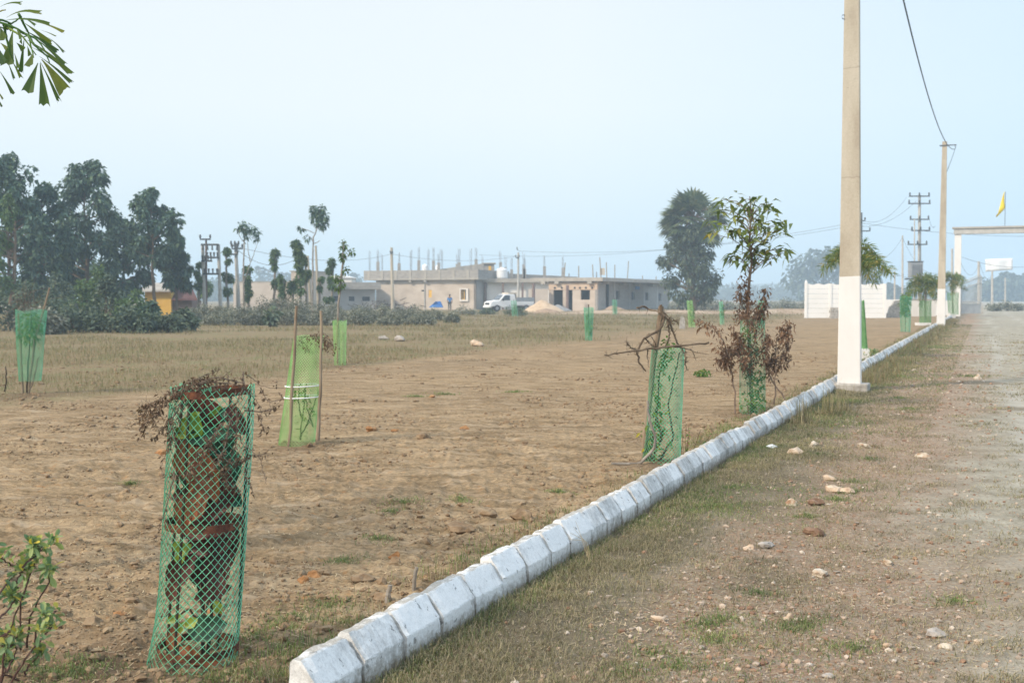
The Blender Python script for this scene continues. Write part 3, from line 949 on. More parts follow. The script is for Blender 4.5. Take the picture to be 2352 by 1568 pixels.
# larger stones, one object each
def stones():
    rng = np.random.default_rng(11)
    L = [  # photo x, y of the foot, width there, material, label, category
        (1884, 1322, 36, 'stone_white', 'chunky white quartz stone with rusty stains lying on the track', 'stone'),
        (1722, 1262, 30, 'stone_tan', 'flat tan stone touching the grey stone on the gravel verge', 'stone'),
        (1760, 1256, 36, 'stone_grey', 'angular grey stone beside the flat tan one on the verge', 'stone'),
        (1872, 1228, 40, 'stone_dark', 'dark brown stone with a grass tuft on the gravel verge', 'stone'),
        (2040, 1294, 22, 'stone_white', 'small pale pointed stone alone on the grey track', 'stone'),
        (1812, 1424, 26, 'stone_tan', 'rounded pinkish stone with a white face beside green tufts', 'stone'),
        (2154, 1462, 44, 'stone_grey', 'low grey brown stone half sunk in the track, beside the slim white one', 'stone'),
        (2176, 1488, 30, 'stone_white', 'slim whitish stone lying next to the half sunk grey brown stone', 'stone'),
        (1512, 1430, 30, 'stone_tan', 'pinkish stone on turf nearest the big white kerb blocks', 'stone'),
        (1906, 1552, 26, 'stone_grey', 'grey stone with a light top at the bottom edge of the track', 'stone'),
        (2038, 1488, 22, 'stone_tan', 'tan chip left of the half sunk grey brown stone', 'stone'),
        (1832, 1044, 34, 'stone_tan', 'broad cream stone in the grass below the whitewashed kerb', 'stone'),
        (1870, 1028, 24, 'stone_white', 'white stone in grass above the broad cream one', 'stone'),
        (1908, 1102, 26, 'stone_tan', 'upright tan stone above the pair of flat cream stones', 'stone'),
        (1918, 1130, 36, 'stone_tan', 'flat cream stone of the pair beside a green tuft, left one', 'stone'),
        (1948, 1132, 34, 'stone_tan', 'flat cream stone of the pair beside a green tuft, right one', 'stone'),
        (1874, 1160, 36, 'stone_dark', 'reddish brown lump of soil in gravel under the flat cream pair', 'stone'),
        (2124, 1052, 28, 'stone_white', 'whitish stone at the track edge level with the kerb bend', 'stone'),
        (1985, 1030, 22, 'stone_white', 'small white stone on gravel right of the pole foot tussocks', 'stone'),
        (2248, 870, 20, 'stone_white', 'thin white stone lying far up the grey track', 'stone'),
        (1820, 1162, 24, 'stone_white', 'white stone among grass tufts under the upright tan stone', 'stone'),
        (2250, 1480, 24, 'stone_tan', 'small tan stone near the right bottom of the track', 'stone'),
        (726, 1322, 34, 'clodred', 'large orange clod, upper one of two beside the near tree guard', 'clod'),
        (696, 1338, 28, 'clodred', 'smaller orange clod just under the large upper one', 'clod'),
        (909, 1280, 30, 'clodred', 'orange clod at the edge of grass above the two pale sticks', 'clod'),
        (906, 1296, 32, 'clod', 'rounded brown clod touching grass above the two pale sticks', 'clod'),
        (1054, 1218, 52, 'clod', 'big crumbly brown clod on bare soil near the kerb', 'clod'),
        (1204, 1194, 52, 'clod', 'big smooth tan clod close to the kerb', 'clod'),
        (1126, 1190, 34, 'clod', 'flat slab of brown soil between the two big clods', 'clod'),
        (832, 1342, 46, 'clod', 'broad flat clod in grass behind the nearest kerb blocks', 'clod'),
        (878, 1376, 40, 'clod', 'dark clod behind the forked pale stick stump', 'clod'),
        (486, 1040 + 430, 1, 'clod', '', ''),
        (370, 1040, 26, 'clodred', 'orange clod on bare soil left of the near guard net', 'clod'),
        (905, 992, 16, 'clodred', 'orange clod in mid field above a wide flat clod', 'clod'),
        (972, 1010, 28, 'clod', 'wide brown clod with orange side in mid field', 'clod'),
        (852, 992, 24, 'clodred', 'orange lump at the dirt ring of the lime guard', 'clod'),
        (1068, 984, 20, 'clodred', 'flat orange clod right of the wide brown one in mid field', 'clod'),
        (992, 914, 14, 'clodred', 'small orange clod alone on the upper field', 'clod'),
        (918, 784, 26, 'stone_grey', 'pale stone lying in dry grass left of the far field', 'stone'),
        (1096, 796, 28, 'stone_tan', 'pale heap shaped stone in dry grass at the middle', 'stone'),
        (880, 780, 22, 'stone_grey', 'flat grey stone left of the pale stone in dry grass', 'stone'),
        (490, 2480 / 1.7415, 34, 'clodred', 'orange lump beside the left foot of the near guard net', 'clod'),
        (215, 1452, 44, 'clod', 'rough brown clod on dug soil right of the leafy shrub', 'clod'),
        (360, 1430, 40, 'clod', 'rough brown clod on dug soil under the near guard net', 'clod'),
        (440, 1300, 1, 'clod', '', ''),
        (465, 1362, 1, 'clod', '', ''),
        (276, 1422, 30, 'clodred', 'single orange clod on smooth soil left of the near guard', 'clod'),
    ]
    for x, y, wpx, mt, lab, cat in L:
        if not lab:
            continue
        p = G(x, y)
        r = wpx / 2 * p.y / F
        B = MB()
        V0, F0 = ICO[2]
        k = len(V0)
        ph = rng.random(3) * 9
        rr = 1 + .32 * np.sin(V0[:, 0] * 2.3 + ph[0]) * np.sin(V0[:, 1] * 2.7 + ph[1]) + .22 * np.sin(V0[:, 2] * 3.1 + ph[2] + V0[:, 0]) + (rng.random(k) - .5) * .24
        V = V0 * rr[:, None] * np.array([r, r * (.75 + .3 * rng.random()), r * (.5 + .35 * rng.random())])
        V = V + np.array([p.x, p.y + r * .4, gz(p.x, p.y) + r * .25])
        B.add(V, F0)
        nm = 'stone' if cat == 'stone' else 'soil_clod'
        tag(B.build(nm, M[mt]), lab, cat, 'stones lying on verge and track' if cat == 'stone' else 'loose clods on the ploughed soil')


stones()


# ---------------------------------------------------------------- kerb
def kerb():
    rng = np.random.default_rng(5)
    LB = .305
    prof = [(-.128, -.07), (-.118, .19), (-.108, .20), (-.068, .20), (-.062, .195), (-.002, .106), (0, .099), (0, -.07)]
    meshes = []
    for v in range(7):
        Pp = []
        for (a, b), (c, d) in zip(prof[:-1], prof[1:]):
            k = max(1, int(math.hypot(c - a, d - b) / .022))
            for j in range(k):
                Pp.append((a + (c - a) * j / k, b + (d - b) * j / k))
        Pp.append(prof[-1])
        Pp = np.array(Pp)
        m, ns = len(Pp), 14
        yy = np.linspace(.004, LB - .004, ns)
        V = np.zeros((ns, m, 3))
        for i, y_ in enumerate(yy):
            V[i, :, 0], V[i, :, 1], V[i, :, 2] = Pp[:, 0], y_, Pp[:, 1]
        nz = rng.normal(0, 1, (ns, m, 3)) * .0005
        end = np.minimum(np.arange(ns), ns - 1 - np.arange(ns))
        nz[end < 2] *= 3.0
        V += nz
        # chipped ends and a chipped top edge
        for _ in range(3 + v):
            ci, cj = (rng.choice([0, ns - 1]), rng.integers(0, m)) if rng.random() < .5 else (rng.integers(0, ns), int(m * .45) + rng.integers(-2, 3))
            dd = np.exp(-(((np.arange(ns)[:, None] - ci) / 1.6) ** 2 + ((np.arange(m)[None, :] - cj) / 1.8) ** 2))
            V[..., 0] -= dd * .004 * np.sign(V[..., 0] + .085)
            V[..., 2] -= dd * .007 * (V[..., 2] > .15)
        ends = end == 0
        cen = V[ends].mean(1, keepdims=True)
        V[ends] = cen + (V[ends] - cen) * .975
        i = np.arange(ns - 1)[:, None] * m
        j = np.arange(m)[None, :]
        j2 = (j + 1) % m
        q = np.stack([i + j, i + j2, i + m + j2, i + m + j], -1).reshape(-1, 4)
        B = MB()
        B.add(V.reshape(-1, 3), q, np.array([list(range(m))]), np.array([list(range((ns - 1) * m, ns * m))[::-1]]))
        o = B.build('kerb_block', M['kerb'])
        meshes.append(o.data)
        bpy.data.objects.remove(o)
    ords = ['', 'second', 'third', 'fourth', 'fifth', 'sixth', 'seventh', 'eighth', 'ninth', 'tenth', 'eleventh', 'twelfth', 'thirteenth', 'fourteenth', 'fifteenth', 'sixteenth']
    looks = {1: 'grey scraped', 2: 'smooth white', 3: 'white streaked', 4: 'clean white', 5: 'clean white', 6: 'white', 7: 'grey speckled', 8: 'grey streaked'}
    t = 3.72 / U.y
    ang = math.atan2(U.y, U.x) - math.pi / 2
    i = 0
    tend = 88.0 / U.y
    while t < tend and i < 290:
        o = bpy.data.objects.new('kerb_block', meshes[(i * 3 + rng.integers(0, 3)) % 7] if i else meshes[4])
        COL.objects.link(o)
        y0 = t * U.y
        p = Vector((KX0, 0, 0)) + U * t + NR * (rng.normal(0, .004))
        o.location = (p.x, p.y, rng.normal(-.004, .006))
        o.rotation_euler = (rng.normal(0, .014), rng.normal(0, .022), ang + rng.normal(0, .014))
        if i == 0:
            lab = 'endmost whitewashed kerb block with chipped crumbly top and an open end face'
        elif i < 16:
            lab = '%s whitewashed kerb block counted from the open near end of the row' % (ords[i],)
        elif y0 < 16.2:
            lab = 'one of the grey streaked whitewashed kerb blocks beside the two right guards'
        elif y0 < 54:
            lab = 'small whitewashed kerb block in the row between the two tall concrete poles'
        else:
            lab = 'tiny whitewashed kerb block in the row past the second pole towards the gate'
        tag(o, lab, 'kerb block', 'whitewashed kerb blocks in a row')
        t += LB + .004 + rng.random() * .008
        i += 1


kerb()


# ---------------------------------------------------------------- small helpers for plants
def polypts(pl, Y, dy=0.0, n=0, jit=0.0, rng=RNG):
    """World polyline from photo points at distance Y (depth wanders by dy)."""
    P = [np.array(at(x, y, Y)) for x, y in pl]
    P = np.array(P)
    if n:
        t = np.linspace(0, len(P) - 1, n)
        P = np.stack([np.interp(t, np.arange(len(P)), P[:, k]) for k in range(3)], 1)
    if dy:
        k = len(P)
        wv = np.interp(np.linspace(0, 1, k), np.linspace(0, 1, 4), rng.normal(0, dy, 4))
        P[:, 1] += wv
    if jit:
        P += rng.normal(0, jit, P.shape)
    return P


def sample_line(P, n, rng=RNG, t0=0, t1=1):
    t = (t0 + (t1 - t0) * rng.random(n)) * (len(P) - 1)
    return np.stack([np.interp(t, np.arange(len(P)), P[:, k]) for k in range(3)], 1)


def rand_dir(n, rng, up=0.0):
    d = rng.normal(0, 1, (n, 3))
    d[:, 2] += up
    return nrm(d)


def crown(B, C, R, n, L, W, rng, droop=.4, down=-.2):
    """Leaves through an ellipsoid clump, thicker towards its skin."""
    d = rand_dir(n, rng)
    r = rng.random(n) ** .45
    R = np.broadcast_to(R, (3,))
    P = np.asarray(C) + d * r[:, None] * R
    D = nrm(d * .8 + rng.normal(0, .5, (n, 3)) + np.array([0, 0, down]))
    leaves(B, P, D, rand_dir(n, rng, 1.2), L * (.7 + .6 * rng.random(n)), W * (.7 + .6 * rng.random(n)), droop)


# ---------------------------------------------------------------- tree guards
def net(B, base, top, r0, r1, nc, rowsn, th, rng, wob=.06, flare=0.0, ell=1.0, lean=0.0):
    """Diamond plastic mesh rolled into an upright tube."""
    base, top = np.array(base, float), np.array(top, float)
    ph = rng.random(6) * 6.28

    def surf(a, v):
        r = r0 + (r1 - r0) * v + flare * np.clip(.35 - v, 0, 1) ** 1.5 * 2 * (.6 + .4 * np.cos(a - math.pi))
        r = r * (1 + wob * (np.sin(2 * a + ph[0] + v * 3) * .5 + np.sin(3 * a + ph[1] - v * 5) * .3 + np.sin(5 * a + ph[2] + 9 * v) * .2))
        c = base[None] + (top - base)[None] * v[:, None]
        return np.stack([c[:, 0] + r * np.cos(a), c[:, 1] + ell * r * np.sin(a), c[:, 2] + .012 * np.sin(a * 3 + ph[3]) * v], 1)

    j = np.arange(rowsn * 2 + 1)
    v = j / (rowsn * 2)
    zig = .10 * np.where(j % 2 == 0, 1, -1)
    for k in range(nc):
        for sgn in (1, -1):
            a = (k + sgn * (j / 2.0 + zig * 0)) * 2 * math.pi / nc
            B.tube(surf(a, v), th, 3, False)
    return surf


def guard_near():
    rng = np.random.default_rng(21)
    Y = 4.28
    bx, tx = at(452, 1560, Y).x, at(488, 895, Y).x
    z0 = -.0
    zt = at(488, 897, Y).z
    t = thing('tree_guard', 'teal diamond mesh tree guard on rusty iron hoops round a wilted red leaved sapling', 'tree guard', (bx, Y, 0))
    B = MB()
    net(B, (bx, Y, z0 - .01), (tx, Y, zt + .012), .152, .149, 31, 33, .0013, rng, .09, .09)
    # torn strand ends standing above the rim
    for k in range(24):
        a = rng.random() * 6.28
        p = np.array([tx + .149 * math.cos(a), Y + .149 * math.sin(a), zt + .01])
        B.tube([p, p + np.array([rng.normal(0, .006), rng.normal(0, .006), .008 + .012 * rng.random()])], .0017, 3)
    B.build('mesh_net', M['netteal'], t)
    for z, r, tl in ((zt - .005, .143, .03), (.55, .146, .0), (.075, .152, .0)):
        v = z / zt
        cx = bx + (tx - bx) * v
        H = MB()
        n = 40
        a = np.arange(n) * 2 * math.pi / n
        ri, ro = r - .004, r
        hh = .014
        ring = []
        for rr, zz in ((ro, -hh), (ro, hh), (ri, hh), (ri, -hh)):
            ring.append(np.stack([cx + rr * np.cos(a), Y + rr * np.sin(a), z + zz + tl * .3 * np.cos(a)], 1))
        Vv = np.stack(ring, 1)
        i = np.arange(n)[:, None] * 4
        i2 = ((np.arange(n) + 1) % n)[:, None] * 4
        jj = np.arange(4)[None]
        j2 = (jj + 1) % 4
        q = np.stack([i + jj, i2 + jj, i2 + j2, i + j2], -1).reshape(-1, 4)
        H.add(Vv.reshape(-1, 3), q)
        H.build('hoop', M['rust'], t)
    for a in (2.75, 4.35, .25, 1.3):
        H = MB()
        H.tube([(bx + .145 * math.cos(a), Y + .145 * math.sin(a), -.05), (tx + .138 * math.cos(a), Y + .138 * math.sin(a), zt)], .0055, 6)
        H.build('upright_rod', M['rod'], t)
    # the sapling inside
    s = thing('sapling', 'large leaved sapling with rust red and green leaves inside the nearest teal guard', 'sapling', (bx + .01, Y, 0))
    B = MB()
    stems = [[(460, 1560), (463, 1400), (455, 1250), (452, 1130), (470, 1000), (485, 915)], [(472, 1555), (470, 1400), (447, 1300), (440, 1180), (430, 1060)],
             [(478, 1540), (486, 1380), (500, 1290), (530, 1200), (545, 1050)], [(462, 1450), (500, 1330), (540, 1250)], [(455, 1230), (480, 1150), (515, 1100)],
             [(463, 1440), (430, 1400), (400, 1420)], [(470, 1010), (440, 960), (420, 900)], [(455, 1200), (420, 1130), (405, 1050)]]
    for pl in stems:
        P = polypts(pl, Y, .03, 14, .002, rng)
        B.tube(P, [.0075 if len(pl) > 4 else .005, .003], 6)
    B.build('stem', M['rod'], s)

    def big(B, x, y, L, W, ang, tilt, Yd, curl):
        """Broad leaf; x, y its centre in the photo, sizes in photo units, ang its axis."""
        k = Yd / F
        L, W = L * k, W * k
        ca, sa = math.cos(ang), math.sin(ang)
        c = np.array(at(x, y, Yd))
        ax = np.array([ca * math.cos(tilt), math.sin(tilt) * .6, sa])
        ax /= np.linalg.norm(ax)
        sd_ = np.cross(ax, [0, -1, .25])
        sd_ /= np.linalg.norm(sd_)
        up = np.cross(sd_, ax)
        nu, nv = 11, 7
        V = []
        for i in range(nu):
            u = i / (nu - 1)
            wd = W * .5 * max(.02, math.sin(math.pi * u ** .8) ** .7)
            for j in range(nv):
                v = j / (nv - 1) * 2 - 1
                rip = .06 * math.sin(u * 14 + v * 2 + x) * abs(v)
                V.append(c + ax * (u - .5) * L + sd_ * v * wd * (1 + rip) + up * (wd * .35 * v * v + curl * L * (u - .5) ** 2 + rip * wd * .5))
        q = [[i * nv + j, i * nv + j + 1, (i + 1) * nv + j + 1, (i + 1) * nv + j] for i in range(nu - 1) for j in range(nv - 1)]
        V = np.array(V)
        ax_ = np.stack([bx + (tx - bx) * V[:, 2] / zt, np.full(len(V), Y)], 1)
        dd = V[:, :2] - ax_
        rr = np.linalg.norm(dd, axis=1, keepdims=True)
        # slide the whole leaf inwards until it fits the tube, then trim what still sticks out
        cd_ = dd.mean(0)
        over = max(0.0, float(rr.max()) - .135)
        if over > 0:
            V[:, :2] -= cd_ / (np.linalg.norm(cd_) + 1e-9) * min(over, np.linalg.norm(cd_) + .02)
            dd = V[:, :2] - ax_
            k_ = min(1.0, .137 / float(np.linalg.norm(dd, axis=1).max()))
            c0_ = V.mean(0)
            V = c0_ + (V - c0_) * (.35 + .65 * k_)
            dd = V[:, :2] - ax_
            rr = np.linalg.norm(dd, axis=1, keepdims=True)
            V[:, :2] = ax_ + dd * np.minimum(1, .139 / (rr + 1e-9))
        B.add(V, np.array(q))

    def leafy(name, stops, rough=.45):
        return leafmat(name, stops, .2, rough, .4, 1)
    groups = [
        ('rust_leaves', leafy('rust_orange_leaf', [(0, (.24, .075, .035)), (1, (.36, .13, .06))]), [(414, 1070, 120, 62, -1.35, .2, -.10), (410, 1180, 85, 40, -1.5, 0, -.1), (474, 1090, 140, 60, -1.25, .1, -.11), (455, 1150, 100, 50, 1.2, .2, -.09),
                                                                              (440, 1505, 70, 36, -.6, 0, -.1), (480, 1530, 60, 44, .1, .2, -.12), (402, 1460, 70, 34, 1.3, .2, -.08)]),
        ('maroon_leaves', leafy('maroon_leaf', [(0, (.075, .022, .02)), (.6, (.125, .035, .03)), (1, (.17, .055, .045))]), [(510, 1160, 120, 70, .5, .1, -.10), (480, 1215, 130, 46, .15, .2, -.06), (520, 1235, 140, 60, .9, .1, -.03), (548, 965, 80, 40, -1.1, .2, .0), (540, 1120, 90, 42, 1.4, .1, -.08),
                                                                                             (528, 1300, 120, 70, 1.15, .1, -.06), (420, 1290, 120, 40, .8, .2, -.05), (490, 1360, 90, 40, .3, .3, .0), (550, 1250, 130, 50, 1.3, .2, .02), (515, 1345, 70, 50, 1.4, .2, -.08), (470, 945, 80, 62, .2, .2, .05), (415, 1000, 70, 40, .3, .3, -.06), (400, 1350, 70, 36, 1.2, 0, 0)]),
        ('green_leaves', leafy('dark_green_leaf', [(0, (.022, .055, .035)), (.6, (.05, .10, .065)), (1, (.085, .15, .085))]), [(485, 1000, 120, 40, .15, .2, -.08), (505, 1075, 90, 60, .5, .1, -.02), (500, 1040, 110, 50, -.2, .3, .03), (528, 1090, 80, 50, .9, .1, .0), (482, 1445, 95, 62, .2, .1, -.09), (425, 1545, 60, 40, .4, .2, 0),
                                                                                            (450, 1075, 80, 45, 1.3, .3, .05), (430, 1030, 70, 40, -.5, .2, .02), (520, 1020, 60, 40, .6, .1, .06), (505, 960, 60, 34, 1.0, .3, .03), (430, 1500, 60, 40, -.4, .2, .04)]),
        ('young_leaves', leafy('lime_leaf', [(0, (.16, .24, .03)), (1, (.30, .34, .05))]), [(438, 968, 60, 34, .9, .2, -.10), (452, 975, 56, 26, -1.2, .1, -.11), (375, 990, 42, 15, .05, 0, -.13), (425, 1000, 70, 18, .1, .1, -.11), (420, 1262, 40, 30, .6, .1, -.12), (407, 1258, 34, 24, -1.0, .1, -.10), (414, 1278, 36, 24, 1.4, .1, -.08),
                                                                       (438, 1430, 34, 26, .5, .2, -.13), (512, 1398, 34, 22, -1.2, .2, -.1), (400, 1420, 40, 18, .4, .2, -.08), (415, 1440, 30, 16, 1.1, .1, -.1), (495, 945, 40, 12, .7, .1, -.05)]),
    ]
    for gi, cnt in ((1, 16), (0, 6), (2, 7)):
        for _ in range(cnt):
            yy = rng.uniform(960, 1330)
            groups[gi][2].append((473 + rng.normal(0, 38) - (yy - 1000) * .03, yy, rng.uniform(60, 120), rng.uniform(30, 60), rng.uniform(-1.6, 1.6), rng.uniform(-.3, .4), rng.uniform(-.08, .08)))
    for nm, mt, Ls in groups:
        B = MB()
        for x, y, L, W, a, tl, dy in Ls:
            big(B, x, y, L, W, a, tl, Y + dy, -.35 + .3 * rng.random())
        o = B.build(nm, mt, s, True)
    # dry twigs thrown over the rim
    b = thing('dry_branch', 'brittle dry branch with curled brown leaflets thrown over the top of the nearest guard', 'dry branch', (tx, Y, zt))
    Bt, Bl = MB(), MB()
    Yt = Y - .13
    tw = [([(560, 880), (500, 865), (440, 885), (380, 925), (318, 990)], 60), ([(545, 885), (470, 880), (410, 895), (350, 925), (318, 965)], 70), ([(520, 890), (450, 905), (400, 935), (365, 990), (352, 1010)], 60),
          ([(500, 885), (440, 900), (390, 915), (340, 930), (318, 940)], 60), ([(470, 885), (430, 920), (395, 975), (385, 1030), (375, 1075)], 40), ([(500, 875), (455, 868), (420, 885), (385, 905), (350, 945), (328, 1000)], 60),
          ([(460, 880), (500, 874), (520, 862), (546, 841)], 4), ([(556, 853), (560, 885), (547, 919), (508, 973), (483, 1008), (447, 1047)], 22), ([(559, 858), (596, 887), (657, 892)], 5),
          ([(599, 890), (612, 912), (632, 930)], 6), ([(616, 921), (648, 918), (645, 905)], 5), ([(564, 941), (594, 949), (618, 941), (646, 929)], 12), ([(594, 949), (602, 980), (606, 1000)], 9),
          ([(496, 993), (478, 1037), (439, 1091), (390, 1086)], 26), ([(530, 960), (520, 1020), (500, 1070), (470, 1100)], 40), ([(540, 940), (545, 1000), (530, 1050), (505, 1090)], 40), ([(480, 1000), (500, 1040), (540, 1060), (570, 1050)], 36),
          ([(510, 970), (480, 1020), (450, 1060), (430, 1110)], 40), ([(560, 1020), (590, 1045), (622, 1040)], 10), ([(590, 1040), (608, 1080), (622, 1105)], 2), ([(500, 1070), (520, 1110), (545, 1130)], 24),
          ([(420, 900), (400, 950), (390, 990), (395, 1020)], 30), ([(380, 920), (360, 950), (348, 985)], 30), ([(360, 935), (335, 955), (320, 1000)], 24), ([(560, 885), (590, 920), (600, 960)], 6), ([(430, 880), (470, 862), (490, 855)], 14),
          ([(470, 1050), (450, 1130), (440, 1190)], 20), ([(400, 1085), (380, 1180), (365, 1210), (352, 1240)], 8), ([(560, 1080), (575, 1110), (585, 1140)], 8)]
    for i, (pl, nl) in enumerate(tw):
        right_ = i >= 8
        P = polypts(pl, Yt + (rng.normal(0, .03)), .03, 18, .0016, rng)
        Bt.tube(P, [.0026 if len(pl) > 3 else .0016, .0007], 5)
        nl = int(nl * 1.7)
        if nl:
            Q = sample_line(P, nl, rng) + rng.normal(0, .006, (nl, 3))
            leaves(Bl, Q, rand_dir(nl, rng, -.8), rand_dir(nl, rng), .011 + .009 * rng.random(nl), .006 + .004 * rng.random(nl), .2, .5)
            for q in Q[::3]:
                e_ = q + rng.normal(0, .012, 3)
                Bt.tube([q, e_], .0006, 3, False)
    Bt.build('twigs', M['twig'], b)
    Bl.build('leaflets', M['deadleaf'], b)


guard_near()


def stick(B, pl, Y, r, rng, n=10, jit=.004, k=7):
    B.tube(polypts(pl, Y, 0, n, jit, rng), r, k)


def simple_guard(label, x0, x1, xt0, xt1, yb, yt, mat, nc=30, rows=34, th=.0028, Y=None, flare=0, seed=1, group='green mesh tree guards in the field', z0=0.0, wob=.05):
    rng = np.random.default_rng(seed)
    p = G((x0 + x1) / 2, yb, z0)
    Y = Y or p.y
    b = at((x0 + x1) / 2, yb, Y)
    tp = at((xt0 + xt1) / 2, yt, Y)
    t = thing('tree_guard', label, 'tree guard', (b.x, Y, 0), group)
    B = MB()
    net(B, (b.x, Y, max(b.z, z0) - .01), (tp.x, Y, tp.z), (x1 - x0) / 2 * Y / F, (xt1 - xt0) / 2 * Y / F, nc, rows, th, rng, wob, flare)
    B.build('mesh_net', M[mat], t)
    return t, Y, b, tp, rng


def guard_lime():
    t, Y, b, tp, rng = simple_guard('lime green mesh tree guard held by two tall sticks and white ties in mid field', 640, 724, 676, 742, 1018, 772, 'netlime', 36, 36, .0018, seed=5)
    for pl in ([(664, 1025), (672, 900), (677, 790), (682, 702)], [(732, 1012), (736, 900), (738, 800), (737, 713)]):
        B = MB()
        stick(B, pl, Y - .16, [.017, .013], rng)
        B.build('stake', M['bamboo'], t)
    for y0 in (885, 911):
        B = MB()
        a = np.linspace(0, 2 * math.pi, 26)
        v = (1018 - y0) / (1018 - 772)
        cx = b.x + (tp.x - b.x) * v
        z = at(700, y0, Y).z
        B.tube(np.stack([cx + .172 * np.cos(a), Y + .18 * np.sin(a), z + .006 * np.cos(a)], 1), .006, 5)
        B.build('tie', M['tie'], t)
    s = thing('sapling', 'spindly dark stemmed sapling inside the lime green guard', 'sapling', (b.x, Y, 0))
    B, Bl = MB(), MB()
    for pl in ([(690, 1010), (695, 950), (705, 880)], [(688, 1010), (715, 950), (735, 890)], [(690, 960), (685, 915), (690, 880)], [(720, 980), (705, 930), (700, 890)]):
        P = polypts(pl, Y, .03, 10, .004, rng)
        B.tube(P, [.009, .004], 5)
        Q = sample_line(P, 16, rng, .4, 1) + rng.normal(0, .02, (16, 3))
        leaves(Bl, Q, rand_dir(16, rng), rand_dir(16, rng, 1), .05, .028)
    B.build('stem', M['rod'], s)
    Bl.build('leaves', M['vine'], s)
    d = thing('dry_creeper', 'withered brown creeper hanging over the rim of the lime guard', 'creeper', (tp.x + .1, Y, tp.z))
    B, Bl = MB(), MB()
    for pl in ([(690, 775), (715, 770), (745, 775), (765, 790)], [(715, 772), (735, 762), (755, 770)], [(740, 775), (756, 785), (770, 800)], [(720, 770), (740, 785), (752, 798)], [(688, 778), (700, 790), (708, 800)]):
        P = polypts(pl, Y - .1, .05, 12, .006, rng)
        B.tube(P, .003, 4)
        Q = sample_line(P, 40, rng) + rng.normal(0, .02, (40, 3)) + np.array([0, 0, -.02])
        leaves(Bl, Q, rand_dir(40, rng, -1), rand_dir(40, rng), .03, .014, .3)
    B.build('twigs', M['twig'], d)
    Bl.build('leaflets', M['russet'], d)


guard_lime()


def guard_thorn():
    t, Y, b, tp, rng = simple_guard('teal mesh tree guard beside the kerb with a stout stake and thorny branches', 1478, 1562, 1499, 1571, 1062, 799, 'netteal', 27, 30, .0017, seed=9, flare=.05)
    B = MB()
    stick(B, [(1478, 1055), (1490, 930), (1505, 800), (1516, 740), (1519, 704)], Y + .02, [.027, .024], rng)
    B.build('stake', M['bamboo'], t)
    s = thing('vine_plant', 'green vine climbing inside the teal guard with thorny branches', 'vine', (b.x, Y, 0))
    B, Bl = MB(), MB()
    for pl, n in (([(1495, 1060), (1510, 950), (1515, 860), (1530, 800)], 150), ([(1515, 1060), (1545, 1000), (1535, 940), (1550, 870), (1565, 810)], 20), ([(1500, 1050), (1520, 1000), (1505, 940)], 60), ([(1490, 1060), (1490, 1020), (1483, 980)], 50)):
        P = polypts(pl, Y, .05, 16, .006, rng)
        B.tube(P, [.01, .005], 5)
        Q = sample_line(P, n, rng) + rng.normal(0, .03, (n, 3))
        leaves(Bl, Q, rand_dir(n, rng), rand_dir(n, rng, 1), .04 + .02 * rng.random(n), .026, .3)
    crown(Bl, at(1533, 790, Y), (.05, .05, .06), 30, .05, .02, rng)
    B.build('stem', M['rod'], s)
    Bl.build('leaves', M['vine'], s)

    def thorny(B, P, n, rng, L=.05):
        Q = sample_line(P, n, rng)
        for q in Q:
            B.tube([q, q + rand_dir(1, rng)[0] * L * (.4 + rng.random())], [.003, .0008], 4, False)
    h = MB()
    P = polypts([(1390, 816), (1440, 808), (1500, 800), (1570, 793), (1629, 787)], Y - .18, 0, 22, .004, rng)
    h.tube(P, [.006, .010, .009], 6)
    thorny(h, P, 26, rng)
    for pl in ([(1508, 800), (1500, 780), (1490, 765)], [(1550, 796), (1580, 800), (1600, 810), (1628, 815)], [(1585, 800), (1595, 815), (1600, 828)], [(1458, 806), (1465, 818)], [(1487, 803), (1489, 820), (1490, 842)]):
        Q = polypts(pl, Y - .18, .02, 8, .003, rng)
        h.tube(Q, [.006, .002], 5)
        thorny(h, Q, 5, rng, .03)
    tag(h.build('thorn_branch', M['bark']), 'long straight thorny branch laid across the rim of the teal guard', 'branch')
    h = MB()
    for pl, r in (([(1516, 700), (1525, 735), (1512, 760), (1480, 775), (1462, 805), (1465, 830), (1480, 850)], .013), ([(1519, 710), (1538, 735), (1548, 770), (1565, 800), (1578, 810)], .011), ([(1460, 707), (1480, 703), (1508, 715), (1530, 720), (1545, 745)], .009),
                  ([(1535, 735), (1537, 770), (1533, 795)], .009), ([(1465, 805), (1450, 800), (1443, 790), (1438, 783)], .006), ([(1540, 740), (1550, 735), (1558, 742)], .005), ([(1565, 800), (1575, 830), (1580, 850)], .006), ([(1480, 775), (1495, 790), (1505, 800)], .006)):
        P = polypts(pl, Y - .05, .05, 26, .004, rng)
        h.tube(P, [r, r * .5], 6)
        thorny(h, P, 22, rng, .045)
    tag(h.build('thorn_branch', M['bark']), 'bent thorny dead branch looped over the stake of the teal guard', 'branch')
    h = MB()
    P = polypts([(1404, 1112), (1440, 1085), (1475, 1060), (1503, 1030), (1506, 1005), (1494, 975), (1488, 945), (1488, 920)], Y - .22, 0, 30, .003, rng)
    P[:, 2] = np.maximum(P[:, 2], .02)
    h.tube(P, [.014, .012, .010], 7)
    tag(h.build('crooked_stick', M['greybark']), 'crooked grey stick leaning on the foot of the teal guard beside the kerb', 'stick')


guard_thorn()


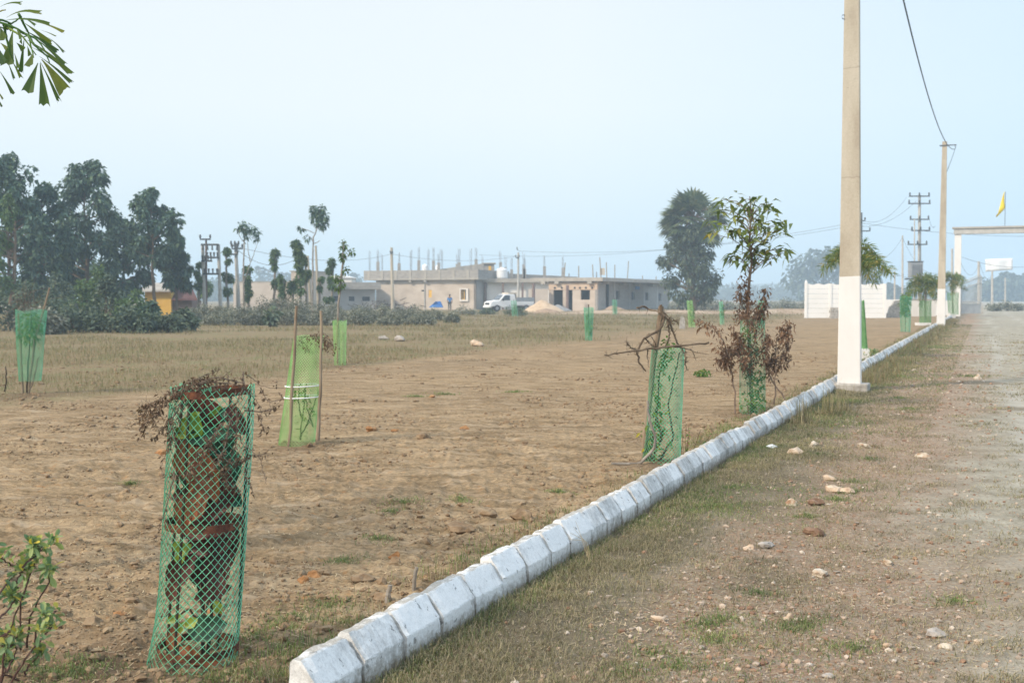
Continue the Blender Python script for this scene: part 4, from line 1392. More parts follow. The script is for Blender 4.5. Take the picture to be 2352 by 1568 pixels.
def guard_mango():
    t, Y, b, tp, rng = simple_guard('teal mesh tree guard wrapped round the foot of the young glossy leaved tree', 1700, 1757, 1700, 1756, 948, 735, 'netteal', 24, 30, .0013, seed=12)
    tr = thing('young_tree', 'slender young tree with drooping glossy leaves above withered brown branches', 'young tree', (b.x, Y, 0))
    B = MB()
    trunk = polypts([(1728, 950), (1722, 800), (1716, 700), (1720, 650), (1727, 600), (1722, 560), (1725, 500), (1722, 450)], Y, 0, 30, .003, rng)
    B.tube(trunk, [.026, .019, .013, .006], 8)
    cl = [(760, 340), (880, 380), (960, 310), (1080, 340), (1220, 330), (1330, 370), (1380, 390), (1350, 470), (700, 460), (740, 490), (1000, 460), (1150, 420), (1060, 400), (880, 580), (1000, 560), (1120, 560), (1230, 590), (1380, 600), (1500, 650), (1540, 610), (860, 740),
          (910, 760), (950, 700), (1080, 690), (1220, 720), (1240, 680), (1350, 740), (1300, 680), (1490, 720), (1530, 750), (1000, 860), (1140, 850), (1180, 840), (1260, 890), (1330, 860), (840, 1030), (950, 985), (910, 1070), (1060, 1000), (1110, 960), (1150, 1020), (1050, 1140), (970, 1110), (1230, 930), (1290, 1000), (1380, 1030),
          (1360, 1090), (1410, 960), (1520, 940), (1550, 1000), (1490, 1030), (740, 690), (770, 740), (640, 600), (620, 770), (1160, 1060), (1020, 520), (1090, 470), (1200, 480), (1170, 640), (1000, 640)]
    Bl = MB()
    for x, y in cl:
        dx, dy_ = K8(x, y)
        c = np.array(at(dx, dy_ - 6, Y + rng.normal(0, .22)))
        # branch from the trunk a little lower
        i = int(np.argmin(abs(trunk[:, 2] - (c[2] - .12 - .25 * abs(c[0] - trunk[-1, 0])))))
        i = min(max(i, 12), 29)
        a = trunk[i]
        mid_ = (a + c) / 2 + np.array([0, 0, .05])
        P = np.array([a, mid_, c])
        tt = np.linspace(0, 2, 9)
        P = np.stack([np.interp(tt, [0, 1, 2], P[:, k]) for k in range(3)], 1)
        B.tube(P, [.006, .003], 5)
        n = rng.integers(4, 7)
        D = rand_dir(n, rng)
        D[:, 2] = D[:, 2] * .3 - .05
        leaves(Bl, c + rng.normal(0, .03, (n, 3)), D, rand_dir(n, rng, 2), .12 + .06 * rng.random(n), .042 + .014 * rng.random(n), .3 + .4 * rng.random(), .12)
    B.build('trunk', M['bark'], tr)
    Bl.build('crown', M['mango'], tr)
    # withered shoots
    B, Bl = MB(), MB()
    st = [[(1330, 1050), (1330, 850), (1300, 620), (1200, 420), (1130, 330), (1000, 270)], [(1330, 700), (1250, 550), (1190, 490)], [(1650, 960), (1640, 800), (1660, 600), (1700, 420), (1770, 300)], [(1730, 920), (1680, 780), (1640, 650), (1600, 500), (1590, 420)],
          [(1660, 620), (1740, 520), (1760, 420)], [(1460, 700), (1560, 500), (1600, 350)], [(1470, 600), (1380, 450), (1300, 330)], [(1470, 300), (1400, 100), (1375, 30)], [(1470, 230), (1560, 120), (1600, 20)], [(1440, 1070), (1460, 800), (1470, 600), (1480, 350)],
          [(1470, 480), (1400, 500), (1280, 560)], [(1320, 640), (1240, 620), (1200, 600)], [(1480, 500), (1560, 560), (1640, 620)], [(1480, 180), (1440, 60), (1400, -80)], [(1490, 250), (1560, 200), (1600, 180)], [(1700, 450), (1770, 380), (1790, 300)], [(1480, 330), (1420, 250), (1380, 210)],
          [(1330, 560), (1360, 480), (1390, 400)], [(1500, 420), (1540, 300), (1560, 240)], [(1560, 640), (1700, 640), (1770, 600)], [(1480, 700), (1420, 640), (1380, 560)]]
    for i, pl in enumerate(st):
        P = polypts([K6(*q) for q in pl], Y - .12, .12, 18, .008, rng)
        B.tube(P, [.010, .004] if len(pl) > 4 else [.005, .002], 5)
        n = 95 if i > 0 else 120
        Q = sample_line(P, n, rng, .3 if len(pl) > 3 else .1, 1) + rng.normal(0, .035, (n, 3))
        leaves(Bl, Q, rand_dir(n, rng, -.9), rand_dir(n, rng), .04 + .03 * rng.random(n), .017 + .012 * rng.random(n), .3, .35)
        for q in Q[::4]:
            B.tube([q, q + rng.normal(0, .04, 3)], .0015, 3, False)
    sh = B.build('withered_shoots', M['twig'], tr)
    Bl.build('withered_leaves', M['russet'], sh)
    v = thing('vine_plant', 'green and yellow vine at the foot of the young glossy leaved tree', 'vine', (b.x + .05, Y, 0))
    Bl = MB()
    for pl, n in (([(1735, 948), (1742, 900), (1738, 850)], 170), ([(1720, 945), (1725, 910)], 60), ([(1715, 780), (1722, 750)], 60)):
        P = polypts(pl, Y - .06, 0, 8)
        leaves(Bl, sample_line(P, n, rng) + rng.normal(0, .05, (n, 3)), rand_dir(n, rng), rand_dir(n, rng, 1), .05, .032, .3)
    Bl.build('leaves', M['vine'], v)


guard_mango()


def field_guards():
    # left: loose teal net on leaning sticks
    t, Y, b, tp, rng = simple_guard('teal mesh tree guard hung off the ground on leaning sticks left in the field', 45, 92, 38, 105, 873, 712, 'netteal', 30, 30, .0021, Y=16.6, seed=31)
    for pl, r in (([(52, 905), (48, 800), (42, 720)], .02), ([(66, 905), (80, 780), (98, 720), (114, 660)], .018), ([(62, 910), (78, 870), (88, 820)], .016)):
        B = MB()
        stick(B, pl, Y, [r, r * .7], rng)
        B.build('stake', M['bamboo'], t)
    s = thing('sapling', 'yellow green leafy sapling inside the teal guard at the left of the field', 'sapling', (b.x, Y, 0))
    B, Bl = MB(), MB()
    P = polypts([(60, 905), (62, 840), (70, 770), (75, 720)], Y, .03, 12, .006, rng)
    B.tube(P, [.014, .006], 5)
    crown(Bl, at(70, 755, Y), (.16, .16, .24), 260, .06, .035, rng)
    B.build('stem', M['rod'], s)
    Bl.build('leaves', M['vine'], s)
    d = MB()
    for i in range(40):
        p = np.array(at(35 + 60 * rng.random(), 712, Y)) + rng.normal(0, .06, 3)
        d.tube([p, p + rng.normal(0, .09, 3) + np.array([0, 0, .05]), p + rng.normal(0, .14, 3) + np.array([0, 0, .1])], .002, 4, False)
    tag(d.build('dry_brush', M['twig']), 'tangle of thin dry brushwood on top of the left teal guard', 'dry brush')
    # bare stick at the very left edge
    B = MB()
    stick(B, [(12, 900), (14, 860), (13, 842)], 16.9, [.012, .008], rng)
    tag(B.build('dead_stick', M['rod']), 'thin dark dead stem standing at the left edge of the field', 'stick')
    # second lime guard with its lopped sapling
    t, Y, b, tp, rng = simple_guard('pale lime mesh tree guard round a tall lopped sapling behind the first lime guard', 768, 794, 764, 796, 838, 736, 'netlime', 26, 28, .0024, seed=33)
    B = MB()
    stick(B, [(776, 836), (774, 780), (776, 730)], Y - .1, .02, rng)
    B.build('stake', M['bamboo'], t)
    s = thing('lopped_sapling', 'tall thin lopped sapling with few leaf tufts rising from the pale lime guard', 'sapling', (b.x, Y, 0))
    B, Bl = MB(), MB()
    P = polypts([(779, 838), (776, 740), (778, 690), (784, 640), (788, 590), (789, 555)], Y, .02, 20, .005, rng)
    B.tube(P, [.026, .022, .018], 7)
    B.tube(polypts([(783, 650), (776, 637), (770, 630)], Y, 0, 6), .008, 5)
    B.tube(polypts([(787, 600), (798, 588), (808, 578)], Y, 0, 6), .006, 5)
    for x, y, r in ((790, 560, .07), (788, 578, .09), (788, 592, .06), (808, 578, .06), (793, 620, .07), (770, 636, .06), (780, 640, .05), (784, 655, .06), (775, 660, .05)):
        crown(Bl, at(x, y, Y), (r, r, r * 1.2), 36, .075, .035, rng)
    B.build('trunk', M['greybark'], s)
    Bl.build('crown', M['teak2'], s)
    # far guards
    far = [('teal mesh tree guard standing alone in the middle of the far grass', 1345, 1360, 1341, 1363, 782, 706, 'netteal', 41), ('slim teal mesh tree guard in front of the fan palm', 1582, 1597, 1578, 1590, 752, 690, 'netlime', 42),
           ('leaning teal mesh guard right of the fan palm foot', 1654, 1664, 1652, 1660, 745, 692, 'netteal', 43), ('teal guard half hidden behind the withered young tree', 1742, 1756, 1742, 1754, 752, 690, 'netteal', 44),
           ('teal guard in bushes in front of the white pickup', 1176, 1190, 1174, 1186, 727, 690, 'netteal', 45), ('faint teal guard by the grey side wall of the low house', 1408, 1418, 1406, 1417, 723, 688, 'netteal', 46)]
    for lab, a, b_, c, d_, yb, yt, mt, sd_ in far:
        t, Y, b, tp, rng = simple_guard(lab, a, b_, c, d_, yb, yt, mt, 16, 22, .0042, seed=sd_)
        s = thing('sapling', 'small sapling inside the ' + lab.replace('tree guard', 'guard').replace(' mesh', ''), 'sapling', (b.x, Y, 0))
        B, Bl = MB(), MB()
        B.tube([(b.x, Y, -.02), (tp.x, Y, tp.z + .1)], .02, 5)
        h = tp.z
        crown(Bl, (b.x, Y, h * .5), (.1, .1, h * .38), 160, .09, .05, rng)
        B.build('stem', M['rod'], s)
        Bl.build('leaves', M['vine'], s)
    # boundary stone near the fan palm, yellow green seedling in mid field
    B = MB()
    p = G(1567, 755)
    B.prism([(p.x - .13, p.y - .1, -.05), (p.x + .13, p.y - .1, -.05), (p.x + .09, p.y - .1, .5), (p.x, p.y - .1, .56), (p.x - .09, p.y - .1, .5)], (0, .2, 0))
    tag(B.build('boundary_stone', M['plinth']), 'small pale boundary stone post in grass left of the fan palm', 'boundary stone')
    B = MB()
    p = G(1613, 866)
    rng = np.random.default_rng(3)
    crown(B, (p.x, p.y, .07), (.12, .12, .06), 120, .07, .04, rng)
    tag(B.build('seedling', M['vine']), 'bright lime green seedling alone on the bare soil', 'seedling')


field_guards()


# ---------------------------------------------------------------- near plants at the frame edge
def near_shrub():
    rng = np.random.default_rng(61)
    Y = 3.35
    t = thing('leafy_shrub', 'leafy shrub with spoon shaped green and yellow leaves at the lower left corner', 'shrub', (at(30, 1568, Y).x, Y, 0))
    B, Bl = MB(), MB()
    st = [[(150, 1560), (300, 1300), (390, 1150), (440, 1050), (470, 1040)], [(160, 1290), (250, 1000), (330, 820), (420, 600), (440, 500)], [(160, 1290), (200, 900), (245, 600), (255, 420), (270, 370)], [(130, 720), (70, 560), (40, 430), (20, 260)], [(300, 1250), (390, 1050), (430, 960), (450, 900)],
          [(20, 1500), (60, 1150), (120, 850), (130, 720)], [(130, 700), (190, 560), (215, 520)], [(150, 1400), (170, 1180), (150, 1130)], [(310, 420), (325, 320), (340, 270)], [(250, 480), (310, 410), (335, 330)], [(100, 1600), (40, 1400), (20, 1370)], [(180, 860), (110, 800), (100, 740)], [(170, 1050), (60, 1100), (20, 1170)], [(100, 1600), (220, 1440), (330, 1300)]]
    root = at(*KS(60, 1640), Y)
    tips = []
    for pl in st:
        P = polypts([KS(*q) for q in pl], Y, .06, 16, .002, rng)
        B.tube(P, [.0034, .0016], 6)
        tips.append(P)
    B.tube([(root.x - .02, Y, -.05), (root.x, Y, .1), (root.x + .01, Y, root.z), tuple(tips[0][0])], [.012, .008], 6)
    B.tube([(root.x - .02, Y, -.03), (root.x - .05, Y, .15), tuple(tips[5][0])], [.010, .006], 6)
    for P in tips:
        for tt, n in ((1.0, 12), (.92, 9), (.8, 7), (.66, 6), (.5, 4)):
            i = tt * (len(P) - 1)
            c = np.array([np.interp(i, np.arange(len(P)), P[:, k]) for k in range(3)])
            D = rand_dir(n, rng, .5)
            spoon(Bl, c + rng.normal(0, .006, (n, 3)), D, rand_dir(n, rng, 1.5), .026 + .018 * rng.random(n), .012 + .006 * rng.random(n), .15, .12)
    B.build('stems', plain('purple_stem', [(.3, (.055, .03, .025)), (.7, (.12, .065, .05))], 30, bmp=.2), t)
    Bl.build('leaves', M['shrubleaf'], t)


near_shrub()


def fishtail_palm():
    rng = np.random.default_rng(62)
    Y = 5.2
    x0 = at(-420, 600, Y).x
    t = thing('fishtail_palm', 'fishtail palm frond with ragged wedge leaflets reaching in at the top left corner', 'palm', (x0, Y, 0))
    B = MB()
    B.tube([(x0, Y, -.1), (x0 + .03, Y, 1.2), (x0 + .1, Y, 2.4)], [.09, .07, .05], 10)
    B.build('trunk', M['greybark'], t)
    Br, Bl = MB(), MB()

    def wedge(B, p, tip, w, up):
        """Leaflet widening to a ragged cut end."""
        p, tip = np.array(p), np.array(tip)
        ax = tip - p
        L = np.linalg.norm(ax)
        ax = ax / L
        sd_ = np.cross(ax, [0, -1, .2])
        sd_ /= np.linalg.norm(sd_)
        nn = np.cross(sd_, ax)
        nu, nv = 8, 7
        V = []
        for i in range(nu):
            u = i / (nu - 1)
            wd = w * (.06 + .94 * u ** 1.25)
            for j in range(nv):
                v = j / (nv - 1) - .5
                ext = 0
                if i == nu - 1:
                    ext = (rng.random() - .55) * .12 * L + (.05 * L if j in (0, nv - 1) else 0)
                V.append(p + ax * (u * L + ext) + sd_ * v * wd + nn * (abs(v) * wd * .5) + np.array([0, 0, -.15 * L * u * u + up * L * u * (1 - u)]))
        q = [[i * nv + j, i * nv + j + 1, (i + 1) * nv + j + 1, (i + 1) * nv + j] for i in range(nu - 1) for j in range(nv - 1)]
        B.add(np.array(V), np.array(q))
    # leaflets traced off the photo: stalk point, tip point, width (photo zoom units)
    lf = [((90, 250), (565, 100), 60, .25), ((60, 290), (715, 235), 60, .1), ((330, 250), (495, 330), 40, 0), ((490, 310), (880, 385), 45, .05), ((350, 330), (700, 570), 110, 0), ((350, 430), (790, 660), 80, .02), ((560, 420), (780, 480), 20, 0), ((660, 520), (890, 650), 30, 0),
          ((480, 530), (900, 820), 60, 0), ((380, 560), (985, 920), 75, .05), ((550, 790), (990, 1070), 60, 0), ((580, 830), (900, 1200), 190, .03), ((560, 860), (820, 1330), 60, .0), ((560, 880), (630, 1385), 150, 0), ((530, 880), (400, 1230), 170, 0), ((470, 740), (410, 880), 130, 0),
          ((340, 520), (300, 930), 80, 0), ((180, 430), (120, 840), 190, 0), ((100, 300), (180, 400), 90, 0), ((160, 840), (290, 1040), 50, 0), ((100, 860), (200, 1040), 40, 0), ((0, 1000), (180, 1260), 60, 0), ((-80, 600), (60, 830), 110, 0), ((0, 380), (60, 520), 120, 0), ((300, 520), (310, 600), 90, 0),
          ((200, 740), (260, 920), 50, 0), ((-60, 1230), (40, 1360), 30, 0), ((-60, 1330), (25, 1460), 30, 0), ((0, 100), (300, 0), 40, .2), ((380, 640), (420, 760), 60, 0), ((440, 660), (880, 870), 50, 0), ((0, 600), (100, 660), 60, 0), ((220, 380), (300, 500), 60, 0), ((640, 640), (870, 820), 60, 0), ((230, 600), (330, 680), 90, 0)]
    for a, b, wz, up in lf:
        Yl = Y + rng.normal(0, .07)
        p, q = at(*KP(*a), Yl), at(*KP(*b), Yl + rng.normal(0, .05))
        wedge(Bl, p, q, wz / 3.484 / 1.7415 * Y / F, up)
    for pl in ([(-700, 500), (-300, 330), (0, 320), (200, 380), (360, 480), (450, 650), (560, 850)], [(-300, 330), (0, 270), (80, 290), (330, 250)], [(0, 320), (180, 430), (350, 520), (550, 790)], [(320, 230), (345, 400), (340, 520)], [(-300, 800), (-100, 850), (0, 1000)], [(360, 480), (500, 640), (660, 780), (740, 900)],
               [(200, 400), (480, 530), (660, 740)], [(0, 320), (100, 600), (160, 840)], [(-300, 330), (-80, 600)], [(-700, 900), (-300, 1000), (-60, 1300)], [(80, 340), (0, 380)], [(-300, 330), (-100, 200), (0, 100)]):
        P = polypts([KP(*q) for q in pl], Y, .03, 20, .001, rng)
        Br.tube(P, [.007, .0025], 5)
    # remaining fronds of the same palm, out beyond the frame edge
    for a in np.linspace(1.8, 5.2, 5):
        p0 = np.array([x0 + .1, Y, 2.35])
        P = [p0 + np.array([math.cos(a) * r, math.sin(a) * r, .6 * r - .35 * r * r]) for r in np.linspace(0, 1.4, 10)]
        Br.tube(P, [.012, .004], 5)
        for q in P[3:]:
            for k in range(4):
                wedge(Bl, q, q + np.array([rng.normal(0, .15), rng.normal(0, .15), -.2 - .1 * rng.random()]), .09, 0)
    Br.tube([(x0 + .1, Y, 2.3)] + [tuple(at(*KP(-700, 500), Y))], .012, 6)
    Br.build('rachis', M['vine'], t)
    Bl.build('leaflets', M['fishtail'], t)


fishtail_palm()


def small_sticks():
    rng = np.random.default_rng(64)
    for pl, r, lab in (([(950, 1362), (952, 1340), (953, 1318), (958, 1302)], .011, 'pale upright stick stump in the grass behind the nearest kerb blocks'), ([(889, 1378), (892, 1360), (896, 1344)], .013, 'short thick leaning stick stump left of the pale upright one')):
        B = MB()
        p = G(*pl[0])
        P = polypts(pl, p.y, 0, 10, .0015, rng)
        P[0, 2] -= .03
        B.tube(P, [r, r * .75], 8)
        tag(B.build('stick_stump', M['greybark']), lab, 'stick')
    # single tall dry stalks
    specs = [((1085, 1395), (1040, 1320), 'bent tan stalk crossing the near kerb blocks'), ((1355, 1290), (1322, 1195), 'tan stalk leaning before the middle kerb blocks'), ((1018, 1400), (1024, 1330), 'thin upright stalk at the kerb foot near the bent tan stalk')]
    for a, b, lab in specs:
        p = G(*a)
        B = MB()
        for k in range(4):
            P = polypts([a, ((a[0] + b[0]) / 2 + 4 * k, (a[1] + b[1]) / 2), (b[0] - 6 * k, b[1] + 14 * k)], p.y - .02 + .012 * k, 0, 8, .001, rng)
            B.tube(P, [.0016, .0007], 4, False)
        tag(B.build('grass_stalk', M['straw']), lab, 'grass stalk')
    # tussocks of tall dry grass by the pole foot
    for x, y, n, lab in ((1843, 975, 60, 'tall dry grass tussock before the streaked kerb left of the pole'), (1900, 952, 46, 'smaller dry grass tussock at the left side of the pole plinth'), (1935, 945, 40, 'low dry tussock in front of the pole plinth'), (1995, 880, 50, 'dry grass tussock just right of the pole plinth')):
        p = G(x, y)
        B = MB()
        P = np.stack([p.x + rng.normal(0, .05, n), p.y + rng.normal(0, .05, n), np.full(n, -.01)], 1)
        blades(B, P, .2 + .35 * rng.random(n), .006, .08 + .4 * rng.random(n), rng)
        P = np.stack([p.x + rng.normal(0, .12, n * 4), p.y + rng.normal(0, .1, n * 4), np.full(n * 4, -.01)], 1)
        blades(B, P, .06 + .12 * rng.random(n * 4), .005, .2 + .6 * rng.random(n * 4), rng)
        tag(B.build('grass_tussock', M['dryblade']), lab, 'grass tussock', 'dry grass tussocks by the concrete pole')
    # low red stemmed weed between the two right guards
    p = G(1572, 1052)
    B, Bl = MB(), MB()
    t = thing('weed', 'small red stemmed weed behind the kerb right of the thorny guard', 'weed', (p.x, p.y, 0))
    for k in range(9):
        a = rng.normal(0, .05, 2)
        P = [np.array([p.x + a[0], p.y + a[1], -.01]), np.array([p.x + a[0] * 2, p.y + a[1] * 2, .12]), np.array([p.x + a[0] * 3, p.y + a[1] * 3, .2 + .12 * rng.random()])]
        B.tube(P, .002, 4)
        n = 9
        leaves(Bl, sample_line(np.array(P), n, rng), rand_dir(n, rng), rand_dir(n, rng, 1), .03, .014)
    B.build('stems', M['rust'], t)
    Bl.build('leaves', M['vine'], t)
    # scraps of litter
    p = G(1772, 1030)
    B = MB()
    V0, F0 = ICO[2]
    B.add(V0 * np.array([.05, .04, .02]) * (1 + .5 * (rng.random((len(V0), 1)) - .5)) + np.array([p.x, p.y, .02]), F0)
    tag(B.build('plastic_scrap', M['tie']), 'crumpled whitish plastic scrap in the grass below the kerb', 'litter')


small_sticks()


# ---------------------------------------------------------------- poles
def taper_box(B, p, w0, d0, w1, d1, z0, z1, lean=0.0, n=10):
    """Tapered rectangular shaft, width along NR, depth along U."""
    V = []
    for i in range(n + 1):
        t = i / n
        z = z0 + (z1 - z0) * t
        ww, dd = w0 + (w1 - w0) * t, d0 + (d1 - d0) * t
        ch = min(ww, dd) * .10
        c = p + NR * (lean * z)
        for a, b in ((-ww / 2, -dd / 2 + ch), (-ww / 2 + ch, -dd / 2), (ww / 2 - ch, -dd / 2), (ww / 2, -dd / 2 + ch), (ww / 2, dd / 2 - ch), (ww / 2 - ch, dd / 2), (-ww / 2 + ch, dd / 2), (-ww / 2, dd / 2 - ch)):
            q = c + NR * a + U * b
            V.append((q.x, q.y, z))
    q = [[i * 8 + j, i * 8 + (j + 1) % 8, (i + 1) * 8 + (j + 1) % 8, (i + 1) * 8 + j] for i in range(n) for j in range(8)]
    B.add(np.array(V), np.array(q), np.array([list(range(8))[::-1], list(range(n * 8, n * 8 + 8))]))


def big_pole(x, yb, zp, H, wb, lean, label, plinth, ypaint):
    p = G(x, yb)
    p = Vector((p.x, p.y + (.0), 0))
    t = thing('concrete_pole', label, 'pole', p, 'concrete poles along the road')
    wt = wb * .56
    def wz(z):
        return wb + (wt - wb) * z / H
    B = MB()
    taper_box(B, p, wb, .13, wt, .10, zp - .05, H, lean, 16)
    B.build('shaft', M['concrete'], t)
    zt = at(x, ypaint, p.y).z
    B = MB()
    taper_box(B, p, wz(0) + .006, .136, wz(zt) + .006, .134, zp - .02, zt, lean, 6)
    jr = np.random.default_rng(int(x))
    B.V[0][-8:, 2] += jr.normal(0, .014, 8)
    B.build('painted_base', M['whitepaint'], t)
    if plinth:
        B = MB()
        c = p + NR * .03
        q = c - NR * .25 - U * .22
        B.box((q.x, q.y, -.08), NR * .50, U * .44, (0, 0, zp + .08))
        o = B.build('plinth', M['plinth'], t)
        bv = o.modifiers.new('bevel', 'BEVEL')
        bv.width = .025
        bv.segments = 2
    # arm and insulator at the top, reaching over the road
    tp = p + NR * (lean * H)
    B = MB()
    za = H - .22
    q = tp - NR * (wt / 2 + .12) - U * .085
    B.box((q.x, q.y, za), NR * (wt + .12 + .42), U * .012, (0, 0, .05))
    q = tp - NR * (wt / 2 + .1) + U * .06
    B.box((q.x, q.y, za), NR * (wt + .2), U * .012, (0, 0, .05))
    o = B.build('bracket', M['iron'], t)
    B = MB()
    e_ = tp + NR * (wt / 2 + .36) - U * .05
    B.tube([(e_.x, e_.y, za + .02), (e_.x, e_.y, za - .05), (e_.x + .02, e_.y, za - .13), (e_.x - .02, e_.y, za - .17)], .018, 6)
    B.tube([(e_.x, e_.y, za), (e_.x + .05, e_.y, za + .05), (e_.x + .09, e_.y, za + .0), (e_.x + .05, e_.y, za - .06)], .01, 6)
    B.build('insulator', M['iron'], o)
    return p, Vector((e_.x, e_.y, za - .16)), t


p1, a1, pole1 = big_pole(1951, 899, .13, 7.3, .335, -.004, 'nearest tall concrete pole with whitewashed lower part on a concrete plinth', True, 635)
p2, a2, pole2 = big_pole(2161, 751, .0, 8.85, .385, .006, 'second concrete pole with whitewashed foot and top bracket, further along the kerb', False, 663)
B = MB()
h0 = at(1938, 40, p1.y)
B.tube([tuple(h0 + Vector((.02, 0, .03))), tuple(h0 + Vector((-.02, -.01, .03))), tuple(h0 + Vector((-.035, -.01, 0))), tuple(h0 + Vector((-.02, -.01, -.025))), tuple(h0 + Vector((.02, 0, -.03)))], .006, 6)
B.build('hook', M['iron'], pole1)


def wire_between(a, b, sag, r, label, mat='wire', n=40, twist=0.0, name='cable'):
    a, b = np.array(a), np.array(b)
    t = np.linspace(0, 1, n)
    P = a[None] + (b - a)[None] * t[:, None]
    P[:, 2] -= sag * 4 * t * (1 - t)
    B = MB()
    if twist:
        for ph in (0, 2.1, 4.2):
            w_ = t * np.linalg.norm(b - a) * twist
            Q = P + np.stack([np.cos(w_ + ph), 0 * w_, np.sin(w_ + ph)], 1) * r * .9
            B.tube(Q, r * .62, 4)
    else:
        B.tube(P, r, 4)
    return tag(B.build(name, M[mat]), label, 'cable')


wire_between(a1, a2, .95, .0115, 'dark twisted cable swooping down to the bracket of the second pole', n=500, twist=11)
wire_between(a2 + Vector((0, 0, 0)), at(2172, 400, p2.y + .2), .05, .012, 'short cable loop running down the right side of the second pole', n=20)


# ---------------------------------------------------------------- trees at the left
def tube_tree(B, base, top, r0, r1, rng, n=12, wob=.05):
    t = np.linspace(0, 1, n)
    base, top = np.array(base, float), np.array(top, float)
    P = base[None] + (top - base)[None] * t[:, None] + np.cumsum(rng.normal(0, wob / n ** .5, (n, 3)), 0) * np.array([1, 1, .2])
    P[0] = base
    B.tube(P, [r0, r1], 8)
    return P


def broad_tree(name, label, cat, group, xc, ytop, ybot, wpx, Y, seed, mat, L=.30, W=.20, ncl=26, per=90, trunkw=.16, bark='bark', shape=1.0, rad=.27, profile=None):
    """Tree: trunk, limbs to every clump, clumps of leaves filling an uneven outline."""
    rng = np.random.default_rng(seed)
    base = at(xc, 700, Y)
    base = np.array([base.x, Y, -.05])
    zt, zb = at(xc, ytop, Y).z, at(xc, ybot, Y).z
    hw = wpx / 2 * Y / F
    t = thing(name, label, cat, base, group)
    B = MB()
    tr = tube_tree(B, base, (base[0] + rng.normal(0, .1) * hw, Y, zb + (zt - zb) * .8), trunkw, trunkw * .25, rng, 14, .2)
    Bl = MB()
    for i in range(ncl):
        v = (i + .5) / ncl
        z = zb + (zt - zb) * (v ** .85)
        prof = (math.sin(math.pi * min(1, .18 + .82 * v) ** .9) ** .75 + .12) * shape if profile is None else np.interp(v, *profile)
        a = rng.random() * 6.28
        rr = hw * prof * (.25 + .75 * rng.random() ** .6)
        c = np.array([base[0] + rr * math.cos(a), Y + rr * .8 * math.sin(a), z])
        cr = hw * rad * (.6 + .7 * rng.random())
        if v > .93:
            c[0], cr = base[0] + hw * .2 * rng.normal(), cr * .6
        k = int(np.argmin(abs(tr[:, 2] - (z - rr * .5))))
        a0 = tr[max(2, min(k, 13))]
        m_ = (a0 + c) / 2 + rng.normal(0, .1, 3) * hw
        tt = np.linspace(0, 1, 7)[:, None]
        B.tube(a0 * (1 - tt) ** 2 + 2 * m_ * tt * (1 - tt) + c * tt ** 2, [trunkw * .35, trunkw * .1], 5)
        crown(Bl, c, (cr, cr, cr * .95), per, L, W, rng, .45, -.25)
    B.build('trunk', M[bark], t)
    Bl.build('crown', M[mat], t)
    return t


GL = 'broad leaved trees at the left edge of the field'
broad_tree('tree', 'tallest broad leaved tree at the left edge, partly cut off by the frame', 'tree', GL, 20, 362, 690, 190, 66, 71, 'teak', ncl=46, per=120)
broad_tree('tree', 'narrow dark tree spire between the left edge tree and the rounded tree', 'tree', GL, 100, 425, 700, 120, 68, 72, 'teak', ncl=36, per=120)
broad_tree('tree', 'tall rounded broad leaved tree, second highest of the left grove', 'tree', GL, 205, 375, 690, 155, 72, 73, 'teak', ncl=46, per=120)
broad_tree('tree', 'shorter broad leaved tree filling the gap right of the tall rounded one', 'tree', GL, 280, 500, 710, 110, 76, 74, 'teak', ncl=36, per=110)
broad_tree('tree', 'loose crowned tree with sky gaps, rightmost of the left grove', 'tree', GL, 352, 436, 600, 110, 70, 75, 'teak', ncl=32, per=95, trunkw=.13)
broad_tree('tree', 'drooping leafy tree beside the yellow hut, right of the loose crowned one', 'tree', GL, 400, 545, 660, 80, 73, 76, 'teak', ncl=30, per=110, trunkw=.1)
broad_tree('tree', 'low dark tree behind the middle of the left grove', 'tree', GL, 150, 520, 720, 130, 80, 77, 'teak', ncl=36, per=110)
broad_tree('tree', 'yellow green tree in front at the far left edge', 'tree', GL, 18, 450, 700, 80, 60, 78, 'teak2', ncl=18, per=70, L=.22, W=.13)


def lop(x, ytop, ybot, Y, tufts, seed, label, lean=0, r=.09, name='lopped_tree', crownr=None):
    rng = np.random.default_rng(seed)
    b = at(x - lean, ybot, Y)
    tp = at(x, ytop + 4, Y)
    t = thing(name, label, 'tree', (b.x, Y, 0), 'lopped trees behind the shrubs')
    B, Bl = MB(), MB()
    P = tube_tree(B, (b.x, Y, -.05), tp, r, r * .7, rng, 12, .1)
    for dx, yy, rp in tufts:
        c = np.array(at(x + dx, yy, Y))
        rr = rp * .85 * Y / F
        for _ in range(4):
            o_ = rng.normal(0, .42, 3) * rr
            crown(Bl, c + o_, (rr * .5, rr * .5, rr * .6), int(14 + 5 * rp), .22, .11, rng, .5, -.2)
        if abs(dx) > 3:
            k = int(np.argmin(abs(P[:, 2] - c[2] + .2)))
            B.tube([P[k], c], r * .3, 5)
    B.build('trunk', M['greybark'], t)
    Bl.build('crown', M['teak2'], t)


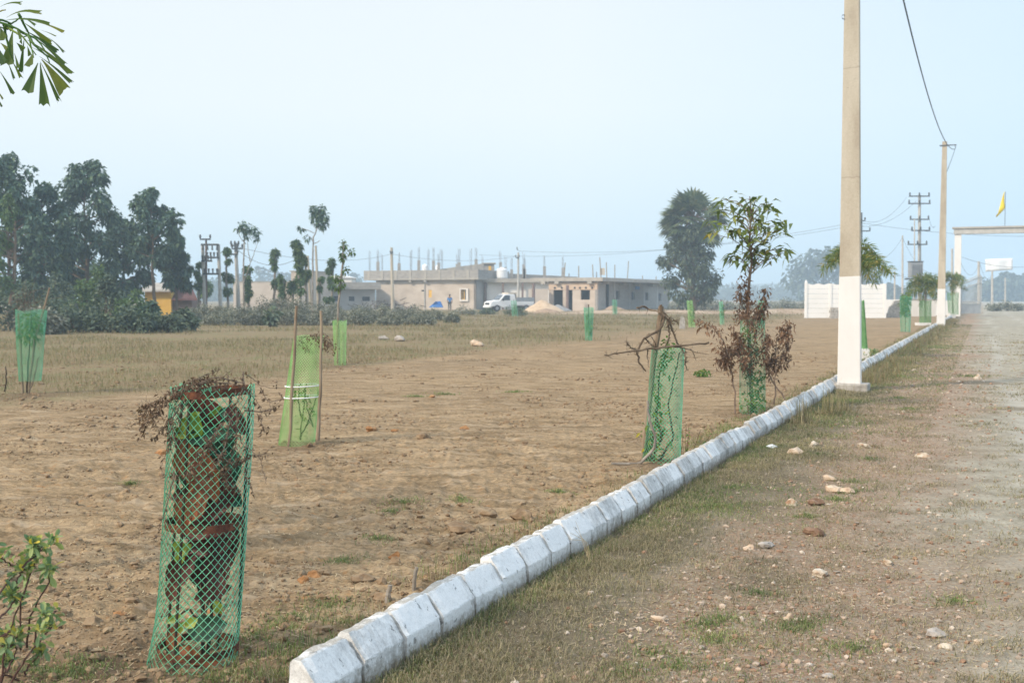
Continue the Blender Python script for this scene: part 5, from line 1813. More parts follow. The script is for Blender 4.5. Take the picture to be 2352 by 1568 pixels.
lop(522, 570, 700, 75, [(0, 577, 10), (2, 600, 5), (-2, 630, 10), (6, 640, 7), (0, 668, 9)], 101, 'lopped tree with leaf tufts between the transformer frame and the grey pole')
lop(568, 610, 700, 72, [(0, 615, 9), (3, 640, 8), (0, 655, 5), (2, 670, 8), (0, 682, 6)], 102, 'knobbly lopped tree right of the grey line pole')
lop(630, 577, 700, 73, [(0, 583, 12), (0, 598, 7), (1, 612, 6), (2, 650, 9)], 103, 'lopped tree with a round top knob over the cream wall')
lop(645, 636, 710, 70, [(0, 642, 8), (1, 660, 7), (2, 674, 7)], 104, 'short lopped tree right beside the round knobbed one')
lop(684, 555, 715, 70, [(0, 560, 10), (0, 575, 8), (0, 590, 8), (2, 605, 8), (4, 622, 8), (6, 645, 7), (8, 668, 7)], 105, 'tall leaf clad lopped trunk, left one of a crossing pair', -6)
lop(700, 583, 715, 71, [(-3, 588, 9), (-1, 597, 6), (8, 630, 9), (-10, 634, 9), (0, 640, 6)], 106, 'lopped trunk with side tufts, right one of a crossing pair', -4)
lop(671, 646, 705, 74, [(0, 652, 10), (0, 663, 8)], 107, 'small bushy topped lopped tree before the cream wall')
lop(760, 597, 702, 76, [(2, 602, 9), (-3, 618, 8), (0, 640, 7), (1, 655, 8), (0, 685, 9)], 108, 'lopped tree with scattered tufts before the grey low house')
lop(456, 600, 700, 74, [(0, 606, 5), (-4, 625, 6), (3, 640, 8), (0, 655, 6)], 109, 'thin lopped tree left of the transformer frame')
lop(737, 635, 705, 75, [(0, 640, 6), (-2, 660, 4)], 110, 'slim leaning lopped tree between two leaning concrete posts', 6)
lop(470, 640, 705, 90, [(0, 650, 14), (6, 665, 12), (-5, 675, 10)], 112, 'dull bushy tree seen through the transformer frame')


def thin_tree(xb, yb, pl, clumps, Y, seed, label):
    rng = np.random.default_rng(seed)
    b = at(xb, yb, Y)
    t = thing('slender_tree', label, 'tree', (b.x, Y, 0), 'slender trees with tufted tops')
    B, Bl = MB(), MB()
    for i, q in enumerate(pl):
        P = polypts(q, Y, .1, 16, .01, rng)
        if i == 0:
            P[0, 2] = -.05
        B.tube(P, [.06, .025] if i == 0 else [.03, .012], 6)
    for x, y, r, n in clumps:
        rr = r * Y / F
        crown(Bl, at(x, y, Y), (rr, rr, rr), n, .24, .12, rng, .5, -.3)
    B.build('trunk', M['greybark'], t)
    Bl.build('crown', M['teak'], t)


thin_tree(560, 700, [[(560, 700), (560, 620), (561, 545), (562, 525)], [(561, 650), (572, 610), (585, 580), (592, 550)], [(574, 600), (570, 575), (567, 545)], [(562, 560), (552, 545), (545, 525)]], [(562, 522, 12, 70), (556, 515, 7, 30), (588, 535, 10, 50), (580, 525, 9, 40), (568, 540, 7, 24), (590, 548, 5, 16), (545, 523, 4, 8)], 70, 121, 'bare stemmed tree with an airy split crown above the shrubs')
thin_tree(719, 705, [[(719, 705), (719, 640), (719, 580), (720, 545), (730, 520), (735, 495)], [(720, 555), (712, 545), (706, 540)], [(722, 535), (705, 528), (694, 524)], [(720, 560), (730, 556), (736, 552)]], [(730, 487, 13, 90), (742, 495, 12, 90), (720, 482, 10, 60), (735, 510, 12, 80), (745, 515, 9, 50), (724, 500, 9, 50), (692, 524, 6, 24), (707, 546, 6, 22), (740, 478, 7, 40)], 70, 122, 'tall bare stemmed tree with a dense round top left of the main house')


def shrub(label, cat, group, xc, ytop, wpx, Y, seed, mat, L=.12, W=.06, n=900, name='shrub', ncl=9):
    rng = np.random.default_rng(seed)
    b = at(xc, 700, Y)
    hw = wpx / 2 * Y / F
    zt = at(xc, ytop, Y).z
    t = thing(name, label, cat, (b.x, Y, 0), group)
    B, Bl = MB(), MB()
    for i in range(ncl):
        dx = rng.uniform(-1, 1)
        h = zt * (1 - .55 * dx * dx) * rng.uniform(.45, 1.0)
        c = np.array([b.x + dx * hw * .8, Y + rng.uniform(-.5, .5) * hw, h * .72])
        tt = np.linspace(0, 1, 5)[:, None]
        B.tube(np.array([b.x + dx * hw * .3, Y, -.03])[None] * (1 - tt) + c[None] * tt, [.03, .012], 5)
        r = hw * rng.uniform(.25, .42)
        crown(Bl, c, (r, r, min(r * 1.1, c[2] * .9 + .05)), n // ncl, L, W, rng, .3, .15)
    # skirt of leaves down to the ground
    m = n // 3
    P = np.stack([b.x + rng.uniform(-1, 1, m) * hw * .85, Y + rng.uniform(-.6, .6, m) * hw, rng.random(m) * zt * .5], 1)
    leaves(Bl, P, rand_dir(m, rng, .4), rand_dir(m, rng, 1), L * (.7 + .6 * rng.random(m)), W, .3)
    B.build('stems', M['bark'], t)
    Bl.build('foliage', M[mat], t)


# undergrowth below the left grove: x, top, width, distance, material, label
US = [(-10, 640, 110, 48, 'under', 'dark shrub cut by the left edge behind the teal guard'), (60, 610, 100, 52, 'under', 'dark shrub right behind the teal guard at the left'), (130, 640, 110, 50, 'under', 'dusky shrub under the narrow tree spire'),
      (190, 600, 90, 54, 'teak2', 'big leaved pale green shrub under the rounded tree'), (250, 585, 90, 53, 'under', 'tall grey green shrub right of the big leaved pale one'), (300, 620, 80, 52, 'teak2', 'leafy green shrub before the shorter gap tree'),
      (90, 690, 120, 44, 'greyshrub', 'low greyish shrub right of the teal guard net'), (180, 690, 130, 46, 'under', 'low dark shrub in front of the big leaved pale one'), (260, 690, 120, 46, 'under', 'low dark green shrub left of the yellow hut'),
      (310, 690, 80, 45, 'under', 'low shrub just left of the yellow hut wall'), (345, 665, 50, 50, 'teak', 'round dark shrub covering the left side of the yellow hut'), (225, 560, 60, 58, 'teak2', 'upright large leaved shrub between the two tall trees'),
      (140, 560, 80, 60, 'under', 'tall murky shrub below the narrow tree spire'), (420, 695, 60, 48, 'under', 'shrub right of the yellow hut with yellow leaves'), (375, 712, 90, 46, 'under', 'low green shrub below the yellow hut')]
for i, (x, yt, wp, Y, mt, lab) in enumerate(US):
    shrub(lab, 'shrub', 'undergrowth below the left grove', x, yt, wp, Y, 200 + i, mt, .2, .11, 900)
# band of grey green shrubs across the field edge
GS = [(440, 705, 70), (480, 692, 80), (520, 698, 80), (560, 690, 80), (600, 672, 80), (640, 655, 80), (680, 672, 80), (720, 690, 80), (760, 694, 80), (800, 696, 80), (840, 700, 70), (880, 698, 80), (920, 702, 70), (960, 700, 70), (1000, 706, 60), (1035, 716, 40), (500, 715, 80), (580, 712, 80), (660, 708, 90), (740, 712, 90), (820, 714, 80), (900, 716, 80), (970, 718, 70)]
where = ['by the lowest tree of the grove', 'below the transformer frame, left half', 'below the transformer frame, right half', 'below the grey line pole', 'left of the hump in the shrub band', 'highest of the shrub band, before the cream wall', 'right of the hump in the shrub band', 'below the tall tufted tree', 'behind the pale lime guard, left part', 'just right of the pale lime guard', 'before the gap of the two houses', 'before the left end of the main house', 'below the tan pole at the main house',
         'before the small yellow window', 'before the blue sheet', 'smallest of the band, near the walking person', 'in front row under the transformer frame', 'in front row under the airy split tree', 'in front row behind the lime guard sticks', 'in front row left of the pale lime guard', 'in front row right of the pale lime guard', 'in front row before the main house', 'last of the front row before the yellow window']
for i, ((x, yt, wp), wh) in enumerate(zip(GS, where)):
    fr = i >= 16
    shrub('grey green shrub ' + wh, 'shrub', 'band of grey green shrubs at the field edge', x, yt, wp, 58 if fr else 64 + (i % 3) * 3, 240 + i, 'greyshrub', .12, .055, 1500, 'shrub', 11)
for i, (x, yt, wp, Y, lab) in enumerate(((1065, 700, 60, 92, 'dusky twiggy shrub between the person and the pickup'), (1180, 700, 60, 88, 'green shrub before the front wheel of the pickup'), (1120, 706, 40, 96, 'small scrub just left of the pickup'))):
    shrub(lab, 'shrub', 'scrub before the houses', x, yt, wp, Y, 280 + i, 'under' if i else 'greyshrub', .16, .07, 500)
for i, (x, yt, wp, Y, lab) in enumerate(((625, 700, 34, 55, 'tall big leaved weed before the cream wall, in the shrub band'), (430, 693, 30, 54, 'big leaved weed with yellow lower leaves right of the hut'))):
    shrub(lab, 'weed', 'big leaved weeds in the shrub band', x, yt, wp, Y, 290 + i, 'under', .42, .26, 60, 'weed', 5)
RS = [(1560, 690, 60, 135, 'shrub at the right end of the low house'), (1610, 680, 60, 128, 'bushy shrub left behind the fan palm foot'), (1650, 684, 70, 130, 'pale leafy shrub right of the fan palm foot'), (1700, 692, 70, 140, 'grey shrub behind the young glossy leaved tree'), (1750, 688, 70, 145, 'grey shrub right of the young tree stem'), (1800, 686, 70, 150, 'grey shrub left of the white wall'), (1845, 690, 60, 150, 'grey shrub touching the left end of the white wall')]
for i, (x, yt, wp, Y, lab) in enumerate(RS):
    shrub(lab, 'shrub', 'scrub along the dirt bank', x, yt, wp, Y, 300 + i, 'greyshrub', .3, .15, 500)
GG = [(2285, 694, 40, 120, 'low shrub beyond the gate leaf'), (2315, 690, 40, 122, 'low shrub under the yellow flag'), (2338, 694, 30, 120, 'low shrub by the brick gate pillar')]
for i, (x, yt, wp, Y, lab) in enumerate(GG):
    shrub(lab, 'shrub', 'low shrubs beyond the gate', x, yt, wp, Y, 320 + i, 'greyshrub', .25, .12, 400)


# ---------------------------------------------------------------- fan palm with fig tree, feather palms
def fan_palm(label, x, yb, yc, Y, rp, seed, nf=52, trunk_r=.22, name='fan_palm', mat='fan'):
    rng = np.random.default_rng(seed)
    b = at(x, yb, Y)
    c = np.array(at(x, yc, Y))
    R = rp * Y / F
    t = thing(name, label, 'palm', (b.x, Y, 0))
    B = MB()
    tube_tree(B, (b.x, Y, -.1), c, trunk_r, trunk_r * .8, rng, 10, .1)
    Bp, Bl = MB(), MB()
    for i in range(nf):
        az, el = rng.random() * 6.28, math.asin(rng.uniform(-.62, 1.0))
        d = np.array([math.cos(az) * math.cos(el), math.sin(az) * math.cos(el), math.sin(el)])
        pl = R * rng.uniform(.45, .68)
        e_ = c + d * pl + np.array([0, 0, -.1 * pl])
        Bp.tube([c, c + d * pl * .6 + np.array([0, 0, .08 * pl]), e_], R * .012 + .01, 4)
        # pleated fan of narrow segments
        ax = nrm(d + np.array([0, 0, -.10]))
        sd_ = nrm(np.cross(ax, [.05, .02, 1.]) + 1e-6)
        up = np.cross(sd_, ax)
        tw = rng.uniform(-.6, .6)
        sd2 = sd_ * math.cos(tw) + up * math.sin(tw)
        m = 17
        a = np.linspace(-1.9, 1.9, m)
        D = ax[None] * np.cos(a)[:, None] + sd2[None] * np.sin(a)[:, None]
        D[:, 2] -= .12
        Ls = R * .46 * (1 - .22 * np.abs(a) / 1.9)
        N = np.repeat(np.cross(sd2, ax)[None], m, 0) + rng.normal(0, .15, (m, 3))
        leaves(Bl, np.repeat(e_[None], m, 0), D, N, Ls, R * .1, .18, .2)
    B.build('trunk', M['greybark'], t)
    Bp.build('leaf_stalks', M['bark'], t)
    Bl.build('crown', M[mat], t)


fan_palm('tall fan palm rising out of a dense fig tree right of the low house', 1592, 705, 506, 110, 86, 131, 60, .28)
PX = ([0, .2, .5, .8, 1.0], [.5, .8, .95, .9, .8])
broad_tree('fig_tree', 'dense dark fig tree wrapped round the fan palm trunk', 'tree', None, 1592, 528, 690, 150, 109, 132, 'ficus', L=.34, W=.2, ncl=60, per=110, trunkw=.3, rad=.25, profile=PX)


def feather_palm(label, x, yb, yc, Y, rp, seed, nf=14, xc=None, wrap=None, plinth=None, group='young feather palms in green wraps along the kerb'):
    rng = np.random.default_rng(seed)
    xc = xc or x
    b = at(x, yb, Y)
    c = np.array(at(xc, yc, Y))
    R = rp * Y / F
    t = thing('feather_palm', label, 'palm', (b.x, Y, 0), group)
    B = MB()
    P = tube_tree(B, (b.x, Y, -.02), c, .05 + R * .02, .03 + R * .01, rng, 10, .02)
    B.build('trunk', M['greybark'], t)
    Br, Bl = MB(), MB()
    for i in range(nf):
        a = i * 2.4 + rng.normal(0, .2)
        el = rng.uniform(.1, 1.45)
        s = np.linspace(0, 1, 14)
        hd = np.array([math.cos(a), math.sin(a), 0])
        Q = c[None] + hd[None] * (R * (s * math.cos(el) * .6 + .5 * s ** 2))[:, None] + np.array([0, 0, 1])[None] * (R * (math.sin(el) * s * 1.55 - (.75 + .55 * math.sin(el)) * s ** 2.4))[:, None]
        Br.tube(Q, [R * .018 + .004, .003], 5)
        n = 120
        tt = .18 + .82 * rng.random(n)
        C = np.stack([np.interp(tt * 13, np.arange(14), Q[:, k]) for k in range(3)], 1)
        T = np.stack([np.interp(np.minimum(tt * 13 + .5, 13), np.arange(14), Q[:, k]) for k in range(3)], 1) - C + 1e-6
        T = nrm(T)
        S = rand_dir(n, rng)
        S = nrm(S - T * (S * T).sum(1)[:, None])
        D = nrm(T * .55 + S + np.array([0, 0, -.15]))
        leaves(Bl, C, D, rand_dir(n, rng, 1), R * .36 * (1.1 - .5 * tt), R * .03, .2, .1)
    Br.build('rachis', M['feather'], t)
    Bl.build('fronds', M['feather'], t)
    if wrap:
        y0, y1, wx = wrap
        B = MB()
        z0, z1 = at(x, y1, Y).z, at(x, y0, Y).z
        r = wx / 2 * Y / F
        net(B, (b.x, Y, max(z0, .02)), (b.x + (c[0] - b.x) * .5, Y, z1), r, r * 1.1, 14, 18, .008, rng, .06)
        tag(B.build('palm_wrap', M['netwrap']), 'green net wrap of the ' + label.replace('young ', ''), 'net wrap')
    if plinth:
        xx0, xx1, y0, y1 = plinth
        B = MB()
        w_ = (xx1 - xx0) * Y / F
        h = at(x, y0, Y).z
        B.box((at(xx0, y1, Y).x, Y - w_ / 2, -.05), (w_, 0, 0), (0, w_, 0), (0, 0, h + .05))
        o = B.build('planter', M['whitepaint'])
        tag(o, 'white planter of the ' + label.replace('young ', ''), 'planter')
    return t


feather_palm('young feather palm spreading behind the nearest pole', 1984, 826, 602, 26, 80, 141, 14, 1966, (690, 800, 16), (1972, 1994, 800, 826))
feather_palm('young feather palm left of the second pole', 2125, 747, 664, 58, 56, 142, 13, 2126, (690, 744, 24), (2106, 2134, 741, 750))
feather_palm('young feather palm right behind the second pole', 2190, 726, 650, 80, 40, 143, 11, 2186, (672, 722, 22), (2178, 2192, 719, 726))
t, Y, b, tp, rng = simple_guard('teal mesh guard packed with leaves in the kerb row between the two poles', 2069, 2090, 2068, 2093, 762, 680, 'netteal', 18, 26, .0045, seed=51)
s = thing('leafy_plant', 'dense leafy plant filling the teal guard between the two poles', 'plant', (b.x, Y, 0))
B, Bl = MB(), MB()
B.tube([(b.x, Y, 0), (tp.x, Y, tp.z * .9)], .02, 5)
for k in range(5):
    crown(Bl, (tp.x, Y, tp.z * (.55 + .11 * k)), (.2, .2, .16), 150, .09, .05, rng)
B.build('stem', M['bark'], s)
Bl.build('leaves', M['vine'], s)
shrub('small flowering weed behind the foot of the nearest pole', 'weed', None, 2000, 770, 40, 25, 330, 'shrubleaf', .05, .03, 160, 'weed', 6)


# ---------------------------------------------------------------- distant trees in the haze
FT = [(1910, 585, 700, 190, 225, 'big hazy tree behind the white wall', 44), (2048, 655, 705, 44, 235, 'hazy round tree just right of the white wall', 10), (2300, 634, 706, 110, 235, 'large hazy tree beyond the gate, under the flag', 30), (2258, 655, 706, 50, 250, 'hazy tree behind the gate leaf', 12), (2352, 640, 706, 70, 240, 'hazy tree cut by the right frame edge', 16),
      (540, 640, 706, 120, 260, 'hazy tree behind the grey line pole', 16), (640, 632, 706, 110, 300, 'hazy wide tree under the two far fan palms', 16), (680, 630, 706, 60, 280, 'hazy tree left of the grey block house', 12), (810, 632, 700, 60, 290, 'hazy tree left of the main house roof', 10), (595, 640, 700, 90, 320, 'hazy tree left under the two far fan palms', 12),
      (1580, 662, 700, 80, 330, 'hazy tree right of the low house end', 12), (1690, 660, 700, 90, 340, 'hazy tree behind the young tree stem', 14), (1790, 668, 700, 90, 350, 'hazy low tree left of the big hazy one', 12), (480, 648, 706, 90, 270, 'hazy tree behind the transformer frame', 12)]
for i, (x, yt, yb, wp, Y, lab, ncl) in enumerate(FT):
    broad_tree('far_tree', lab, 'tree', 'hazy trees along the horizon', x, yt, yb - 6, wp, Y * 1.8, 400 + i, 'far', L=2.0, W=1.3, ncl=ncl, per=60, trunkw=.5, rad=.28 if wp > 100 else .36)
fan_palm('left one of two small far fan palms on the horizon', 595, 700, 622, 500, 17, 151, 22, .2, mat='far')
fan_palm('right one of two small far fan palms on the horizon', 617, 700, 624, 500, 16, 152, 22, .2, mat='far')


def far_wood():
    rng = np.random.default_rng(77)
    B = MB()
    n = 9000
    x = rng.uniform(-300, 2700, n)
    Y = rng.uniform(600, 800, n)
    X = (x - 1176) / F * Y
    H = 2.5 + 9 * fbm(X * .03, Y * .02, 71)
    P = np.stack([X, Y, rng.random(n) ** .7 * H], 1)
    leaves(B, P, rand_dir(n, rng), rand_dir(n, rng, 1), 4.0 * (.6 + .8 * rng.random(n)), 2.8, .3)
    tag(B.build('far_wood', M['far']), 'far off wood along the horizon fading into the haze', 'wood', kind='stuff')
    # low hills
    xs = np.linspace(-2600, 2600, 140)
    V, q = [], []
    for i, xx in enumerate(xs):
        h = 4 + 13 * float(fbm(np.array(xx * .0022), np.array(3.3), 72)) + 6 * math.exp(-((xx - 330) / 160) ** 2)
        V += [(xx, 1080, -2), (xx, 1150, h * .7), (xx, 1260, h), (xx, 1500, -2)]
    for i in range(len(xs) - 1):
        for j in range(3):
            q.append([i * 4 + j, (i + 1) * 4 + j, (i + 1) * 4 + j + 1, i * 4 + j + 1])
    tag(MB().add(np.array(V), np.array(q)).build('hills', M['hill'], smooth=True), kind='structure')


far_wood()


# ---------------------------------------------------------------- houses
class Fr:
    """Wall frame: origin at a corner, u along the wall, n outward, heights in metres."""
    def __init__(s, a, b, z=0.0):
        s.a = np.array([a[0], a[1], 0.])
        d = np.array([b[0] - a[0], b[1] - a[1], 0.])
        s.len = np.linalg.norm(d)
        s.u = d / s.len
        s.n = np.array([s.u[1], -s.u[0], 0])
        s.z = np.array([0, 0, 1.])

    def box(s, B, u0, u1, d0, d1, z0, z1):
        o = s.a + s.u * u0 + s.n * d0 + s.z * z0
        B.box(o, s.u * (u1 - u0), s.n * (d1 - d0), s.z * (z1 - z0))

    def wall(s, B, u0, u1, th, z0, z1, ops):
        """Wall with openings (u0,u1,z0,z1), built of butted pieces."""
        us = sorted({u0, u1} | {v for o in ops for v in o[:2]})
        for a, b in zip(us[:-1], us[1:]):
            zs, cut = [(z0, z1)], [(o[2], o[3]) for o in ops if o[0] <= a + 1e-6 and o[1] >= b - 1e-6]
            for c0, c1 in sorted(cut):
                l0, l1 = zs.pop()
                if c0 > l0 + 1e-6:
                    zs.append((l0, c0))
                if c1 < l1 - 1e-6:
                    zs.append((c1, l1))
                else:
                    zs.append((l1, l1))
            for c0, c1 in zs:
                if c1 - c0 > 1e-6:
                    s.box(B, a, b, -th, 0, c0, c1)

    def uof(s, x):
        """Distance along the wall at which photo column x meets it."""
        k = (x - 1176) / F / cP
        # solve a + u*t with X/Y = k (pitch is small)
        return (k * s.a[1] - s.a[0]) / (s.u[0] - k * s.u[1])


def rebar_column(parent, X, Y, z0, ztop, zbar, w=.3, seed=0, n=5):
    rng = np.random.default_rng(seed)
    B = MB()
    if ztop > z0 + .05:
        B.cbox((X, Y, (z0 + ztop) / 2), w, w, ztop - z0)
        c = B.build('column', M['block'], parent)
    else:
        c = parent
    B = MB()
    for i in range(n):
        a = i * 6.28 / n
        e_ = (X + w * .34 * math.cos(a) + rng.normal(0, .04), Y + w * .34 * math.sin(a), zbar - rng.random() * .5)
        B.tube([(X + w * .3 * math.cos(a), Y + w * .3 * math.sin(a), ztop - .05), e_], .014, 4)
    B.build('rebar', M['steelbar'], c)


def main_house():
    C1 = (at(1093, 700, 135).x, 135.0)
    ux, uy = -12.6, 5.0
    l = math.hypot(ux, uy)
    L1 = ((at(864, 700, 140).x), 140.0)
    f = Fr(L1, C1)                # front wall, left to right
    sd_ = np.array([-f.n[0], -f.n[1]])
    S1 = (C1[0] + sd_[0] * 9, C1[1] + sd_[1] * 9)
    g = Fr(C1, S1)
    t = thing('unfinished_house', 'long unfinished cement house with grey parapet and bare column rods on its roof', 'house', ((L1[0] + C1[0]) / 2, 137, 0))
    zs, zt = 3.55, 4.72
    B = MB()
    w0 = f.uof(1499 / 1)  # placeholder, replaced below
    wx0, wx1 = f.uof(K3(1497, 0)[0]), f.uof(K3(1565, 0)[0])
    yz = lambda y, Y=136: at(1000, y, Y).z
    wz0, wz1 = yz(K3(0, 832)[1]), yz(K3(0, 700)[1])
    sx0, sx1 = f.uof(K3(1057, 0)[0]), f.uof(K3(1100, 0)[0])
    sz0, sz1 = yz(K3(0, 805)[1], 138), yz(K3(0, 703)[1], 138)
    vx0, vx1 = f.uof(K3(962, 0)[0]), f.uof(K3(996, 0)[0])
    vz0, vz1 = yz(K3(0, 724)[1], 138), yz(K3(0, 704)[1], 138)
    f.wall(B, 0, f.len, .25, 0, zs, [(vx0, vx1, vz0, vz1), (sx0, sx1, sz0, sz1), (wx0, wx1, wz0, wz1)])
    wl = B.build('wall', M['plaster'], t)
    B = MB()
    g.box(B, 0, 9, -.25, 0, 0, zs)
    B.build('side_wall', M['greyplaster'], t)  # shade on this side is put into the greyer plaster colour
    B = MB()
    f.box(B, .02, f.len - .27, -9, -8.8, 0, zs)
    f.box(B, .0, .2, -8.8, -.27, 0, zs)
    B.build('rear_wall', M['greyplaster'], t)
    # big window: raised cement surround, yellow frame
    B = MB()
    m_ = .16
    f.box(B, wx0 - m_, wx1 + .3, 0.002, .18, wz0 - .22, wz0 - .02)
    f.box(B, wx0 - m_, wx1 + .3, 0.002, .18, wz1 + .02, wz1 + .14)
    f.box(B, wx0 - m_, wx0 - .02, 0.002, .18, wz0 - .02, wz1 + .02)
    f.box(B, wx1 + .02, wx1 + .3, 0.002, .18, wz0 - .02, wz1 + .02)
    win = B.build('window', M['palewall'], t)
    B = MB()
    for a in (wx0, (wx0 + wx1) / 2 - .04, wx1 - .09):
        f.box(B, a, a + .09, -.18, -.10, wz0, wz1)
    f.box(B, wx0 + .09, (wx0 + wx1) / 2 - .04, -.18, -.10, wz0, wz0 + .09)
    B.build('window_frame', M['yellow'], win)
    B = MB()
    f.box(B, wx0, wx1, -.24, -.20, wz0, wz1)
    B.build('pane', M['glass'], win)
    B = MB()
    f.box(B, sx0, sx1, -.14, -.06, sz0, sz1)
    B.build('shutter', M['yellow'], t)
    B = MB()
    f.box(B, vx0, vx1, -.24, -.2, vz0, vz1)
    B.build('vent', M['dark'], t)
    B = MB()
    pu = f.uof(K3(1008, 0)[0])
    q = f.a + f.u * pu + f.n * .08
    B.tube([(q[0], q[1], .1), (q[0], q[1], zs)], .07, 8)
    B.build('drainpipe', M['greypole'], t)
    # roof slab, overhanging, and parapet
    B = MB()
    f.box(B, -1.4, f.len + .55, -9, .55, zs, zs + .22)
    B.build('roof_slab', M['slab'], t)
    B = MB()
    f.box(B, -1.4, f.len + .55, .35, .55, zs + .22, zt)
    g.box(B, -.35, 9.2, .35, .55, zs + .22, zt)
    f.box(B, -1.4, -1.2, -8.8, .35, zs + .22, zt)
    o = B.build('parapet', M['block'], t)
    for k, x in enumerate((285, 465, 650, 840, 1042, 1232, 1420, 1612)):
        u_ = f.uof(K3(x, 0)[0])
        B = MB()
        f.box(B, u_ - .16, u_ + .16, .552, .60, zs + .0, zt - .002)
        B.build('pilaster', M['slab'], o)
    for k, x in enumerate((832, 1032)):
        u_ = f.uof(K3(x, 0)[0])
        B = MB()
        f.box(B, u_ - .16, u_ + .16, .0, .5, zs - .25, zs)
        B.build('beam_end', M['slab'], t)
    for k, (x, yt, yb, dep) in enumerate(((375, 325, 140, 1), (660, 345, 165, 1), (925, 305, 110, 1), (1122, 310, 120, 1), (1192, 340, 170, 4.5), (1440, 355, 200, 5.5), (1468, 335, 130, 1), (1695, 290, 130, 1), (820, 460, 160, 4), (430, 470, 200, 5), (265, 470, 165, 6.5), (1055, 460, 140, 5), (1235, 460, 140, 6), (1625, 440, 130, 6), (1780, 350, 230, 6))):
        px, py = K3(x, yt)
        u_ = f.uof(px)
        q = f.a + f.u * u_ - f.n * (dep - .6)
        Y = q[1]
        X = at(px, py, Y).x
        rebar_column(t, X, Y, zs + .2, max(at(px, py, Y).z, zs + .25), at(px, K3(x, yb)[1], Y).z, .34, 500 + k)
    # stair room on the roof
    B = MB()
    ra, rb = K3(1500, 0)[0], K3(1785, 0)[0]
    Yr = 141.0
    xa, xb, xc = at(ra, 620, Yr).x, at(rb, 620, Yr).x, at(K3(1935, 0)[0], 620, Yr).x
    z1, z2 = at(ra, K3(0, 385)[1], Yr).z, at(rb, K3(0, 350)[1], Yr).z
    B.prism([(xa - 3.6, Yr, zs + .2), (xb, Yr, zs + .2), (xb, Yr, z2), (xa, Yr, z1), (xa - 3.6, Yr, zt + .1)], (0, 3, 0))
    r_ = B.build('roof_room', M['slab'], t)
    B = MB()
    B.box((xb + .005, Yr + .15, zs + .2), (xc - xb, 0, 0), (0, 2.5, 0), (0, 0, z2 - zs - .3))
    B.build('room_side', M['block'], r_)
    B = MB()
    B.box((xb - .1, Yr - .1, z2 - .03), (xc - xb + .3, 0, 0), (0, 2.9, 0), (0, 0, .14))
    B.build('room_slab', M['slab'], r_)
    B = MB()
    x0, x1 = at(K3(1862, 0)[0], 620, Yr).x, at(K3(1898, 0)[0], 620, Yr).x
    B.box((x0, Yr + .1, zs + .5), (x1 - x0, 0, 0), (0, .04, 0), (0, 0, 1.3))
    B.build('room_door', M['yellow'], r_)
    return f


main_house()


def tank(label, x0, x1, yt, yb, Y, seed=0):
    X = at((x0 + x1) / 2, yb, Y).x
    r = (x1 - x0) / 2 * Y / F
    z0, z1 = at(x0, yb, Y).z, at(x0, yt, Y).z
    h = z1 - z0
    t = thing('water_tank', label, 'water tank', (X, Y, z0), 'white plastic water tanks on the roofs')
    prof = [(0.0, 0), (r, 0)]
    for i in range(5):
        zz = h * (.08 + .14 * i)
        prof += [(r * .96, zz), (r, zz + .03), (r, zz + h * .09)]
    prof += [(r * .97, h * .78), (r * .75, h * .86), (r * .36, h * .9), (0, h * .9)]
    n = 24
    B = MB()
    V = np.array([[(X + p[0] * math.cos(a), Y + p[0] * math.sin(a), z0 + p[1]) for a in np.arange(n) * 2 * math.pi / n] for p in prof])
    q = [[i * n + j, i * n + (j + 1) % n, (i + 1) * n + (j + 1) % n, (i + 1) * n + j] for i in range(len(prof) - 1) for j in range(n)]
    B.add(V.reshape(-1, 3), np.array(q))
    B.build('tank_body', M['tank'], t, True)
    B = MB()
    B.tube([(X, Y, z0 + h * .88), (X, Y, z0 + h)], r * .36, 18)
    B.build('lid', M['tank'], t)


tank('white water tank on the canopy right of the main house', K3(1970, 0)[0], K3(2118, 0)[0], K3(0, 395)[1], K3(0, 548)[1], 138.5)
tank('left white tank of the pair behind the main parapet', K3(970, 0)[0], K3(1050, 0)[0], K3(0, 355)[1], K3(0, 450)[1], 146)
tank('right white tank of the pair behind the main parapet', K3(1150, 0)[0], K3(1212, 0)[0], K3(0, 365)[1], K3(0, 450)[1], 146)


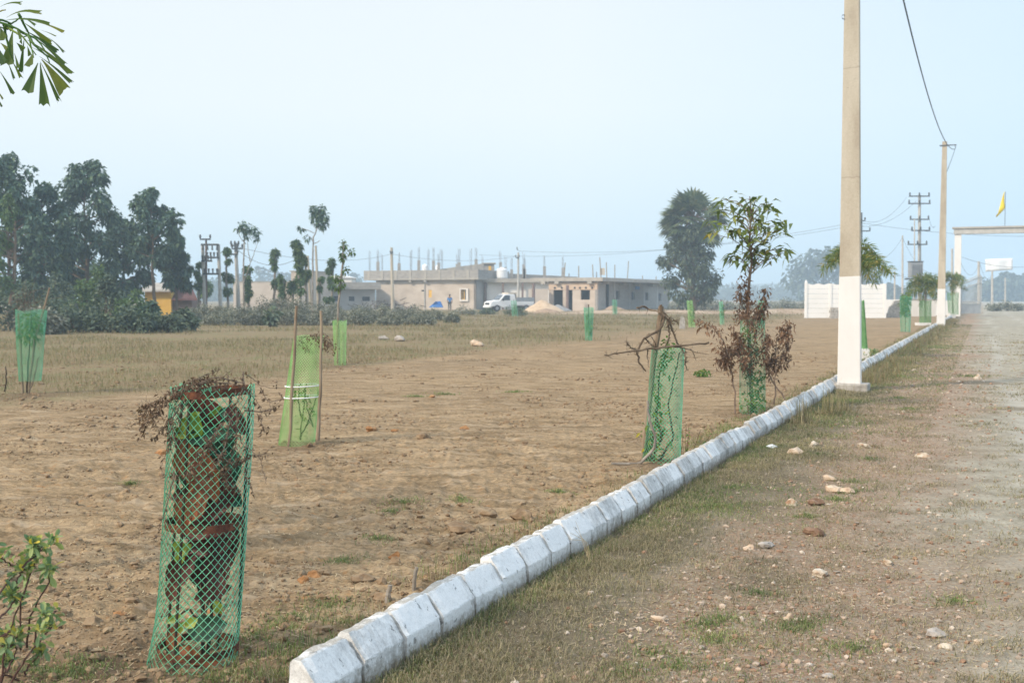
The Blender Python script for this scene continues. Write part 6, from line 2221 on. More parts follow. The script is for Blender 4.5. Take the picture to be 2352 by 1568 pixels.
def middle_house():
    Y = 137.5
    t = thing('white_house', 'white walled house with flat canopy between the main house and the low house', 'house', (at(1190, 700, Y).x, Y, 0))
    X0, X1 = at(K3(1838, 0)[0], 700, Y).x, at(1262, 700, Y).x
    zc0, zc1 = at(1190, K3(0, 602)[1], Y - 1.5).z, at(1190, K3(0, 548)[1], Y - 1.5).z
    f = Fr((X0, Y), (X1, Y))
    B = MB()
    f.wall(B, 0, f.len, .25, 0, zc0, [(f.len - 1.9, f.len - .8, 0, 2.0)])
    B.build('wall', M['precast'], t)
    B = MB()
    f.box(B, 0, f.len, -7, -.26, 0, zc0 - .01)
    B.build('interior', M['dark'], t)  # near-black block standing for the shaded room
    B = MB()
    f.box(B, -.6, f.len + .9, -7, .7, zc0, zc1)
    B.build('canopy', M['slab'], t)
    for x in (1822, 2056, 2318):
        u_ = f.uof(K3(x, 0)[0])
        B = MB()
        f.box(B, u_ - .12, u_ + .12, .4, .64, 0, zc0)
        B.build('post', M['brownpole'], t)
    B = MB()
    Yb = 146
    xa, xb = at(K3(2100, 0)[0], 640, Yb).x, at(1330, 640, Yb).x
    z0, z1 = at(1200, K4(0, 575)[1], Yb).z, at(1180, K4(0, 482)[1], Yb).z
    B.prism([(xa, Yb, z0), (xb, Yb + 4, z0), (xb, Yb + 4, z1 - .35), (xa, Yb, z1)], (0, .2, 0))
    p_ = B.build('parapet', M['block'], t)
    B = MB()
    B.box((xa, Yb + .3, 0), (xb - xa, 0, 0), (0, 6, 0), (0, 0, z0 - .02))
    B.build('rear_block', M['greyplaster'], t)
    for k, (x, yt, yb) in enumerate(((150, 362, 190), (430, 385, 228), (678, 405, 225), (165, 420, 250))):
        px, py = K4(x, yt)
        rebar_column(t, at(px, py, Yb + 1).x, Yb + 1, z1 - .6, at(px, py, Yb + 1).z, at(px, K4(x, yb)[1], Yb + 1).z, .36, 540 + k)
    for k, (x, yt, yb) in enumerate(((2022, 330, 150), (2172, 425, 260), (2090, 400, 240))):
        px, py = K3(x, yt)
        rebar_column(t, at(px, py, Yb).x, Yb + .5, z1 - .6, at(px, py, Yb).z, at(px, K3(x, yb)[1], Yb).z, .36, 550 + k)


middle_house()


def low_house():
    C = (at(K4(1140, 0)[0], 700, 122).x, 122.0)
    L = (at(K4(490, 0)[0], 700, 124).x, 124.5)
    E = (at(K4(2112, 0)[0], 700, 164).x, 164.0)
    f, g = Fr(L, C), Fr(C, E)
    t = thing('low_house', 'low unfinished house with dark doorways and a long grey side wall', 'house', ((L[0] + C[0]) / 2, 130, 0))
    zy = lambda y, Y=122: at(1300, y, Y).z
    zs, zt = zy(K4(0, 585)[1]), zy(K4(0, 537)[1])
    zb0, zb1 = zy(K4(0, 702)[1]), zy(K4(0, 602)[1])
    ux = lambda x: max(.01, f.uof(K4(x, 0)[0]))
    B = MB()
    f.wall(B, 0, f.len, .25, 0, zb0, [(ux(548), ux(675), 0, zb0), (ux(722), ux(805), 0, zb0), (ux(915), ux(1038), zy(K4(0, 835)[1]), zb0 - .02)])
    B.build('wall', M['plaster'], t)
    B = MB()
    f.box(B, 0, f.len, -.25, .06, zb0 + .002, zb1)
    o = B.build('lintel_band', M['buff'], t)
    for x in (572, 665, 838, 908, 988, 1072):
        B = MB()
        q = f.a + f.u * ux(x) + f.n * .065 + np.array([0, 0, zb0 + (zb1 - zb0) * .28])
        B.tube([tuple(q), tuple(q + f.n * .03)], .12, 10)
        B.build('pipe_hole', M['dark'], o)
    B = MB()
    f.box(B, .02, f.len, -.24, -.02, zb1, zs)
    B.build('upper_wall', M['greyplaster'], t)
    B = MB()
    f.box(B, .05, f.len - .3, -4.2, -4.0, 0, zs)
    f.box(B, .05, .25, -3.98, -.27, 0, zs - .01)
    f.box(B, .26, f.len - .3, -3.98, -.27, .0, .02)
    B.build('interior', M['dark'], t)  # room walls and floor blackened: the doorway shade is in their colour
    # side wall
    vv = lambda x: g.uof(K4(x, 0)[0])
    ops = []
    for x, y0, y1 in ((1415, 715, 830), (1620, 728, 835), (1805, 738, 842), (1980, 748, 850)):
        u_ = vv(x)
        Yw = (g.a + g.u * u_)[1]
        ops.append((u_ - 1.0, u_ + 1.0, zy(K4(0, y1)[1], Yw), zy(K4(0, y0)[1], Yw)))
    B = MB()
    g.wall(B, 0, g.len, .25, 0, zs, ops)
    sw = B.build('side_wall', M['block'], t)  # darker grey than the front: the wall's shade is in the colour
    for o_ in ops:
        B = MB()
        g.box(B, o_[0], o_[1], -.3, -.24, o_[2], o_[3])
        B.build('window', M['dark'], sw)
    for x in (1365, 1570, 1760, 1940):
        u_ = vv(x)
        B = MB()
        g.box(B, u_ - .4, u_ + .4, .003, .05, 0, zs - .01)
        B.build('pillar', M['greyplaster'], sw)
    B = MB()
    f.box(B, ux(400) - 2.0, f.len + .8, -g.len * .6, .45, zs, zt)
    rf = B.build('roof', M['slab'], t)
    B = MB()
    g.box(B, g.len * .55, g.len + 1.2, -6, .8, zs + .002, zt - .003)
    B.build('roof_end', M['slab'], rf)
    for x in (430, 612, 1052):
        B = MB()
        u_ = f.uof(K4(x, 0)[0])
        f.box(B, u_ - .25, u_ + .25, .1, .47, zs - .28, zs - .002)
        B.build('beam_end', M['slab'], rf)
    for x in (1210, 1430, 1632, 1820):
        B = MB()
        u_ = vv(x)
        g.box(B, u_ - .35, u_ + .35, .06, .72, zs - .3, zs - .002)
        B.build('beam_end', M['slab'], rf)
    B = MB()
    u_ = vv(1640)
    g.box(B, u_, u_ + 2.4, .08, .13, zs - .75, zs - .35)
    B.build('blue_board', M['blue'], t)
    for k, (x, yt, yb, dx) in enumerate(((890, 378, 535, 0), (1075, 362, 535, 4), (1173, 265, 535, 8), (1260, 332, 545, 4), (1375, 366, 555, 0), (1560, 318, 570, -8), (708, 340, 530, -6), (1130, 460, 535, 0), (1748, 510, 590, 0), (1930, 520, 600, 0), (760, 480, 530, 0))):
        px, py = K4(x, yt)
        Yp = 126 if x < 1200 else 126 + (x - 1200) * .045
        B = MB()
        X = at(px, py, Yp).x
        B.tube([(X + dx * .02, Yp, zt - .1), (X, Yp, at(px, py, Yp).z)], .05, 6)
        B.build('roof_stick', M['bamboo'] if x not in (1130, 760) else M['steelbar'], t)
    B = MB()
    px, py = K4(1200, 405)
    q = at(px, py, 126)
    B.box((q.x - .2, 126.06, q.z - .8), (.55, 0, 0), (0, .05, 0), (0, 0, .75))
    tag(B.build('hanging_sack', M['beige']), 'small pale sack hanging on a roof stick of the low house', 'sack')
    # stub wall in front, dark red post
    t2 = thing('block_wall', 'short cream block wall left of the doorway of the low house', 'wall', (at(K4(350, 0)[0], 700, 121).x, 121, 0))
    B = MB()
    a, b = at(K4(215, 0)[0], 700, 121).x, at(K4(478, 0)[0], 700, 121).x
    h = zy(K4(0, 690)[1], 121)
    B.box((a, 121, 0), (b - a, 0, 0), (0, .25, 0), (0, 0, h))
    B.box((b - .25, 121.252, 0), (.25, 0, 0), (0, 2.9, 0), (0, 0, h - .003))
    B.build('wall', M['plaster'], t2)
    for x, y0, Yp, lab in ((283, 615, 119, 'brown post left of the cream block wall'), (738, 640, 121, 'brown prop between the doorways of the low house')):
        B = MB()
        q = at(K4(x, 0)[0], K4(0, y0)[1], Yp)
        B.tube([(q.x, Yp, -.05), (q.x, Yp, q.z)], .16, 8)
        tag(B.build('prop_post', M['brownpole']), lab, 'post')


low_house()


def left_houses():
    # cream compound wall and block house, far left
    Y = 128
    t = thing('compound_wall', 'long low cream compound wall behind the lopped trees', 'wall', (at(600, 700, Y).x, Y, 0))
    B = MB()
    xa, xb = at(536, 700, Y).x, at(669, 700, Y).x
    h = at(600, 648, Y).z
    B.box((xa, Y, 0), (xb - xa, 0, 0), (0, .25, 0), (0, 0, h))
    B.build('wall', M['plaster'], t)
    B = MB()
    B.box((xa - .05, Y - .05, h + .002), (xb - xa + .05, 0, 0), (0, .35, 0), (0, 0, .1))
    B.build('coping', M['slab'], t)
    Y = 126
    a, c, e_ = (at(669, 700, Y).x, Y), (at(700, 700, Y - .6).x, Y - .6), (at(742, 700, Y + 8).x, Y + 8)
    t = thing('block_house', 'tall plain block house between the cream wall and the grey low house', 'house', (a[0], Y, 0))
    h = at(690, 624, Y).z
    f, g = Fr(a, c), Fr(c, e_)
    B = MB()
    f.box(B, 0, f.len, -6, 0, 0, h)
    B.build('front_wall', M['plaster'], t)
    B = MB()
    g.box(B, .004, g.len, -.5, .004, 0, h - .12)
    o = B.build('side_wall', M['block'], t)  # grey colour here holds the shade of the unlit face
    B = MB()
    g.box(B, 1.0, 1.8, .006, .02, at(700, 690, Y).z, at(700, 668, Y).z)
    B.build('window', M['dark'], o)
    B = MB()
    f.box(B, -.12, f.len + .1, -6.1, .1, h + .002, h + .12)
    B.build('roof_slab', M['slab'], t)
    Y = 132
    t = thing('grey_house', 'long grey low house with thick roof band left of the main house', 'house', (at(800, 700, Y).x, Y, 0))
    xa, xb = at(733, 700, Y).x, at(858, 700, Y).x
    z1, z0 = at(800, 648, Y).z, at(800, 664, Y).z
    f = Fr((xa, Y), (xb, Y + 1.5))
    B = MB()
    ops = []
    for x0, x1, y0, y1 in ((1660, 1720, 1055, 1110), (1820, 1880, 1060, 1108), (1960, 2040, 1062, 1108)):
        ops.append((f.uof(K2(x0, 0)[0]), f.uof(K2(x1, 0)[0]), at(800, K2(0, y1)[1], Y).z, at(800, K2(0, y0)[1], Y).z))
    f.wall(B, 0, f.len, .25, 0, z0, ops)
    wl = B.build('wall', M['greyplaster'], t)
    for o_ in ops:
        B = MB()
        f.box(B, o_[0], o_[1], -.3, -.24, o_[2], o_[3])
        B.build('window', M['dark'], wl)
    B = MB()
    f.box(B, -.3, f.len + .6, -6, .8, z0 + .002, z1)
    B.build('roof', M['block'], t)
    # pale house far behind
    Y = 175
    t = thing('pale_house', 'pale distant house showing above the grey low house', 'house', (at(770, 700, Y).x, Y, 0))
    B = MB()
    xa, xb = at(742, 700, Y).x, at(808, 700, Y).x
    B.box((xa, Y, 0), (xb - xa, 0, 0), (0, 5, 0), (0, 0, at(770, 638, Y).z))
    B.build('wall', M['palewall'], t)
    B = MB()
    z = at(770, 638, Y).z
    B.prism([(xa - .3, Y - .3, z + .002), (xb + .3, Y - .3, z + .002), (xb - 1, Y - .3, z + .35), (xa + 1, Y - .3, z + .35)], (0, 5.6, 0))
    B.build('roof', M['tank'], t)
    # yellow hut with red tiled roof
    Y = 82
    t = thing('yellow_hut', 'bright yellow hut with a dark red tiled lean-to among the left trees', 'hut', (at(365, 700, Y).x, Y, 0))
    xa, xb, xc = at(333, 700, Y).x, at(393, 700, Y).x, at(438, 700, Y).x
    z = at(365, 670, Y).z
    B = MB()
    B.box((xa, Y, 0), (xb - xa, 0, 0), (0, 3, 0), (0, 0, z))
    B.build('wall', M['yellow'], t)
    B = MB()
    B.prism([(xa - .3, Y - .4, z + .002), (xb + .2, Y - .4, z + .002), (xb + .2, Y + 1.5, z + .55), (xa - .3, Y + 1.5, z + .55)], (0, .05, .12))
    B.build('roof', M['slab'], t)
    B = MB()
    zb = at(400, 690, Y).z
    B.box((xb + .003, Y + .3, 0), (xc - xb, 0, 0), (0, 2.5, 0), (0, 0, zb))
    w2 = B.build('lean_to', M['brownpole'], t)
    B = MB()
    B.prism([(xb + .05, Y - .1, zb + .003), (xc + .5, Y - .1, zb + .003), (xb + 1.0, Y + 1.6, zb + .95), (xb + .05, Y + 1.6, zb + .95)], (0, .06, .1))
    B.build('tiled_roof', M['tile'], w2)


left_houses()


# ---------------------------------------------------------------- white wall, low walls, gate
def right_walls():
    Y = 79.5
    xs = [1851, 1907, 1968, 2032]
    X = [at(x, 700, Y).x for x in xs]
    h = at(1900, 652, Y).z
    t = thing('precast_wall', 'white precast panel wall with wavy top behind the nearest pole', 'wall', ((X[0] + X[-1]) / 2, Y, 0))
    for i, x in enumerate(X):
        B = MB()
        zz = h + (.12 if i == 0 else .02)
        B.cbox((x, Y, zz / 2), .16, .18, zz)
        p_ = B.build('post', M['precast'], t)
        if i == 0:
            B = MB()
            B.tube([(x, Y, zz), (x, Y, zz + .16)], [.09, .02], 8)
            B.build('finial', M['precast'], p_)
    for i in range(3):
        a, b = X[i] + .085, X[i + 1] - .085
        n = 7
        B = MB()
        for k in range(n):
            z0, z1 = h * k / n, h * (k + 1) / n - .014
            if k < n - 1:
                B.box((a, Y - .03 - .002 * (k % 2), z0), (b - a, 0, 0), (0, .06, 0), (0, 0, z1 - z0))
            else:
                m = 12
                top = [(a + (b - a) * j / m, Y - .03, z1 + .045 * math.cos(j / m * 2 * math.pi * 2)) for j in range(m + 1)]
                B.prism([(a, Y - .03, z0), (b, Y - .03, z0)] + top[::-1], (0, .06, 0))
        B.build('panel', M['precast'], t)
    rng = np.random.default_rng(88)
    # stack of rough blocks at its foot
    t = thing('block_stack', 'small stack of grey rough blocks against the white wall beside the pole', 'blocks', (at(1917, 728, 77).x, 77, 0))
    B = MB()
    for r in range(4):
        for c in range(3 - (r > 2)):
            B.box((at(1906, 728, 77).x + c * .24 + (r % 2) * .05, 76.9 + rng.normal(0, .02), r * .19 + .001 * r), (.225, 0, 0), (0, .25, 0), (0, 0, .18))
    B.build('blocks', M['plinth'], t)
    # broken grey wall
    Y = 80.5
    a, b = at(2038, 700, Y).x, at(2072, 700, Y).x
    B = MB()
    h = at(2050, 689, Y).z
    B.prism([(a, Y, -.05), (b, Y, -.05), (b, Y, h), (a + .5 * (b - a), Y, h - .05), (a + .35 * (b - a), Y, h * .7), (a + .2 * (b - a), Y, h * .62), (a + .1 * (b - a), Y, h * .3), (a, Y, h * .2)], (0, .3, 0))
    tag(B.build('broken_wall', M['plinth']), 'broken stepped grey wall right of the white precast wall', 'wall')
    Y = 90
    a, b = at(2036, 700, Y).x, at(2094, 700, Y).x
    B = MB()
    B.box((a, Y, 0), (b - a, 0, 0), (0, .2, 0), (0, 0, at(2050, 688, Y).z))
    tag(B.build('white_wall', M['precast']), 'short white wall piece behind the broken grey wall', 'wall')
    Y = 86
    a, b = at(2094, 700, Y).x, at(2150, 700, Y).x
    t = thing('plastered_wall', 'low plastered cream wall under the transformer pole', 'wall', (a, Y, 0))
    B = MB()
    B.box((a, Y, 0), (b - a, 0, 0), (0, .25, 0), (0, 0, at(2120, 689, Y).z))
    B.build('wall', M['palewall'], t)
    B = MB()
    B.box((a - .04, Y - .04, at(2120, 689, Y).z + .002), (b - a + .08, 0, 0), (0, .33, 0), (0, 0, .08))
    B.build('coping', M['slab'], t)
    Y = 92
    a, b = at(2150, 700, Y).x, at(2192, 700, Y).x
    B = MB()
    B.box((a, Y, 0), (b - a, 0, 0), (0, .25, 0), (0, 0, at(2120, 690, Y).z))
    tag(B.build('white_wall', M['precast']), 'white wall piece between the second pole and the gate post', 'wall')


right_walls()


def gate():
    Y = 87.0
    x0 = at(2198, 720, Y).x
    c0 = Vector((x0, Y, 0))
    t = thing('gateway', 'tall white gateway frame spanning the road with one open grille leaf', 'gate', c0)
    zt = at(2198, 522, Y).z
    zb = at(2198, 538, Y).z
    span = 5.25

    def obx(B, a0, a1, d0, d1, z0, z1):
        q = c0 + NR * a0 + U * d0
        B.box((q.x, q.y, z0), NR * (a1 - a0), U * (d1 - d0), (0, 0, z1 - z0))
    B = MB()
    obx(B, -.24, .24, -.24, .24, -.1, zb)
    B.build('post', M['whitepaint'], t)
    B = MB()
    obx(B, -.3, span + 2.0, -.34, .34, zb + .002, zt - .13)
    bm_ = B.build('beam', M['greypole'], t)
    B = MB()
    obx(B, -.42, span + 2.1, -.44, .44, zt - .128, zt)
    B.build('beam_cap', M['slab'], bm_)
    B = MB()
    obx(B, span + .08, span + .5, -.25, .25, -.1, zb)
    pp = B.build('post', M['greypole'], t)
    B = MB()
    obx(B, span - .18, span + .8, -.4, .4, -.1, 2.9)
    pl = B.build('pedestal', M['buff'], pp)
    B = MB()
    obx(B, span - .38, span + .95, -.5, .5, 2.902, 4.1)
    B.build('pedestal_cap', M['brownpole'], pp)
    # open leaf
    d = Vector((1, .5, 0)).normalized()
    n_ = Vector((-d.y, d.x, 0))
    h0 = c0 + NR * .26 + Vector((.05, 0, 0))
    Lw = 2.1

    def topz(s, lo, hi):
        k = s / Lw
        k = 3 * k * k - 2 * k ** 3
        return lo + (hi - lo) * k
    lf = MB()
    for s in (0, Lw):
        q = h0 + d * s
        lf.tube([(q.x, q.y, .22), (q.x, q.y, topz(s, 2.62, 3.1))], .04, 6)
    for lo, hi in ((2.5, 2.98), (2.1, 2.55)):
        lf.tube([tuple(h0 + d * s + Vector((0, 0, topz(s, lo, hi)))) for s in np.linspace(0, Lw, 16)], .035, 6)
    for z in (.24, .95, 1.1):
        lf.tube([(h0.x, h0.y, z), ((h0 + d * Lw).x, (h0 + d * Lw).y, z)], .035, 6)
    o = lf.build('leaf_frame', M['gatepaint'], t)
    B = MB()
    for s in np.linspace(.12, Lw - .12, 15):
        q = h0 + d * s
        zz = topz(s, 2.62, 3.1)
        B.tube([(q.x, q.y, 1.1), (q.x, q.y, zz)], .018, 5)
        B.tube([(q.x, q.y, zz), (q.x, q.y, zz + .06), (q.x, q.y, zz + .16)], [.035, .004], 5)
    B.build('leaf_bars', M['gatepaint'], o)
    B = MB()
    q = h0 + d * .04
    B.box((q.x, q.y, .27), d * (Lw - .08), n_ * .02, (0, 0, .64))
    B.build('leaf_sheet', M['gatepaint'], o)
    # flag on the beam
    fx = at(2308, 520, Y - 1.2)
    fz = zt
    f = thing('flag', 'yellow pennant on a thin staff on top of the gateway beam', 'flag', (fx.x, fx.y, fz))
    B = MB()
    B.tube([(fx.x, fx.y, fz - .02), (fx.x, fx.y, at(2308, 440, fx.y).z)], .022, 6)
    B.build('staff', M['iron'], f)
    top = [K7(*q) for q in ((1600, 460), (1592, 490), (1580, 530), (1565, 575), (1550, 615), (1538, 632))]
    bot = [K7(*q) for q in ((1604, 575), (1598, 582), (1588, 595), (1575, 612), (1560, 630), (1546, 642))]
    V, q = [], []
    n = len(top)
    for j, k in enumerate(np.linspace(0, 1, 6)):
        for i in range(n):
            x = top[i][0] * (1 - k) + bot[i][0] * k
            y = top[i][1] * (1 - k) + bot[i][1] * k
            p = at(x, y, fx.y)
            V.append((p.x, p.y + .10 * math.sin(i * 1.1 + k * 3), p.z))
    q = [[j * n + i, j * n + i + 1, (j + 1) * n + i + 1, (j + 1) * n + i] for j in range(5) for i in range(n - 1)]
    o = MB().add(np.array(V), np.array(q)).build('cloth', M['flag'], f, True)
    o.modifiers.new('thickness', 'SOLIDIFY').thickness = .012


gate()


def util_pole(label, x, ytop, ybase, Y, r, mat='greypole', arms=(), group='distant line poles', lean=0.0, name='line_pole'):
    b = at(x + lean, ybase, Y)
    tp = at(x, ytop, Y)
    t = thing(name, label, 'pole', (b.x, Y, 0), group)
    B = MB()
    B.tube([(b.x, Y, -.1), ((b.x + tp.x) / 2, Y, tp.z / 2), (tp.x, Y, tp.z)], [r, r * .7], 8)
    B.build('shaft', M[mat], t)
    for xa, xb, y, k in arms:
        za = at(x, y, Y).z
        X0, X1 = at(xa, y, Y).x, at(xb, y, Y).x
        B = MB()
        B.box((X0, Y - r - .08, za - .06), (X1 - X0, 0, 0), (0, .08, 0), (0, 0, .1))
        o = B.build('crossarm', M['iron'], t)
        for q in np.linspace(.04, .96, k):
            B = MB()
            xx = X0 + (X1 - X0) * q
            B.tube([(xx, Y - r - .04, za + .04), (xx, Y - r - .04, za + .12), (xx, Y - r - .04, za + .3)], [.03, .075, .05], 7)
            B.build('insulator', M['iron'], o)
    return t, tp


def right_poles():
    Y = 95
    a = lambda x0, x1, y: (K7(x0, 0)[0], K7(x1, 0)[0], K7(0, y)[1], 3)
    t, tp = util_pole('transformer pole with four crossarms and a tank, left of the second pole', 2112, 448, 722, Y, .17, 'greypole',
                      [a(928, 1072, 497), a(922, 1077, 548), a(933, 1068, 658), a(943, 1075, 735), a(918, 1055, 832)], None, name='transformer_pole')
    B = MB()
    q = at(K7(968, 0)[0], K7(0, 1010)[1], Y)
    B.cbox((q.x, Y - .35, q.z), 1.0, .7, 1.3)
    for k in range(6):
        B.cbox((q.x - .42 + .17 * k, Y - .76, q.z), .04, .1, 1.0)
    tr = B.build('transformer_tank', M['bedgrey'], t)
    B = MB()
    B.cbox((q.x, Y - .35, q.z + .69), 1.1, .8, .06)
    B.build('tank_lid', M['iron'], tr)
    B = MB()
    B.cbox((q.x + .3, Y - .35, q.z - .75), 2.2, .6, .12)
    B.build('platform', M['iron'], t)
    util_pole('thin second leg pole of the transformer stand', K7(972, 0)[0], K7(0, 655)[1], 722, Y - .6, .07, 'greypole')
    util_pole('thin dark line pole half hidden behind the nearest pole', 1979, 488, 715, 100, .10, 'iron', [(1976, K7(660, 0)[0], K7(0, 738)[1], 2), (1974, 1986, 507, 2)])
    for x, y0, y1, Y, r, lab in ((2073, 541, 715, 105, .11, 'slim pale pole left of the transformer pole'), (2055, 623, 712, 110, .10, 'short pale pole right of the white wall'), (2187, 571, 718, 100, .13, 'pale pole just right of the second concrete pole'), (2248, 600, 716, 112, .17, 'pale pole behind the gate leaf'),
                                 (2279, 619, 708, 135, .16, 'pale pole under the white banner'), (2309, 638, 706, 150, .12, 'thin far pole under the yellow flag')):
        util_pole(lab, x, y0, y1, Y, r)
    # left side structures
    Y = 74
    k = lambda x: K2(x, 0)[0]
    ky = lambda y: K2(0, y)[1]
    t = thing('transformer_stand', 'two legged pole frame with crossbars left of the grey line pole', 'pole frame', (at(484, 700, Y).x, Y, 0))
    for x in (k(290), k(456)):
        B = MB()
        X = at(x, 600, Y).x
        B.tube([(X + .12, Y, -.1), (X, Y, at(x, ky(515), Y).z)], [.13, .1], 8)
        B.build('leg', M['greypole'], t)
    for y, x0, x1 in ((520, 280, 465), (655, 330, 465), (690, 280, 395), (825, 300, 460)):
        B = MB()
        X0, X1 = at(k(x0), 600, Y).x, at(k(x1), 600, Y).x
        z = at(480, ky(y), Y).z
        B.box((X0, Y - .2, z - .06), (X1 - X0, 0, 0), (0, .09, 0), (0, 0, .12))
        o = B.build('crossbar', M['iron'], t)
        for q in np.linspace(.1, .9, 4):
            B = MB()
            xx = X0 + (X1 - X0) * q
            B.tube([(xx, Y - .16, z + (.06 if y > 600 else -.06)), (xx, Y - .16, z + (.35 if y > 600 else -.35))], [.04, .07], 6)
            B.build('insulator', M['iron'], o)
    util_pole('dark middle pole with a top crossbar inside the transformer frame', k(325), ky(455), 702, Y + .5, .09, 'brownpole', [(k(265), k(378), ky(462), 2)])
    util_pole('grey line pole with three short crossarms left of the cream wall', k(633), ky(500), 700, 76, .15, 'greypole', [(k(590), k(675), ky(528), 3), (k(600), k(715), ky(560), 3), (k(585), k(665), ky(620), 2)], lean=8)
    util_pole('leaning concrete post, left one by the block house', k(1388), ky(635), 706, 76, .1, 'concrete', lean=8, name='concrete_post', group='leaning concrete posts')
    util_pole('leaning concrete post, right and taller one by the block house', k(1472), ky(530), 706, 76, .1, 'concrete', lean=7, name='concrete_post', group='leaning concrete posts')
    util_pole('tan concrete pole standing before the left half of the main house', K3(558, 0)[0], K3(0, 135)[1], 712, 118, .19, 'concrete', [(K3(545, 0)[0], K3(575, 0)[0], K3(0, 215)[1], 2)], lean=3)
    util_pole('line pole behind the white pickup', K3(2262, 0)[0], K3(0, 200)[1], 712, 128, .15, 'greypole', [(K3(2225, 0)[0], K3(2275, 0)[0], K3(0, 270)[1], 2), (K3(2245, 0)[0], K3(2262, 0)[0], K3(0, 165)[1], 1)])


right_poles()


def cables():
    p = lambda x, y, Y: at(x, y, Y)
    W = [(p(1979, 505, 100), p(K7(920, 0)[0], K7(0, 500)[1], 95), .9, 'upper slack cable between the hidden pole and the transformer pole'), (p(1979, 520, 100), p(K7(985, 0)[0], K7(0, 530)[1], 95), .6, 'lower slack cable between the hidden pole and the transformer pole'),
         (p(1979, 508, 100), p(1100, 585, 140), 1.2, 'faint long cable from the hidden pole over the houses'), (p(1979, 512, 100), p(2500, 540, 95), .5, 'faint level cable passing behind the gateway beam'), (p(2148, 520, 60), p(K7(1070, 0)[0], K7(0, 625)[1], 95), .4, 'cable from the second pole down to the transformer crossarm'),
         (p(2073, 545, 105), p(2010, 600, 100), .5, 'looping service cable left of the slim pale pole'), (p(2073, 545, 105), p(2150, 628, 90), .9, 'slack cable from the slim pale pole to the second pole'), (p(2202, 590, 88), p(2248, 608, 112), 1.2, 'sagging cable behind the gate post'),
         (p(2202, 588, 88), p(2420, 600, 108), .7, 'upper cable carrying the white banner'), (p(2251, 606, 112), p(2279, 628, 135), 1.0, 'sagging cable left of the banner pole'), (p(2055, 628, 110), p(2248, 640, 112), .7, 'faint low cable behind the gate leaf'),
         (p(K2(640, 0)[0], K2(0, 540)[1], 76), p(K3(558, 0)[0], K3(0, 220)[1], 118), .8, 'thin cable from the grey line pole to the tan pole'), (p(K2(640, 0)[0], K2(0, 560)[1], 76), p(K2(1300, 0)[0], K2(0, 650)[1], 76), .8, 'slack cable between the grey line pole and the leaning posts'),
         (p(K3(558, 0)[0], K3(0, 220)[1], 118), p(K3(2262, 0)[0], K3(0, 250)[1], 128), .6, 'thin level cable above the main house roof'), (p(K3(2262, 0)[0], K3(0, 180)[1], 128), p(1979, 515, 100), 1.0, 'faint rising cable right of the pickup pole')]
    for a, b, s, lab in W:
        wire_between(a, b, s, .013, lab)
    # white banner hung on the cable beyond the gate
    q = [at(*K7(x, y), 103) for x, y in ((1465, 935), (1657, 927), (1655, 1008), (1470, 1022))]
    V, f = [], []
    n, m = 13, 6
    for j in range(m):
        for i in range(n):
            u_, v = i / (n - 1), j / (m - 1)
            pnt = (q[0] * (1 - u_) + q[1] * u_) * (1 - v) + (q[3] * (1 - u_) + q[2] * u_) * v
            V.append((pnt.x, pnt.y + .05 * math.sin(u_ * 9 + v), pnt.z))
    f = [[j * n + i, j * n + i + 1, (j + 1) * n + i + 1, (j + 1) * n + i] for j in range(m - 1) for i in range(n - 1)]
    o = MB().add(np.array(V), np.array(f)).build('banner', M['banner'], smooth=True)
    o.modifiers.new('thickness', 'SOLIDIFY').thickness = .01
    tag(o, 'plain white banner hanging from cables beyond the gateway', 'banner')


cables()


# ---------------------------------------------------------------- heaps, sheet, pickup, person
def heap(label, x0, x1, yt, yb, Y, mat, seed, name, px=.45):
    rng = np.random.default_rng(seed)
    a, b = at(x0, yb, Y).x, at(x1, yb, Y).x
    h = at(x0, yt, Y).z
    nx, ny = 40, 22
    V = []
    w_ = b - a
    for j in range(ny):
        for i in range(nx):
            u_, v = i / (nx - 1), j / (ny - 1)
            du = (u_ - px) / (px if u_ < px else 1 - px)
            dv = (v - .5) * 2
            r = math.hypot(du, dv)
            z = max(0, 1 - r) ** .95 * h * (1.05 - .1 * max(0, 1 - r))
            z += .10 * h * (float(vn(u_ * 7, v * 7, seed)) - .5) * (r < .95)
            V.append((a + w_ * u_, Y + w_ * .5 * (v - .5), z - .03))
    q = [[j * nx + i, j * nx + i + 1, (j + 1) * nx + i + 1, (j + 1) * nx + i] for j in range(ny - 1) for i in range(nx - 1)]
    tag(MB().add(np.array(V), np.array(q)).build(name, M[mat], smooth=True), label, 'heap')


heap('pointed heap of pale sand right of the pickup', 1200, 1300, 686, 715, 114, 'sand', 1, 'sand_heap')
heap('heap of grey gravel beside the pale sand heap', 1255, 1318, 697, 713, 117, 'aggregate', 2, 'gravel_heap', .4)
heap('heap of brown earth before the grey side wall', 1378, 1446, 699, 713, 118, 'earth', 3, 'earth_heap')
heap('low mound of earth before the sand heap', 1215, 1300, 706, 722, 104, 'earth', 4, 'earth_mound')

B = MB()
q = [at(985, 706, 124), at(1000, 692, 124), at(1012, 692, 126), at(1018, 706, 124)]
n = 8
V = []
for j in range(n):
    for i in range(n):
        u_, v = i / (n - 1), j / (n - 1)
        p = (q[1] * (1 - u_) + q[2] * u_) * (1 - v) + (q[0] * (1 - u_) + q[3] * u_) * v
        V.append((p.x, p.y + .15 * math.sin(u_ * 5 + v * 3), p.z))
B.add(np.array(V), np.array([[j * n + i, j * n + i + 1, (j + 1) * n + i + 1, (j + 1) * n + i] for j in range(n - 1) for i in range(n - 1)]))
o = B.build('blue_sheet', M['blue'], smooth=True)
o.modifiers.new('thickness', 'SOLIDIFY').thickness = .02
tag(o, 'blue plastic sheet propped up left of the walking person', 'plastic sheet')


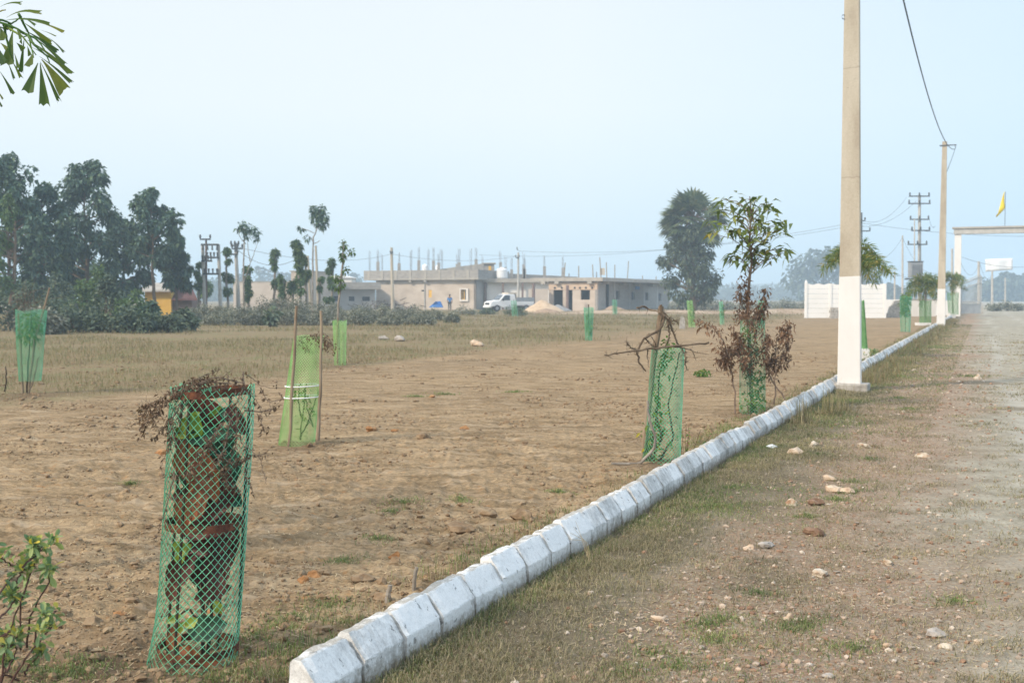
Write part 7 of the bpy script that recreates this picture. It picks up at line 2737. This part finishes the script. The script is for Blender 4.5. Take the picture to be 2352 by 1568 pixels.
def pickup():
    Y = 118.0
    c = at(1166, 712, Y)
    hd = Vector((-.90, -.44, 0)).normalized()
    lf = Vector((-hd.y, hd.x, 0))       # vehicle's left
    t = thing('pickup_truck', 'white pickup truck with grey cargo bed parked before the white house', 'pickup truck', (c.x, Y, 0))
    o0 = Vector((c.x, Y, 0))

    def W(x, y, z):
        p = o0 + hd * x + lf * y
        return (p.x, p.y, z)

    def prof(B, pts, y0, y1):
        a = [W(x, y0, z) for x, z in pts]
        b = np.array(W(0, y1, 0)) - np.array(W(0, y0, 0))
        B.prism(a, b)
    B = MB()
    prof(B, [(-.55, .45), (.2, .40), (1.15, .42), (1.2, .55), (1.95, .55), (2.25, .45), (2.32, .62), (2.30, .95), (2.05, 1.06), (1.35, 1.14), (.78, 1.72), (.6, 1.78), (-.25, 1.78), (-.45, 1.72), (-.55, 1.1)], -.84, .84)
    body = B.build('cab', M['carpaint'], t)
    bv = body.modifiers.new('bevel', 'BEVEL')
    bv.width = .05
    bv.segments = 2
    B = MB()
    B.add([W(1.33, -.7, 1.19), W(1.33, .7, 1.19), W(.82, .64, 1.70), W(.82, -.64, 1.70)], [[0, 1, 2, 3]])
    V = np.concatenate(B.V) + np.array(hd) * .03 + np.array([0, 0, .03])
    MB().add(V, [[0, 1, 2, 3]]).build('windscreen', M['glass'], t).modifiers.new('thickness', 'SOLIDIFY').thickness = .02
    for s in (-1, 1):
        B = MB()
        prof(B, [(.15, 1.16), (1.15, 1.16), (.72, 1.66), (.15, 1.66)], s * .845, s * .855)
        B.build('side_window', M['glass'], t)
        B = MB()
        prof(B, [(2.20, .70), (2.33, .70), (2.31, .92), (2.15, .96)], s * .55, s * .80)
        B.build('headlight', M['tank'], t)
        B = MB()
        q = np.array(W(.95, s * .98, 1.18))
        B.cbox(q, .12, .12, .2)
        B.build('mirror', M['rubber'], t)
        for x in (1.6, -1.75):
            B = MB()
            a, b = np.array(W(x, s * .66, .34)), np.array(W(x, s * .86, .34))
            B.tube([a, b], .34, 20)
            tw = B.build('wheel', M['rubber'], t)
            B = MB()
            a, b = np.array(W(x, s * .862, .34)), np.array(W(x, s * .875, .34))
            B.tube([a, b], .19, 16)
            B.build('rim', M['bedgrey'], tw)
    B = MB()
    prof(B, [(2.325, .72), (2.345, .72), (2.335, .90), (2.315, .90)], -.5, .5)
    B.build('grille', M['rubber'], t)
    B = MB()
    prof(B, [(2.2, .40), (2.42, .42), (2.42, .6), (2.33, .62)], -.86, .86)
    B.build('bumper', M['carpaint'], t)
    B = MB()
    prof(B, [(-.62, .62), (-2.6, .62), (-2.6, .78), (-.62, .78)], -.84, .84)
    prof(B, [(-.62, .782), (-2.6, .782), (-2.6, 1.02), (-.62, 1.02)], -.87, -.81)
    prof(B, [(-.62, .782), (-2.6, .782), (-2.6, 1.02), (-.62, 1.02)], .81, .87)
    B.build('bed_floor', M['carpaint'], t)
    B = MB()
    for s in (-1, 1):
        prof(B, [(-.62, 1.022), (-2.6, 1.022), (-2.6, 1.45), (-.62, 1.45)], s * .86, s * .82)
    prof(B, [(-2.61, .79), (-2.66, .79), (-2.66, 1.45), (-2.61, 1.45)], -.86, .86)
    B.build('bed_sides', M['bedgrey'], t)
    B = MB()
    prof(B, [(-.58, .8), (-.66, .8), (-.66, 1.95), (-.58, 1.95)], -.80, .80)
    prof(B, [(-.572, 1.79), (.3, 1.79), (.3, 1.95), (-.572, 1.95)], -.78, .78)
    B.build('headboard', M['beige'], t)


pickup()


def person():
    Y = 122.0
    g0 = at(1033, 716, Y)
    t = thing('person', 'person in a blue shirt and dark trousers walking past the main house', 'person', (g0.x, Y, 0))
    X = g0.x

    def skin(name, verts, edges, radii, mat, parent):
        me = bpy.data.meshes.new(name)
        me.from_pydata([(v[0], v[1], v[2]) for v in verts], edges, [])
        o = bpy.data.objects.new(name, me)
        COL.objects.link(o)
        o.parent = parent
        sk = o.modifiers.new('skin', 'SKIN')
        for i, r in enumerate(radii):
            me.skin_vertices[0].data[i].radius = (r, r)
        me.skin_vertices[0].data[0].use_root = True
        o.modifiers.new('smooth', 'SUBSURF').levels = 1
        me.materials.append(mat)
        return o
    body_v = [(0, 0, .95), (0, 0, 1.2), (0, 0, 1.42), (0, 0, 1.50), (0, -.01, 1.58), (0, -.015, 1.68), (.19, 0, 1.40), (.25, .03, 1.12), (.24, -.08, .88), (.235, -.11, .80), (-.19, 0, 1.40), (-.24, -.06, 1.13), (-.22, -.02, .89), (-.215, 0, .81),
              (.10, 0, .90), (.11, -.10, .50), (.11, .02, .08), (.11, -.10, .03), (-.10, 0, .90), (-.11, .10, .50), (-.11, .22, .10), (-.11, .14, .03)]
    body_e = [(0, 1), (1, 2), (2, 3), (3, 4), (4, 5), (2, 6), (6, 7), (7, 8), (8, 9), (2, 10), (10, 11), (11, 12), (12, 13), (0, 14), (14, 15), (15, 16), (16, 17), (0, 18), (18, 19), (19, 20), (20, 21)]
    r = [.12, .12, .13, .055, .085, .08, .06, .045, .035, .03, .06, .045, .035, .03, .085, .06, .04, .035, .085, .06, .04, .035]
    skin('body', body_v, body_e, r, M['skin'], t)
    skin('shirt', [(0, 0, .90), (0, 0, 1.2), (0, 0, 1.43), (.19, 0, 1.40), (.25, .03, 1.12), (-.19, 0, 1.40), (-.24, -.06, 1.13)], [(0, 1), (1, 2), (2, 3), (3, 4), (2, 5), (5, 6)], [.145, .145, .15, .075, .06, .075, .06], M['shirt'], t)
    skin('trousers', [(0, 0, .93), (.10, 0, .88), (.11, -.10, .50), (.11, .02, .12), (-.10, 0, .88), (-.11, .10, .50), (-.11, .22, .14)], [(0, 1), (1, 2), (2, 3), (0, 4), (4, 5), (5, 6)], [.13, .10, .075, .06, .10, .075, .06], M['trousers'], t)
    B = MB()
    V0, F0 = ICO[2]
    B.add(V0 * np.array([.095, .11, .09]) + np.array([X, Y + .02, 1.70]), F0)
    B.build('hair', M['hair'], t, True)


person()

# brushwood heap left of the main house
rng = np.random.default_rng(99)
B = MB()
q = at(885, 712, 120)
for i in range(90):
    p = np.array([q.x + rng.normal(0, 1.6), 120 + rng.normal(0, .4), abs(rng.normal(0, .45))])
    B.tube([p, p + rng.normal(0, .7, 3) * np.array([1, .5, .6])], .03, 4)
tag(B.build('brushwood_heap', M['rod']), 'dark heap of brushwood at the left corner of the main house', 'brushwood')

# ---------------------------------------------------------------- haze
hm = bpy.data.materials.new('haze')
hm.use_nodes = True
nt = hm.node_tree
nt.nodes.clear()
out = nt.nodes.new('ShaderNodeOutputMaterial')
pv = nt.nodes.new('ShaderNodeVolumePrincipled')
pv.inputs['Color'].default_value = (.66, .84, 1.0, 1)
pv.inputs['Density'].default_value = .0014
pv.inputs['Anisotropy'].default_value = 0.0
nt.links.new(pv.outputs[0], out.inputs['Volume'])
B = MB()
B.box((-2700, -40, -4), (5400, 0, 0), (0, 5060, 0), (0, 0, 34))
hz = B.build('haze', hm)
tag(hz, 'thin pale blue morning haze filling the air', 'haze', kind='stuff')
